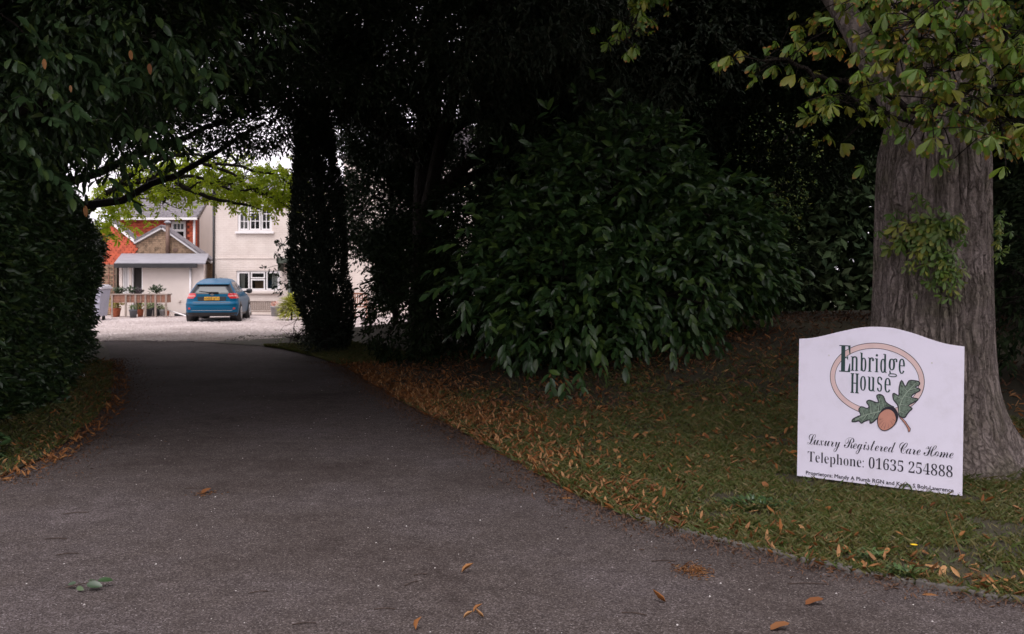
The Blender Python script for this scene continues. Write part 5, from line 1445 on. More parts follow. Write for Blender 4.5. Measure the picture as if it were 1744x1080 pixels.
# brick garden wall and trellis at the left
bw_ = thing('garden_wall', 'brown brick garden wall with trellis behind the grey bin', 'wall', (-16.2, 39.2, 0))
wx0_, wx1_ = at(140, 0, 39.2)[0], at(199, 0, 39.2)[0]
mb = MB(); mb.box(wx0_, wx1_, 39.2, 39.42, 0, 2.0); mb.build('wall', M['mortar'], bw_)
rows = [(wx0_ + i * .23 + (k % 2) * .115, wx0_ + i * .23 + (k % 2) * .115 + .218, 39.186 - .006 * g.random(), 39.198, .05 + k * .078, .116 + k * .078) for k in range(24) for i in range(int((wx1_ - wx0_) / .23))]
pieces('bricks', rows, M['brick'], bw_)
mb = MB()
for k in range(7): mb.box(wx0_ + .05 + k * .2, wx0_ + .075 + k * .2, 39.13, 39.15, .6, 2.05)
for k in range(5): mb.box(wx0_ + .02, wx1_ - .02, 39.108, 39.128, .7 + k * .3, .725 + k * .3)
mb.build('trellis', M['trellis'], bw_)


# ------------------------------------------------------------------ planter, pots, bin, bench
def plant(mat, parent, c, n, size, seed, rad, tm=None, up_=.5, name='foliage'):
    g = np.random.default_rng(seed)
    d = g.normal(0, .7, (n, 3)); d[:, 2] = np.abs(d[:, 2]) * .6 + up_
    d = norm(d)
    pos = np.array(c) + d * (rad * g.random(n) ** .7)[:, None] * .7
    return leaves(name, tm or OVS, pos, d + g.normal(0, .3, (n, 3)), g.normal(0, .5, (n, 3)) + (0, -.4, 1), size * g.uniform(.7, 1.3, n), M[mat], parent, True, seed)


PYp = 37.2
pl = thing('timber_planter', 'long raised timber planter with trellis front and open legs, behind the pots', 'planter', (at(236, 0, PYp)[0], PYp, 0))
xa, xb = at(189, 0, PYp)[0], at(284, 0, PYp)[0]
ztp, zbp = at(0, 500.5, PYp)[2], at(0, 515.5, PYp)[2]
mb = MB(); mb.box(xa - .03, xb + .03, PYp - .04, PYp + .50, ztp - .04, ztp); mb.build('top_rail', M['greytimber'], pl)
mb = MB(); mb.box(xa, xb, PYp + .005, PYp + .45, zbp, ztp - .043); mb.build('trough', M['trellis'], pl)
for px in (191, 214.5, 231, 248, 265, 283):
    x = at(px, 0, PYp)[0]; mb = MB(); mb.box(x - .035, x + .035, PYp - .03, PYp + .002, .02, ztp - .043); mb.build('leg', M['greytimber'], pl)
for px in (222, 240, 257, 274):
    x = at(px, 0, PYp)[0]; mb = MB(); mb.box(x - .012, x + .012, PYp - .018, PYp + .002, zbp, ztp - .046); mb.build('slat', M['greytimber'], pl)
for k in range(2):
    mb = MB(); mb.box(xa + .04, xb - .04, PYp - .012, PYp + .004, zbp + .07 + k * .1, zbp + .085 + k * .1); mb.build('rail', M['redtimber'], pl)
for px, n, mat, hgt, lb in ((200, 120, 'oak', .26, 'dark leafy plant in the left end of the timber planter'), (222, 90, 'oak', .28, 'dark green bushy plant in the planter before the doorway'), (234, 60, 'potpurple', .26, 'dusky purple plant in the planter by the doorway edge'), (264, 150, 'oak', .34, 'spreading dark green plant in the right half of the planter')):
    x = at(px, 0, PYp)[0]
    t = thing('planter_plant', lb, 'plant', (x, PYp + .2, ztp - .05), 0, 'plants growing in the timber planter')
    mb = MB(); mb.tube([(x, PYp + .2, ztp - .06), (x, PYp + .2, ztp + .12)], .015, 5); mb.build('stem', M['bark_dark'], t)
    plant(mat, t, (x, PYp + .2, ztp), n, .12, 300 + px, hgt * 1.25)


def pot(px, py, w_px, h_px, mat, plantmat, lb, ph=.3, n=60, seed=1, ls=.11, Y=36.6):
    Yd = EYE * F_PX / (py - CY); s = Yd / F_PX
    x = (px - CX) * s; r_ = w_px * s / 2; h = h_px * s
    t = thing('potted_plant', lb, 'potted plant', (x, Yd, .006), 0, 'pots in front of the timber planter')
    mb = MB(); mb.lathe((x, Yd, .006), [(r_ * .72, 0), (r_ * .93, h * .78), (r_ * .95, h * .80), (r_, h * .81), (r_, h), (r_ * .9, h), (r_ * .88, h * .9)], 18); mb.build('pot', M[mat], t, True)
    mb = MB(); mb.lathe((x, Yd, .006), [(r_ * .86, h * .86), (r_ * .86, h * .915)], 14); mb.build('soil', M['dark_room'], t)
    if n: plant(plantmat, t, (x, Yd, h * .9), n, ls, seed, ph)


pot(196.5, 540, 19, 15, 'terracotta', 'potgold', 'terracotta pot with a bushy golden leaved plant, nearest the bin', .62, 130, 1, .15)
pot(227, 541.5, 14, 14, 'pot_grey', 'potgreen', 'dark grey pot of low green plants before the planter leg', .26, 60, 2, .10)
pot(239, 540, 11, 13, 'terracotta', 'potgold', 'terracotta pot between two dark grey pots, with a pale orange plant', .42, 45, 3, .12)
pot(253, 539, 14, 13, 'pot_grey', 'potpale', 'dark pot with a tall pale variegated plant', .52, 100, 4, .13)
pot(266.5, 538.5, 13, 13.5, 'pot_grey', 'potpurple', 'wide dark grey pot with a dusky purple plant', .40, 70, 5, .11)
pot(276.5, 538.5, 11, 11, 'pot_pale', 'potpale', 'pale grey pot with a white edged plant', .34, 70, 6, .10)
pot(284.5, 538.5, 7, 9, 'terracotta', 'potgreen', 'small terracotta pot at the right end of the row', .1, 14, 7, .06)

# waste bin
BY = 34.3
bx0, bx1 = at(128, 0, BY)[0], at(172, 0, BY)[0]
bn = thing('waste_bin', 'lavender grey four wheeled waste bin half hidden by the left hedge', 'bin', ((bx0 + bx1) / 2, BY + .4, 0))
mb = MB()
zb0, zb1 = .16, 1.10
mb.add([(bx0 + .08, BY + .05, zb0), (bx1 - .08, BY + .05, zb0), (bx1 - .08, BY + .75, zb0), (bx0 + .08, BY + .75, zb0), (bx0, BY, zb1), (bx1, BY, zb1), (bx1, BY + .85, zb1), (bx0, BY + .85, zb1)],
       [(3, 2, 1, 0), (4, 5, 6, 7), (0, 1, 5, 4), (1, 2, 6, 5), (2, 3, 7, 6), (3, 0, 4, 7)]); mb.build('body', M['bin'], bn, bevel=.02)
for z in (.42, .62, .82):
    mb = MB(); f = (z - zb0) / (zb1 - zb0); yy = BY + .05 * (1 - f); xx = .08 * (1 - f); mb.box(bx0 + xx + .03, bx1 - xx - .03, yy - .03, yy + .02, z, z + .05); mb.build('rib', M['bin'], bn, bevel=.01)
mb = MB(); mb.box(bx0 - .04, bx1 + .04, BY - .05, BY + .9, zb1 + .002, zb1 + .06); mb.build('rim', M['bin_lid'], bn, bevel=.012)
mb = MB(); n_ = 9; th = np.linspace(0, math.pi, n_)
mb.add([(bx0 - .02, BY + .43 - .44 * math.cos(t_), zb1 + .062 + .10 * math.sin(t_)) for t_ in th] + [(bx1 + .02, BY + .43 - .44 * math.cos(t_), zb1 + .062 + .10 * math.sin(t_)) for t_ in th],
       [tuple(range(n_ - 1, -1, -1)), tuple(range(n_, 2 * n_))] + [(k, k + 1, n_ + k + 1, n_ + k) for k in range(n_ - 1)] + [(0, n_, 2 * n_ - 1, n_ - 1)]); mb.build('lid', M['bin_lid'], bn, True)
for x in (bx0 + .18, bx1 - .18):
    for y in (BY + .14, BY + .66):
        mb = MB(); mb.tube([(x - .025, y, .095), (x + .025, y, .095)], .09, 12); mb.tube([(x, y, .095), (x, y, .17)], .02, 6); mb.build('wheel', M['tyre'], bn)

# bench under the ground floor window
BNY = 39.2
b0, b1 = at(424, 0, BNY)[0], at(470, 0, BNY)[0]
be = thing('bench', 'low silvered wooden bench with slatted back under the ground floor window', 'bench', ((b0 + b1) / 2, BNY, 0))
zt_, zs_ = at(0, 512.5, BNY)[2], at(0, 528.5, BNY - .4)[2]
mb = MB(); mb.box(b0, b1, BNY + .02, BNY + .07, zt_ - .05, zt_); mb.build('top_rail', M['greytimber'], be)
for k in range(14):
    x = b0 + .06 + k * (b1 - b0 - .12) / 13; mb = MB(); mb.box(x - .03, x + .03, BNY + .03, BNY + .055, zs_ + .02, zt_ - .052); mb.build('slat', M['greytimber'], be)
mb = MB(); mb.box(b0 + .02, b1 - .02, BNY + .022, BNY + .06, zs_ - .02, zs_ + .018); mb.build('back_rail', M['greytimber'], be)
for k in range(4):
    mb = MB(); mb.box(b0, b1, BNY - .42 + k * .105, BNY - .33 + k * .105, zs_ - .07, zs_ - .03); mb.build('seat_slat', M['greytimber'], be)
for x in (b0 + .03, b1 - .09):
    for y in (BNY - .40, BNY - .01):
        mb = MB(); mb.box(x, x + .06, y, y + .06, 0, zs_ - .072); mb.build('leg', M['greytimber'], be)
t = thing('flower_pot', 'pot of salmon pink flowers at the end of the bench beside the golden shrub', 'potted plant', (at(469, 0, 38.2)[0], 38.2, 0))
x = at(468, 0, 38.2)[0]
mb = MB(); mb.lathe((x, 38.2, .006), [(.12, 0), (.16, .34), (.18, .345), (.18, .38), (.15, .38)], 16); mb.build('pot', M['pot_pale'], t, True)
plant('flower', t, (x, 38.2, .36), 60, .08, 9, .26)
g = np.random.default_rng(222)
t = thing('golden_shrub', 'bushy golden green shrub with arching strap leaves right of the bench', 'shrub', (-7.75, 34.9, 0))
n_ = 1100
d = g.normal(0, 1, (n_, 3)); d[:, 2] = np.abs(d[:, 2]) + .25; d = norm(d)
pos = np.array([-7.73, 34.9, .04]) + d * np.array([.40, .40, .80]) * (.35 + .65 * g.random(n_) ** .6)[:, None]
leaves('foliage', T_oval(.13, .45, .03), pos, d * (1, 1, .55), d + (0, 0, .9), .26 * g.uniform(.6, 1.2, n_), M['shrubgold'], t, True, 5)
mb = MB(); mb.tube([(-7.73, 34.9, -.02), (-7.73, 34.9, .4)], .04, 6); mb.build('stem', M['bark_dark'], t)
# round topped reel on the wall above the car
q = at(376.5, 481, HY - .15)
t = thing('hose_reel', 'dark round topped reel on the cream wall, mostly hidden behind the car roof', 'hose reel', (q[0], HY, q[2]))
mb = MB(); a = np.linspace(0, 2 * math.pi, 25); mb.tube([(q[0] + .24 * math.cos(s), HY - .17, q[2] - .08 + .24 * math.sin(s)) for s in a], .03, 6); mb.build('rim', M['black'], t, True)
mb = MB(); mb.tube([(q[0], HY - .22, q[2] - .08), (q[0], HY - .002, q[2] - .08)], .15, 14); mb.build('drum', M['pot_grey'], t)
# folding garden chair glimpsed right of the conifer
CYd = 36.4
t = thing('garden_chair', 'red brown wooden garden chair glimpsed right of the column shaped conifer', 'chair', (at(612, 0, CYd)[0], CYd, 0))
cx0, cx1 = at(602, 0, CYd)[0], at(624, 0, CYd)[0]
for x in (cx0, cx1):
    for y in (CYd, CYd + .42):
        mb = MB(); mb.box(x - .02, x + .02, y - .02, y + .02, 0, .95 if y == CYd else .62); mb.build('leg', M['redtimber'], t)
    mb = MB(); mb.box(x - .03, x + .03, CYd - .03, CYd + .46, .622, .65); mb.build('armrest', M['redtimber'], t)
mb = MB(); mb.box(cx0 + .022, cx1 - .022, CYd - .02, CYd + .45, .40, .44); mb.build('seat', M['redtimber'], t)
mb = MB(); mb.box(cx0 + .022, cx1 - .022, CYd - .015, CYd + .015, .88, .94); mb.box(cx0 + .022, cx1 - .022, CYd - .015, CYd + .015, .5, .55); bk = mb.build('backrest', M['redtimber'], t)
for k in range(5):
    x = cx0 + .06 + k * (cx1 - cx0 - .12) / 4; mb = MB(); mb.box(x - .02, x + .02, CYd - .01, CYd + .01, .553, .878); mb.build('slat', M['redtimber'], bk)


# ------------------------------------------------------------------ the blue car (local frame: x right, y forward from the rear, z up)
car = thing('parked_car', 'blue five door hatchback parked on the gravel with its rear to the drive', 'car', (-10.07, 33.35, 0), R(8.5))
ZR = np.array([.20, .26, .34, .44, .52, .60, .66, .70, .76, .84, .92, .97, 1.00, 1.08, 1.18, 1.26, 1.30, 1.34, 1.40, 1.45, 1.475])
YR = np.array([.16, .07, .03, .01, 0, .005, .03, .075, .085, .095, .11, .12, .14, .20, .28, .35, .40, .55, .82, 1.10, 1.45])
YF = np.array([3.90, 3.98, 4.03, 4.04, 4.04, 4.03, 4.0, 3.96, 3.86, 3.62, 3.30, 3.02, 2.92, 2.76, 2.56, 2.42, 2.34, 2.26, 2.12, 1.98, 1.8])
WH = np.array([.78, .82, .85, .862, .867, .867, .864, .861, .85, .83, .795, .765, .745, .70, .645, .60, .58, .56, .51, .44, .32])
RC = np.array([.22, .26, .30, .32, .33, .33, .33, .32, .30, .28, .26, .25, .24, .23, .22, .21, .2, .2, .2, .2, .2])


def carpt(z, t):
    """point on the body at height z; t from -1..1 runs across the rear, then along the right side (1..2)"""
    w, yr, yf, r_ = (float(np.interp(z, ZR, q)) for q in (WH, YR, YF, RC))
    if t <= 1:
        x = t * w
        e = max(0, abs(x) - (w - r_)) / r_
        y = yr + r_ * .75 * (1 - math.sqrt(max(0, 1 - e * e)))
        return np.array([x, y, z])
    s = t - 1
    return np.array([w, yr + r_ * .75 + s * (yf - r_ * 1.0 - yr - r_ * .75), z])


def ring(z, n1=40, n2=26, n3=24):
    w, yr, yf, r_ = (float(np.interp(z, ZR, q)) for q in (WH, YR, YF, RC))
    P = [carpt(z, math.sin(a)) for a in np.linspace(-math.pi / 2, math.pi / 2, n1)]
    P += [np.array([w, y, z]) for y in np.linspace(P[-1][1], yf - r_ * 1.6, n2)[1:]]
    P += [np.array([w * math.cos(a) ** .55 if math.cos(a) > 0 else 0, yf - r_ * 1.6 + r_ * 1.6 * math.sin(a) ** .9, z]) for a in np.linspace(.06, math.pi / 2, n3)]
    half = P[n1 + n2 - 1:-1]
    P += [np.array([-q[0], q[1], q[2]]) for q in half[::-1]]
    P += [np.array([-w, y, z]) for y in np.linspace(yf - r_ * 1.6, carpt(z, -1)[1], n2)[1:-1]]
    return np.array(P)


zs = np.unique(np.concatenate([ZR, np.linspace(.2, 1.475, 44)]))
rings = [ring(z) for z in zs]; nr_ = len(rings[0])
V = np.vstack(rings + [np.array([[0, 1.62, 1.482]])])
i, j = np.meshgrid(np.arange(len(zs) - 1), np.arange(nr_), indexing='ij'); j2 = (j + 1) % nr_
Q = np.stack([i * nr_ + j, i * nr_ + j2, (i + 1) * nr_ + j2, (i + 1) * nr_ + j], -1).reshape(-1, 4)
bm = bmesh.new()
bv = [bm.verts.new(q) for q in V]
for q in Q:
    try: bm.faces.new([bv[k] for k in q])
    except ValueError: pass
tp = (len(zs) - 1) * nr_
for k in range(nr_): bm.faces.new((bv[tp + k], bv[tp + (k + 1) % nr_], bv[-1]))
bm.faces.new([bv[k] for k in range(nr_ - 1, -1, -1)])
bm.normal_update()
for f in bm.faces: f.smooth = True
me = bpy.data.meshes.new('body'); bm.to_mesh(me); bm.free(); me.materials.append(M['car'])
link(bpy.data.objects.new('body', me), car, False)


def patch(name, poly, mat, off=.006, parent=None, n=10, side=0):
    """a panel lying on the car's skin: poly gives for each height z the span t0..t1 -> rows"""
    V = []
    for z, a, b in poly:
        for t_ in np.linspace(a, b, n):
            q = carpt(z, t_); e = 1e-3
            du = carpt(z, min(t_ + e, 2) if t_ < 1.99 else t_) - carpt(z, t_ - e); dv = carpt(z + .01, t_) - carpt(z - .01, t_)
            nn = np.cross(du, dv); nn = nn / (np.linalg.norm(nn) + 1e-12)
            V.append(q + nn * off)
    V = np.array(V); m_ = len(poly)
    if side: V[:, 0] *= -1
    i, j = np.meshgrid(np.arange(m_ - 1), np.arange(n - 1), indexing='ij')
    Q = np.stack([i * n + j, i * n + j + 1, (i + 1) * n + j + 1, (i + 1) * n + j], -1).reshape(-1, 4)
    if side: Q = Q[:, ::-1]
    return obj_np(name, V, Q, mat, parent or car, None, True, False)


rows = lambda za, zb, f, n=8: [(z, *f(z)) for z in np.linspace(za, zb, n)]
patch('rear_window_surround_shade', rows(.95, 1.262, lambda z: (-.93 + .02 * (z - 1), .93 - .02 * (z - 1))), M['black'], .005, n=24)  # black frame; its tall top band paints in shade under the spoiler
patch('rear_window', rows(.985, 1.185, lambda z: (-.86, .86)), M['carglass'], .010, n=24)
mb = MB(); mb.add([(-.545, .27, 1.262), (.545, .27, 1.262), (.53, .52, 1.318), (-.53, .52, 1.318), (-.55, .262, 1.288), (.55, .262, 1.288), (.50, .66, 1.372), (-.50, .66, 1.372)],
                  [(3, 2, 1, 0), (4, 5, 6, 7), (0, 1, 5, 4), (1, 2, 6, 5), (2, 3, 7, 6), (3, 0, 4, 7)]); mb.build('spoiler', M['car'], car, True, False, .012)
patch('brake_light', rows(1.246, 1.258, lambda z: (-.25, .25), 2), M['taillight'], .012, n=6)
mb = MB(); mb.obox((.05, .10, 1.0), (.16, 0, 0), (0, .03, .004), (0, -.006, .022)); mb.tube([(.05, .11, 1.0), (-.42, .15, 1.05)], .010, 6); mb.build('wiper', M['black'], car, False, False, .006)
for s in (0, 1):
    tl = patch('tail_light', rows(.80, .975, lambda z: (.62 + .10 * abs(z - .89) / .09, 1.075), 6), M['taillight'], .008, n=14, side=s)
    patch('lamp_lens', rows(.87, .90, lambda z: (.66, 1.03), 3), M['lamp_clear'], .012, tl, n=8, side=s)
    patch('reflector', rows(.44, .50, lambda z: (.80, .88), 3), M['taillight'], .008, n=5, side=s)
    sw = patch('side_windows', rows(1.00, 1.35, lambda z: (1.05 + .10 * (z - 1.0), 1.86 - .10 * (z - 1.0))), M['sideglass'], .005, n=24, side=s)
    patch('door_pillar', rows(1.00, 1.37, lambda z: (1.49, 1.53), 5), M['black'], .009, sw, n=3, side=s)
    patch('quarter_pillar', rows(1.00, 1.37, lambda z: (1.19 + .06 * (z - 1), 1.215 + .06 * (z - 1)), 5), M['car'], .009, sw, n=3, side=s)
    patch('sill_trim', rows(.21, .29, lambda z: (1.24, 1.84), 3), M['black'], .006, n=14, side=s)
    patch('door_seam', rows(.32, .98, lambda z: (1.505, 1.512), 10), M['black'], .003, n=2, side=s)
    patch('door_handle', rows(.86, .885, lambda z: (1.36, 1.42), 2), M['car'], .025, n=4, side=s)
    patch('headlight', rows(.66, .80, lambda z: (1.955, 2.0), 4), M['chrome'], .006, n=4, side=s)
    sg = -1 if s else 1
    mb = MB(); mb.lathe((0, 0, 0), [(.02, -.09), (.085, -.07), (.10, 0), (.09, .06), (.03, .08)], 12)
    mb.v = [(sg * .95 + a_[0] * 1.1, 2.55 + a_[1] * .7, 1.02 + a_[2]) for a_ in mb.v]; mb.tube([(sg * .73, 2.58, .99), (sg * .90, 2.56, 1.0)], .03, 6); mb.build('mirror', M['black'], car, True, False)
    for y in (.70, 3.19):
        xo = sg * .835
        mb = MB(); a = np.linspace(0, 2 * math.pi, 33)
        mb.tube([(sg * .55, y, .335), (sg * .871, y, .335)], .355, 28); mb.build('wheel_arch', M['black'], car, True, False)
        mb = MB(); prof = [(.20, -.095), (.29, -.10), (.305, -.06), (.308, 0), (.305, .06), (.29, .10), (.20, .095)]
        mb.lathe((0, 0, 0), prof, 28); mb.v = [(xo - sg * .04 + sg * a_[2], y + a_[0], .308 + a_[1]) for a_ in mb.v]
        wh = mb.build('wheel', M['tyre'], car, True, False)
        mb = MB(); mb.tube([(xo + sg * .030, y, .308), (xo + sg * .052, y, .308)], .06, 12); bars_ = []
        for k in range(5):
            c, s_ = math.cos(k * 1.2566 + .3), math.sin(k * 1.2566 + .3)
            mb.obox((xo + sg * .056, y + .115 * c, .308 + .115 * s_), (.008, 0, 0), (0, .085 * c, .085 * s_), (0, -.022 * s_, .022 * c))
        a = np.linspace(0, 2 * math.pi, 33); mb.tube([(xo + sg * .055, y + .20 * math.cos(q), .308 + .20 * math.sin(q)) for q in a], .014, 6)
        mb.build('rim', M['alloy'], wh, False, False)
patch('windscreen', rows(1.0, 1.38, lambda z: (1.99, 2.0), 4), M['carglass'], .006, n=3)
patch('tailgate_recess', rows(.72, .865, lambda z: (-.52 - .4 * (z - .72), .52 + .4 * (z - .72))), M['black'], .004, n=10)
patch('tailgate_seam', rows(.655, .668, lambda z: (-.70, .70), 2), M['black'], .003, n=14)
npl = patch('number_plate', rows(.745, .852, lambda z: (-.30, .30), 2), M['plate'], .016, n=6)
patch('lower_valance', rows(.205, .335, lambda z: (-.96, .96), 4), M['black'], .008, n=20)
patch('bumper_crease', rows(.395, .405, lambda z: (-.78, .78), 2), M['chrome'], .003, n=14)
patch('bumper_ledge', rows(.60, .625, lambda z: (-.97, .97), 2), M['car'], .020, n=20)
mb = MB(); a = np.linspace(0, 2 * math.pi, 17)[:-1]; mb.prism([(.062 * math.cos(t_), .935 + .028 * math.sin(t_)) for t_ in a], .095, .112); mb.build('badge', M['chrome'], car, False, False)
mb = MB(); mb.tube([(0.0, 1.25, 1.455), (0, 1.0, 1.62)], .006, 5); mb.build('aerial', M['black'], car, False, False)
mb = MB(); mb.tube([(.45, .10, .25), (.45, .30, .26)], .028, 8); mb.build('exhaust', M['chrome'], car, False, False)
# plate characters cut as bars (seven block characters)
SEG = {'H': 'lrm', 'X': 'xy', '6': 'tlmbq', '9': 'tumrb', 'W': 'lrbc', 'T': 'tc', 'V': 'vw'}
mb = MB()
for k, chx in enumerate('HX69WTV'):
    cx_ = -.215 + k * .066 + (.03 if k > 3 else 0)
    y_, zb_, zt2, hw, s_ = .062, .768, .832, .022, .008
    def bar(a_, b_): 
        a_, b_ = np.array(a_, float), np.array(b_, float); d_ = b_ - a_; L_ = np.linalg.norm(d_); d_ = d_ / L_
        n2 = np.array([-d_[1], d_[0]]) * s_ / 2
        mb.prism([tuple(t_) for t_ in (a_ - n2, b_ - n2, b_ + n2, a_ + n2)], y_, y_ + .004)
    zm = (zb_ + zt2) / 2; l, r2 = cx_ - hw, cx_ + hw
    D_ = dict(l=((l, zb_), (l, zt2)), r=((r2, zb_), (r2, zt2)), m=((l, zm), (r2, zm)), t=((l, zt2), (r2, zt2)), b=((l, zb_), (r2, zb_)), q=((r2, zb_), (r2, zm)), u=((l, zm), (l, zt2)), c=((cx_, zb_), (cx_, zt2)),
              x=((l, zb_), (r2, zt2)), y=((r2, zb_), (l, zt2)), v=((l, zt2), (cx_, zb_)), w=((r2, zt2), (cx_, zb_)))
    for c_ in SEG[chx]: bar(*D_[c_])
mb.build('plate_characters', M['ink_black'], npl, False, False)

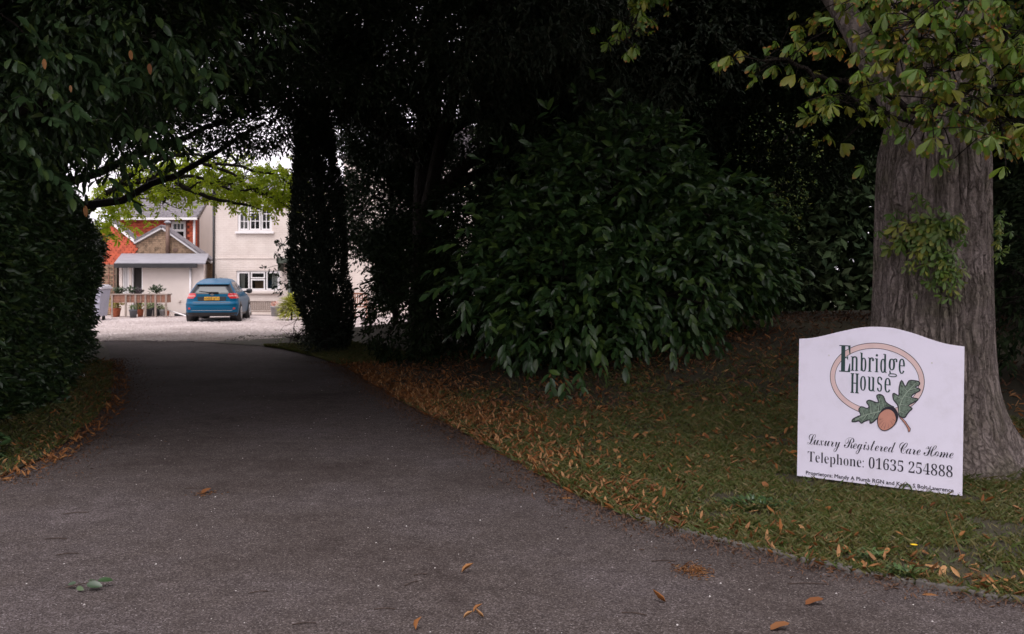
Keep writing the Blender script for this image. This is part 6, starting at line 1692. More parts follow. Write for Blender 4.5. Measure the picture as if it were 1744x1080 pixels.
# ------------------------------------------------------------------ the sign
LETTERS = {
    'script_line': [
        [331, 991, -13, 2, -11, 3, -7, 6, -6, 7, -3, 8, -1, 9, 1, 8, 3, 8, 4, 7, 7, 5, 9, 4, 11, 1, 14, -2, 16, -7, 19, -10, 10, 20, 9, 27, 10, 33, -18, 3, -15, 9, -12, 12, -10, 17, -5, 18, -2, 21, 1, 20, 5, 19, 8, 19, 11, 17, 14, 15, 15, 12, 18, 9, 19, 6, 20, 2, 10, 0, 6, -1, 3, -2, 2, -3, 0, -3, -1, -3, -3, -2, -5, 0, -15, -2, -14, -3, -13, -7, -11, -8, -10, -10, -9, -11, -7, -12, -6, -13, -5, -13, -4, -14, -2, -13, 0, -12, 1, -16, 3, -13, 6, -11, 8, -8, 9, -5, 11, -2, 11, 35, 11, 33, 13, 29, 14, 26, 14, 23, 14, 18, 13, 13, 14, 8, 12, 3, 9, -1, 8, -4, 6, -7, 5, -8, 3, -11, 1, -12, -1, -13, -2, -12, -4, -14, -6, -13, -7, -14, -8, -13, -9, -13, -11, -12, -11, -12, -12, -10, -13, -10, -14, -9, -15, -45, -20, -37, -22, -29, 8, -5, 8, -4, 8, -1, 6, 1, 7, 4, 8, 6, 24, 26, 24, 32, 20, 30, 16, 20, 11, 7, 7, -2, -11, -12, -15, -21, -25, -37, -26, -36, -21, -23, -8, -6, -9, -3, -8, -1, -12, 1, -13, 6, -12, 8, -17, -11, -19, -6],
        [460, 1149, 11, 7, 10, 9, 9, 10, 9, 11, 8, 12, 7, 12, 6, 12, 4, 11, 4, 12, 3, 15, 2, 13, 1, 10, -1, 13, -4, 8, -6, 2, -10, -4, -10, -13, -11, -21, -5, -14, -6, -17, -5, -18],
        [328, 1005, 15, 2, 13, 8, 12, 12, -14, 10, -15, 6, -15, 2, -6, 0, -6, -2, -5, -4, -4, -4, -2, -4, 0, -5, 0, -5, 3, -5, 4, -4, 6, -4, 6, -2],
        [653, 1045, -14, -19, -10, -13, -7, -8, -7, -6, -8, -4, -8, -1, -9, 1, -8, 3, -6, 6, -4, 7, -3, 8, -1, 10, 1, 8, 1, 7, -9, -15, -9, -13, -10, -10, -9, -7, -10, -4, -9, -1, -7, 1, -7, 3, -5, 5, -4, 7, -2, 9, -1, 10, 1, 7, 1, 9, 3, 12, 18, 50, -10, -13, -8, -11, -5, 11, 18, 27, 19, 30, 50, 5, -36, -95, -5, -16, -4, -12, -1, -8, 1, -5, 2, -2, 3, -1, 6, 4, 10, 13, 13, 21, 22, 44, 20, 52, 50, 5, -42, -110, -8, -26, 0, -4, 2, -2, 2, -1, 8, 5, 12, 14, 16, 23],
        [674, 1095, 6, 9, 7, 12, 11, 15, 14, 17, 5, 4, 4, 2, 4, 1, 4, -1, 4, -6, 4, -8, 2, -12, 1, -15, 1, -18, 0, -7, 4, 19, 5, 17, 6, 14, 6, 11, 6, 6, 7, 2, 9, -2, 6, -8, 2, -13, -1, -5, -1, -6, -3, -5, -3, -3, -4, -3, -3, 0, -7, 2, -5, 6, -2, 10, -6, -14, -5, -16, -4, -18, -3, -18, -2, -17, -1, -15, 1, -9, 2, -5, 4, -2, 8, 5, 11, 13, 16, 22, 7, -10, -11, -16, -9, -12, -9, -9, -7, -6, -8, -4, -7, -1, -10, 1, -8, 6, -6, 9, -5, 12, -3, 15, -1, 17, -8, -23, -8, -17, -7, -11, -6, -8, -7, -4, -7, -1, -8, 2, -4, 8, -2, 12, 1, 6, 1, 6, 2, 5, 3, 4, 4, 3, 5, 1, 3, -1, 4, -2, 3, -3, 2, -3, 1, -5, 1, -5, 5, 6, 5, 8, 5, 10, 11, 33, 2, 11, 2, 10, 0, 9, 0, 6, -2, 3, -2, 1, -8, -8, -8, -12, -9, -14],
        [977, 1047, -13, -19, -11, -13, -7, -8, -7, -6, -8, -4, -8, -1, -9, 1, -7, 3, -6, 6, -5, 7, -2, 8, -1, 10, 0, 8, 1, 7, -9, -15, -9, -13, -10, -10, -9, -7, -10, -4, -9, -1, -7, 1, -6, 3, -6, 5, -4, 7, -2, 9, -1, 10, 1, 7, 2, 9, 3, 12, 17, 50, -10, -13, -7, -10, -6, 10, 19, 27, 18, 30, 50, 5, -36, -95, -5, -16, -3, -12, -2, -8, 1, -5, 2, -2, 3, -1, 6, 4, 10, 13, 14, 22, 21, 43, 20, 52, 50, 5, -41, -109, -9, -27, 0, -4, 2, -2, 3, -1, 7, 5, 12, 14, 16, 23],
        [1100, 1047, -21, -29, -12, -14, -6, -4, -6, -3, -7, -1, -9, 2, -9, 3, -7, 6, -6, 8, -3, 9, -1, 11, 1, 9, 1, 10, 3, 10, 4, 11, 5, 11, 6, 11, 6, 11, 8, 10, 8, 8, -15, -1, -9, 0, -13, -19, -14, -19, -6, 10, 12, 16, 11, 16, 2, 18, 3, 12, 1, 6, 6, 5, 5, -1, 0, -8, 0, -3, 0, -4, 2, -4, 4, -3, 8, -2, 18, -4, 5, -2, 5, -3, 3, -3, 3, -5, 2, -6, 1, -7, -4, -15, -8, -21, -11, -22, -7, -16, -4, -7, -1, -7, -1, -5, 0, -3, 2, -3, 3, 0, 12, 9, 24, 33],
        [1279, 1049, -16, -20, -17, -16, -16, -11, -33, -80, -10, -19, -9, -16, -8, -12, -15, -17, -17, -10, -17, -4, -10, 2, -8, 3, -6, 7, -5, 8, -2, 10, -1, 11, 2, 20, 7, 18, 12, 18, 16, 17, 19, 15, 23, 15, 19, 10, 16, 45, -17, -26, -14, -15, -13, -5, -8, 1, -7, 3, -5, 6, -5, 7, -2, 9, -1, 11, 0, 10, 2, 10, 2, 9, 13, 33, 8, 22, -2, 4, -2, -2, -4, -4, -6, -8, -7, -11, -7, -10, -7, 11, 13, 20, 15, 18, 10, 12, 10, 8, 9, 3, 11, -3, 6, -11, 2, -19, 0, -11, -2, -12, -4, -12, -16, -43, -8, -18, -2, -10, 0, -4, 2, -2, 2, -1, 6, 5, 9, 12, 13, 22, 22, 44, 25, 59, 46, 5, -51, -137, 17, 16, 17, 20],
        [1121, 858, 8, 3, 9, 11, 9, 17, 16, 39, 18, 53, -21, -15, -19, -16, -15, -17, -10, -17, -7, -18, -2, -17, 0, -6, 2, -5, 2, -5, 2, -4, 4, -2],
        [1450, 998, -17, 2, -15, 6, -12, 9, -9, 12, -5, 14, -2, 17, 1, 13, 3, 12, 6, 10, 7, 7, 8, 5, 9, 1, 7, 0, 5, -3, 5, -4, 4, -6, 3, -6, 0, -8, 0, -7, -2, -7, -3, -5, -3, -5, -4, -2, -5, -1, -12, -3, -3, -3, -1, -3, 0, -5, 1, -7, 3, -5, 5, -6, 6, -4, 8, -3, 8, -1, 9, 2, 8, 4, 9, 7, 8, 10, 8, 12, 7, 13, 7, 15, 7, 16, 6, 17, 23, 68, 7, 18, 8, 18, 9, 18, 9, 16, 10, 16, 11, 14, 11, 12, 11, 11, 11, 9, -8, 3, -11, 1, -14, 1, -16, -1, -16, -3, -17, -5, -16, -6, -17, -8, -15, -9, -14, -11, -13, -12, -11, -14, -13, -22, -8, -22, -3, -21, 1, -9, 2, -8, 4, -7, 4, -5, 6, -3, 7, -1, 8, 2, 8, 4, 7, 7, 8, 9, 6, 11, 7, 12, 6, 13, 5, 13, 4, 13, 3, 13, 2, 12, 1, 10, 1, 8, 2, 4, 3, 2, 3, -1, 3, -3, 1, -6, 1, -11, 1, -18, -1, -21, -4, -19, -5, -17, -7, -16, -9, -13, -11, -11, -11, -8, -13, -5, -13, -2, -12, 2, -10, 4, -8, 8, -6, 10, -4, 12, -1, 14, 1, 15, 4, 16, 6, 15, 8, 16, 11, 15, 12, 15, 14, 13, 15, 12, 17, 10, 27, 12, 27, 7, 28, 2, 19, -1, 17, -2, 13, -5, 26, 6, 4, -1, 3, -2, 1, -4, -1, -2, -4, -3, -6, -2, -6, -2, 11, -5, 9, -8, 8, -10, 5, -12, 3, -12, 1, -12, -2, -18, -6, -18, -11, -16, -14, -15, -19, -12, -22, -11, 7, -11, 4, -13, 1, -17, -3, -30, -8, -41, -2, -8, -1, -7, 1, -4, 1, -2, 2, -1, 5, 5, 11, 16, 27, 42, 15, 22, 12, 18, 8, 9, 7, 5, 4, 2, 8, -2, -14, -16, -17, -25, -17, -25, -10, -17, -10, -18, -8, -12, -7, -10, -7, -8, -7, -6, -7, -4, -7, -1, -9, 1, -8, 4, -6, 6, -6, 9, -3, 10, -1, 12, 1, 11, 2, 11, 4, 13, 15, 36, 6, 18, 2, 16, -2, 9, -4, -1, -4, 0, -5, 1, -2, 3, -1, 5, 1, 5, 4, 4, 6, 1, 8, -2, 5, -2, 5, 0, 5, 3, 5, 4, 14, 21, 11, 27, 2, 11, 2, 9, 0, 10, -2, 20, -5, 15, -9, 10, -10, -9, -9, -12, -8, -15, -8, -18, -7, -23, -7, -28, -8, -29, -8, -28, -9, -28, -10, -24, -10, -21, -11, -17, -12, -15, -13, -12, -14, -9, -15, -8, -15, -4],
        [1694, 1000, -12, 2, -11, 5, -9, 9, -8, 12, -4, 12, -1, 14, 1, 12, 2, 13, 5, 12, 6, 12, 8, 12, 8, 11, 9, 11, 10, 8, 10, 8, 9, 6, 10, 3, 9, 1, 8, -1, 7, -3, 6, -5, 5, -7, 3, -9, 1, -9, -1, -11, -3, -10, -6, -10, -7, -9, -9, -8, -10, -8, -11, -6, -13, -6, -13, -5, -4, -11, -2, -10, 0, -9, 1, -6, 3, -3, 6, -2, 10, 2, 10, 3, 10, 7, 11, 8, 11, 12, 10, 15, 7, -10, -12, -16, -12, -13, -12, -10, -13, -7, -11, -5],
        [1696, 1070, 8, 2, 7, 4, 7, 5, 7, 7, 5, 8, 5, 8, 4, 10, 3, 8, 0, 9, 0, 9, -2, 5, -4, 2, -3, -1, -4, -4, -5, -5, -14, -28],
        [1928, 1053, -8, -11, -9, -9, -9, -8, -28, -21, -17, -45, -17, -37, -17, -30, -17, -23, -17, -13, -17, -5, -11, 2, -9, 3, -7, 6, -5, 8, -4, 10, -1, 11, 11, 39, 33, 37, 54, 34, 7, 21, -11, -12, -11, -7, -11, -2, -9, 2, -8, 4, -7, 7, -6, 10, -3, 12, -1, 13, 1, 14, 3, 13, 4, 13, 7, 14, 7, 12, 8, 12, 9, 10, 9, 9, 10, 8, 11, 5, 10, 4, 9, 1, 12, -2, 8, -8, 4, -12, 7, 20, 42, 5, -51, -141, 18, 15, 20, 22],
        [1813, 1014, 6, 1, 6, 4, 6, 6, 6, 8, 6, 9, 6, 12, 16, 39, 7, 19, 3, 14, 2, 10, -1, 8, -3, 4, -5, 1, -3, -1, -4, -3, -5, -6, -16, -27, -16, -34, -13, -33, -5, -22, 1, -5, 2, -3],
        [1769, 866, 7, 4, 8, 9, 8, 15, 16, 35, 19, 53, -20, -12, -17, -14, -14, -16, -11, -17, -6, -18, -2, -17, 1, -12, 4, -7],
        [2025, 1193, -5, 0, -4, 2, -3, 4, -3, 4, -2, 6, 0, 7, 0, 7, 3, 7, 3, 6, 5, 4, 5, 3, 6, 1, 4, -1, 4, -2, 4, -3, 2, -5, 2, -5, 1, -6, -1, -8, -2, -6, -4, -7, -4, -4, -5, -3],
        [2030, 1053, -19, -28, -14, -14, -7, -5, -8, -3, -7, -1, -15, 4, -8, 11, -3, 20, 1, 7, 2, 10, 3, 12, 19, 53, -8, -13, -10, -13, -7, 10, 10, 13, 14, 22, 13, 22, 48, 5, -35, -95, -8, -22, -4, -15, -2, -7, 2, -5, 3, 1, 4, 4, 6, 5, 24, 33],
        [2138, 1061, -29, -39, -8, -7, -7, -6, -6, -3, -21, -4, -10, 1, -8, 4, -7, 6, -4, 7, -3, 9, -1, 9, 1, 7, 1, 6, 3, 5, 3, 4, 4, 2, 4, 1, 5, -1, 3, -2, 3, -3, 2, -5, 1, -4, 1, -5, -1, -6, -1, -4, -2, -4, -3, -4, -3, -1, -3, -1, -2, 0, 2, -3, 3, -3, 4, 0, 8, 3, 6, 9, 6, 16, 7, 32, 2, 40, 0, 10, -1, 9, -8, -11, -11, -16, -11, -16, -6, 11, 16, 23, 23, 33, 4, 7, 3, 8, 3, 4, 4, 1, 3, 0, 2, -3, 1, -4, -3, -10, -2, -3, -1, -4, 0, -4, 3, -10, 8, -21, 6, -20, 1, -19, -1, -14, -2, -11, -5, -8, 17, 22],
        [2154, 1104, 20, 31, 17, 29, 16, 37, 38, 96, 44, 3, -25, -66, 23, 0, -4, -16, -27, 0, -24, -63, -22, -58, -17, -48, -5, -21, 1, -3, 1, -2, 2, -1, 4, 1, 5, 4, 6, 5, 26, 33, 6, -10, -10, -15, -10, -13, -10, -10, -10, -7, -9, -5, -10, -2, -7, 2, -7, 3, -5, 6, -3, 7, -2, 9, -1, 11, 3, 22, 7, 21, 13, 36, -19, -26],
        [2322, 1004, -13, 2, -11, 5, -9, 9, -7, 11, -5, 13, -1, 14, 1, 12, 3, 12, 4, 13, 7, 12, 7, 12, 8, 11, 9, 10, 10, 9, 10, 8, 10, 5, 9, 4, 9, 1, 8, -1, 7, -3, 7, -5, 4, -7, 3, -9, 1, -9, -1, -11, -3, -10, -5, -10, -8, -9, -8, -8, -11, -8, -11, -6, -13, -6, -13, -5, -3, -11, -3, -10, 0, -9, 1, -6, 3, -3, 6, -2, 10, 2, 10, 3, 11, 6, 10, 9, 11, 12, 11, 15, 6, -10, -12, -16, -12, -13, -12, -10, -12, -7, -12, -5],
        [2323, 1074, 8, 2, 7, 3, 7, 6, 7, 7, 6, 8, 5, 8, 3, 9, 3, 9, 0, 9, 0, 9, -2, 5, -4, 2, -3, -1, -4, -4, -4, -5, -15, -28],
        [2516, 1056, -22, -29, -12, -14, -6, -4, -6, -3, -6, -1, -10, 1, -9, 4, -7, 6, -5, 8, -4, 9, -1, 11, 1, 9, 2, 10, 3, 10, 4, 11, 4, 11, 6, 11, 7, 11, 7, 9, 8, 9, -15, -2, -9, 0, -12, -19, -14, -18, -7, 10, 12, 16, 11, 15, 3, 19, 2, 12, 2, 6, 6, 5, 4, -2, 1, -7, 0, -3, -1, -4, 2, -5, 5, -3, 7, -1, 18, -4, 5, -2, 5, -3, 4, -3, 3, -5, 1, -6, 1, -7, -4, -15, -8, -21, -10, -22, -8, -16, -3, -8, -2, -6, -1, -5, 1, -4, 1, -2, 3, -1, 12, 10, 24, 33],
        [2570, 1005, -13, 2, -11, 6, -9, 8, -7, 12, -5, 13, -1, 14, 1, 12, 3, 12, 4, 12, 6, 13, 8, 12, 8, 11, 9, 10, 10, 9, 10, 7, 10, 6, 9, 3, 9, 2, 8, -1, 7, -4, 7, -5, 4, -7, 3, -8, 1, -10, -1, -10, -3, -10, -6, -10, -7, -9, -8, -9, -11, -7, -11, -7, -13, -6, -13, -4, -4, -11, -2, -10, 0, -9, 1, -6, 3, -4, 6, -1, 10, 1, 10, 4, 10, 6, 11, 9, 11, 12, 11, 14, 6, -10, -12, -16, -12, -12, -12, -10, -13, -8, -11, -4],
        [2571, 1075, 8, 2, 7, 4, 7, 5, 7, 7, 6, 8, 4, 9, 4, 9, 3, 9, 0, 9, 0, 8, -2, 6, -4, 2, -3, -2, -4, -3, -5, -6, -14, -28],
        [2687, 1007, -10, 1, -9, 4, -7, 7, -6, 10, -3, 13, -2, 15, 1, 13, 3, 13, 5, 14, 6, 13, 7, 12, 9, 11, 9, 10, 9, 9, 11, 7, 10, 6, 10, 3, 9, 1, 13, -2, 9, -7, 5, -12, 58, 160, 42, 6, -86, -233, -11, -33, -4, -15, 0, -4, 2, -2, 2, -1, 8, 5, 12, 14, 17, 23, 7, -10, -29, -37, -8, -8, -9, -4, -8, -2, -8, 1, -7, 3, -5, 5, -4, 7, -3, 8, -1, 9, 0, 3, -14, -20, -15, -12],
        [2696, 1020, 4, 1, 5, 4, 6, 6, 18, 27, 17, 36, 7, 19, 3, 15, 2, 12, -1, 8, -3, 6, -6, 1, -4, -1, -4, -3, -5, -5, -16, -23, -14, -29, -11, -24, -5, -13, -3, -12, -1, -11, 2, -8, 3, -4],
        [3063, 1009, -13, 1, -12, 4, -11, 6, -10, 8, -8, 10, -7, 12, -5, 14, -3, 14, -1, 16, 1, 13, 1, 13, 4, 15, -23, 12, -14, 23, -5, 34, 2, 22, 5, 20, 9, 21, 12, 19, 14, 16, 17, 14, 17, 11, 19, 7, 19, 2, 11, -1, 7, -3, 2, -4, -1, -4, -4, -2, -6, -1, -12, -2, -13, -4, -12, -7, -11, -10, -11, -11, -10, -12, -9, -14, -8, -15, -6, -15, -5, -14, -3, -15, -1, -14, 3, -20, 7, -14, 13, -7, 7, 18, 8, 18, 9, 18, 10, 17, 11, 17, 11, 17, 12, 15, 12, 15, 12, 13, 12, 11, 12, 10, 12, 8, 11, 6, 11, 4, 9, 1, 10, -1, 8, -3, 6, -6, 5, -8, 3, -9, 1, -11, -1, -10, -3, -11, -4, -12, -6, -12, -7, -13, -8, -12, -10, -13, -10, -12, -12, -12, -12, -11, -13, -11, -13, -9, -14, -8, -14, -6, -14, -4, -10, -29, -6, -25, -2, -21, 3, -24, 10, -15, 16, -5, 9, 1, 8, 3, 9, 4, 8, 5, 8, 6, 7, 7, 7, 8, 5, 9, 5, 9, 3, 9, 2, 9, 1, 9, -1, 11, -2, 9, -3, 6, -5, 5, -5, 2, -6, 1, -6, -1, -6, -3, -6, -4, -5, -6, -4, -7, -4, -8, -4, -13, -2, -16, -1, -10, -2, -6, -3, -2, -2, 1, -2, 1, -2, 3, -2, 4, -1, 6, 0, 6, 1, 13, 2, 12, 4, 10, 5, 10, 6, 8, 7, 6, 8, 5, 9, 3, 9, 1, 10, -1, 8, -4, 6, -7, 5, -9, 3, -11, 1, -14, -1, -12, -2, -11, -5, -12, -5, -11, -7, -10, -7, -9, -9, -8, -8, -7, -10, -5, -10, -5, -9, -2],
        [3059, 1155, 10, 4, 10, 6, 10, 7, 11, 9, 10, 10, 10, 12, 26, 36, 7, 13, 7, 13, 5, 12, 4, 12, 2, 11, 1, 10, -1, 7, -3, 5, -4, 1, -11, -5, -15, -16, -19, -27, -20, -34, -20, -40],
        [3241, 1010, -6, 1, -5, 3, -4, 5, -4, 6, -2, 9, -1, 10, -13, -19, -15, -11, -15, -4, -9, 1, -9, 4, -7, 7, -5, 10, -3, 11, -1, 14, 1, 13, 2, 14, 5, 13, 5, 13, 7, 13, 9, 11, 9, 11, 9, 9, 10, 8, 10, 6, 10, 3, 10, 1, 12, -2, 8, -8, 4, -12, 7, 21, 39, 2, -32, -99, -7, -22, -3, -10, 0, -3, 1, -2, 2, 0, 8, 5, 13, 14, 12, 15, 7, -10, -12, -15, -11, -13, -10, -10, -9, -7, -9, -5],
        [3183, 1022, 8, 3, 8, 7, 9, 12, 9, 15, 9, 18, 8, 20, 7, 19, 4, 14, 1, 9, 0, 5, -1, 5, -2, 4, -3, 3, -3, 1, -3, 1, -4, -1, -4, -3, -5, -5, -15, -24, -15, -32, -11, -32, -3, -10, -1, -9, -1, -9, 3, -7],
        [3420, 1062, -22, -29, -12, -14, -6, -5, -6, -2, -6, -1, -10, 1, -9, 3, -7, 6, -5, 8, -4, 10, -1, 10, 1, 9, 2, 10, 3, 11, 4, 11, 4, 11, 6, 11, 7, 10, 7, 10, 8, 9, -15, -2, -9, 0, -12, -19, -14, -19, -7, 10, 12, 17, 11, 15, 3, 19, 2, 12, 2, 6, 6, 5, 4, -2, 1, -7, 0, -4, -1, -3, 2, -5, 5, -3, 7, -2, 18, -3, 5, -2, 5, -3, 4, -4, 3, -5, 1, -5, 1, -7, -4, -15, -8, -22, -10, -21, -8, -17, -3, -7, -2, -6, -1, -5, 1, -4, 1, -2, 3, -1, 12, 9, 24, 34],
        [3474, 1011, -13, 2, -11, 5, -9, 9, -7, 12, -5, 12, -1, 15, 1, 11, 3, 13, 4, 12, 6, 12, 8, 12, 8, 11, 9, 11, 10, 8, 10, 8, 10, 6, 9, 3, 9, 1, 8, -1, 7, -3, 6, -5, 5, -7, 3, -9, 1, -9, -1, -11, -3, -10, -6, -10, -7, -9, -8, -8, -11, -8, -11, -6, -13, -6, -13, -5, -4, -11, -2, -10, 0, -9, 1, -6, 3, -3, 6, -1, 10, 1, 10, 4, 10, 6, 11, 8, 11, 12, 11, 15, 6, -10, -12, -16, -12, -13, -12, -10, -13, -7, -11, -4],
        [3475, 1081, 8, 2, 7, 4, 7, 5, 7, 7, 5, 8, 5, 9, 4, 9, 3, 8, 0, 9, 0, 9, -2, 5, -4, 2, -3, -1, -4, -3, -5, -6, -14, -28],
        [3682, 1010, -18, 1, -15, 6, -11, 9, -9, 12, -5, 14, -2, 16, 1, 14, 3, 12, 6, 10, 7, 7, 8, 5, 8, 2, 7, -1, 6, -3, 5, -5, 4, -6, 2, -7, 1, -9, -1, -7, -3, -6, -4, -5, -5, -4, -5, -3, -6, -2, -5, -3, -3, -4, -1, -6, 0, -5, 3, -5, 4, -5, 6, -4, 6, -3, 8, -1, 13, 3, 12, 8, 10, 13, 10, 19, 10, 25, 9, 30, -11, -7, -16, -13, -3, -2, -3, -2, -4, 1, -2, 2, -1, 3, 2, 4, 4, 6, 7, 6, 34, 22, 13, 32, 14, 32, 17, 31, -18, -17, -15, -11, -11, -4, -5, 1, -5, 2, -4, 4, -3, 4, -1, 5, -1, 6, 1, 8, 4, 10, 6, 12, 11, 21, -1, 3, -6, -2, -6, -5, -9, -8, -9, -10, -8, -12, -9, -15, -7, -13, -6, -8, -3, -2, -4, 1, -3, 2, -1, 3, 5, 12, 13, 19, 17, 22, 15, 17, 8, 7, 8, 4, 8, 2, 6, -1, 5, -3, 5, -3, 4, -6, 2, -6, 0, -8, -1, -10, -2, -12, -5, -14, 11, 11, 15, 16, 17, 22, 17, 19, 12, 12, 8, 4, 3, -2, 2, -3, 0, -3, -2, -3, -3, -5, -6, -8, -6, -14, -8, -20, -12, -41, -11, -53, 24, 12, 14, 32, 14, 29, 15, 26, 14, 23, 13, 18, 14, 15, 12, 11, 12, 7, 12, 2, 8, -1, 7, -3, 6, -5, 4, -7, 2, -9, 1, -9, -3, -19, -9, -20, -15, -22, -9, -12, -11, -11, -12, -11, -43, -30, -17, -53, -11, -39, -8, -38, 0, -7, 3, -5, 4, -1, 11, 1, 10, 5, 11, 8, 11, 10, 11, 12, 11, 13, 31, 41, 12, 17, 10, 10, 7, 4, 8, -2, -13, -13, -13, -19, -16, -24, -20, -28, -22, -26, -20, -17, -12, -7, -13, -4, -12, -2, -10, 2, -9, 6, -6, 9, -5, 12, -3, 14, -1, 17, 3, 23, 6, 30, 9, 29, -21, -10, -13, -40, -16, -34, -19, -28, -21, -20, -22, -12],
        [3879, 1202, 14, 11, 12, 11, 11, 13, 10, 13, 8, 12, 6, 13, 5, 12, 3, 11, 1, 10, -1, 9, -2, 6, -4, 2, -8, -4, -9, -9, -11, -17, -11, -24, -12, -30],
        [3944, 1014, -10, 2, -9, 4, -8, 9, -6, 10, -3, 13, -2, 15, 1, 12, 3, 13, 4, 13, 6, 12, 7, 12, 8, 11, 9, 11, 10, 8, 10, 8, 10, 6, 10, 3, 10, 1, 10, -1, 9, -4, 7, -7, 5, -9, 3, -12, 1, -14, -1, -12, -2, -11, -3, -11, -5, -11, -6, -11, -7, -13, 12, 8, 13, 13, 6, -11, -8, -10, -8, -8, -8, -6, -8, -5, -8, -3, -8, 0, -14, -14, -15, -8],
        [3952, 1031, 5, 1, 6, 4, 6, 7, -1, 8, 1, 5, 1, 4, 4, 5, 3, 4, 5, 3, 5, 1, 12, 27, 8, 24, 2, 21, -1, 9, -2, 5, -5, 2, -4, -2, -6, -6, -7, -10, -13, -22, -12, -29, -9, -28, -4, -21, 1, -7, 2, -4],
        [4033, 1014, 24, 52, 17, 37, 7, 16, 5, 12, 1, 5, 0, 2, -1, 2, -1, 0, -7, -8, -18, -26, -6, 10, 30, 44, 8, 9, 9, 6, 8, 2, 8, -4, 5, -11, 2, -18, -3, -24, 22, 32, 19, 20, 16, 6, 5, -1, 4, -3, 4, -5, 3, -6, 2, -9, 0, -10, -2, -23, 22, 32, 20, 19, 16, 7, 7, -1, 6, -4, 5, -5, 4, -8, 3, -11, 0, -12, 0, -14, -3, -13, -4, -13, -17, -35, -5, -9, -2, -7, -1, -6, 0, -3, 1, -2, 1, 0, 12, 10, 24, 32, 7, -11, -19, -25, -12, -14, -11, -8, -10, -4, -7, 2, -6, 3, -5, 7, -4, 9, -2, 10, -1, 13, 2, 20, 8, 20, 14, 28, 7, 14, 5, 10, 1, 7, -2, 3, -8, -4, -10, -11, -12, -19, -24, -44, -31, -65, -51, -4, 32, 69, 16, 39, 7, 19, 2, 9, 0, 3, -1, 2, -2, 1, -17, -16, -27, -46, -37, -77],
        [4344, 1016, -13, 2, -11, 6, -9, 9, -7, 11, -4, 13, -2, 14, 1, 12, 3, 12, 5, 13, 6, 12, 7, 12, 8, 11, 9, 10, 10, 9, 10, 7, 10, 6, 9, 3, 9, 2, 8, -1, 8, -4, 6, -5, 5, -7, 2, -8, 1, -10, -1, -10, -3, -10, -5, -10, -7, -9, -9, -9, -10, -7, -12, -7, -12, -5, -14, -5, -3, -11, -2, -10, -1, -9, 1, -6, 4, -4, 6, -1, 9, 1, 10, 4, 11, 6, 10, 9, 11, 12, 11, 14, 6, -10, -11, -15, -12, -13, -13, -10, -12, -8, -12, -4],
        [4346, 1086, 7, 2, 7, 4, 7, 6, 7, 6, 6, 8, 5, 9, 4, 9, 2, 9, 1, 9, -1, 9, -2, 5, -4, 2, -3, -2, -4, -3, -4, -6, -15, -28],
    ],
    'telephone_line': [
        [358, 473, 0, 12, 12, 2, 9, 3, 6, 5, 4, 8, 3, 11, 1, 15, 0, 244, -4, 0, -18, -3, -15, -7, -12, -11, -10, -16, -6, -20, -4, -23, -9, 0, 0, 95, 214, 0, 0, -95, -9, 0, -10, 44, -22, 27, -35, 9, -3, 0, 0, -244, 1, -15, 2, -12, 4, -7, 6, -5, 10, -3, 12, -1, 0, -12],
        [619, 467, -14, 2, -12, 4, -11, 8, -10, 11, -9, 13, -7, 16, -5, 19, -3, 20, -1, 22, 1, 21, 3, 19, 5, 18, 8, 15, 8, 14, 11, 10, 12, 8, 12, 5, 14, 2, 19, -3, 16, -9, 14, -14, 10, -20, 6, -25, 2, -29, 0, -5, -89, 0, 5, -48, 15, -28, 24, -10, 14, 4, 13, 10, 11, 17, 8, -10, -19, -31, -24, -19],
        [599, 607, 45, 0, 0, 16, 0, 17, -2, 15, -2, 10, -4, 8, -6, 5, -7, 1, -14, -7, -8, -22, -2, -35],
        [708, 474, 0, 11, 6, 2, 5, 2, 3, 3, 2, 5, 2, 7, 0, 9, 0, 236, 0, 9, -1, 7, -2, 6, -3, 3, -5, 3, -6, 1, 0, 11, 69, 0, 0, -276, 0, -9, 1, -6, 2, -5, 3, -4, 4, -2, 7, -1, 0, -11],
        [888, 468, -14, 1, -12, 5, -12, 8, -10, 11, -8, 13, -7, 16, -5, 18, -4, 21, -1, 22, 2, 21, 3, 19, 5, 18, 7, 15, 9, 13, 11, 11, 11, 8, 13, 5, 13, 2, 20, -3, 16, -9, 14, -15, 10, -20, 6, -24, 2, -29, 0, -5, -89, -1, 5, -47, 15, -28, 24, -10, 14, 3, 12, 11, 12, 16, 8, -9, -20, -32, -23, -19],
        [867, 607, 46, 0, 0, 16, 0, 18, -2, 14, -2, 11, -4, 8, -6, 4, -7, 2, -14, -7, -8, -22, -3, -36],
        [976, 379, 0, 11, 5, 0, 4, 2, 3, 2, 3, 3, 2, 4, 1, 5, 1, 25, 0, 212, -1, 12, -1, 10, -1, 6, -3, 3, -5, 3, -7, 2, 0, 10, 67, 0, 0, -32, 12, 21, 16, 13, 18, 5, 13, -2, 11, -5, 10, -8, 9, -10, 7, -13, 7, -16, 4, -17, 3, -19, 1, -20, -1, -22, -3, -20, -5, -19, -6, -16, -8, -14, -9, -11, -10, -9, -12, -5, -12, -2, -17, 4, -14, 9, -12, 16, 0, -62, 2, -28, 2, -6, 3, -4, 3, -3, 17, -4, 0, -11],
        [1072, 495, 10, 2, 7, 7, 6, 12, 4, 17, 3, 22, 0, 27, 0, 26, -2, 21, -4, 17, -5, 12, -7, 7, -11, 2, -10, -3, -9, -10, -8, -16, 0, -115, 7, -16, 8, -9],
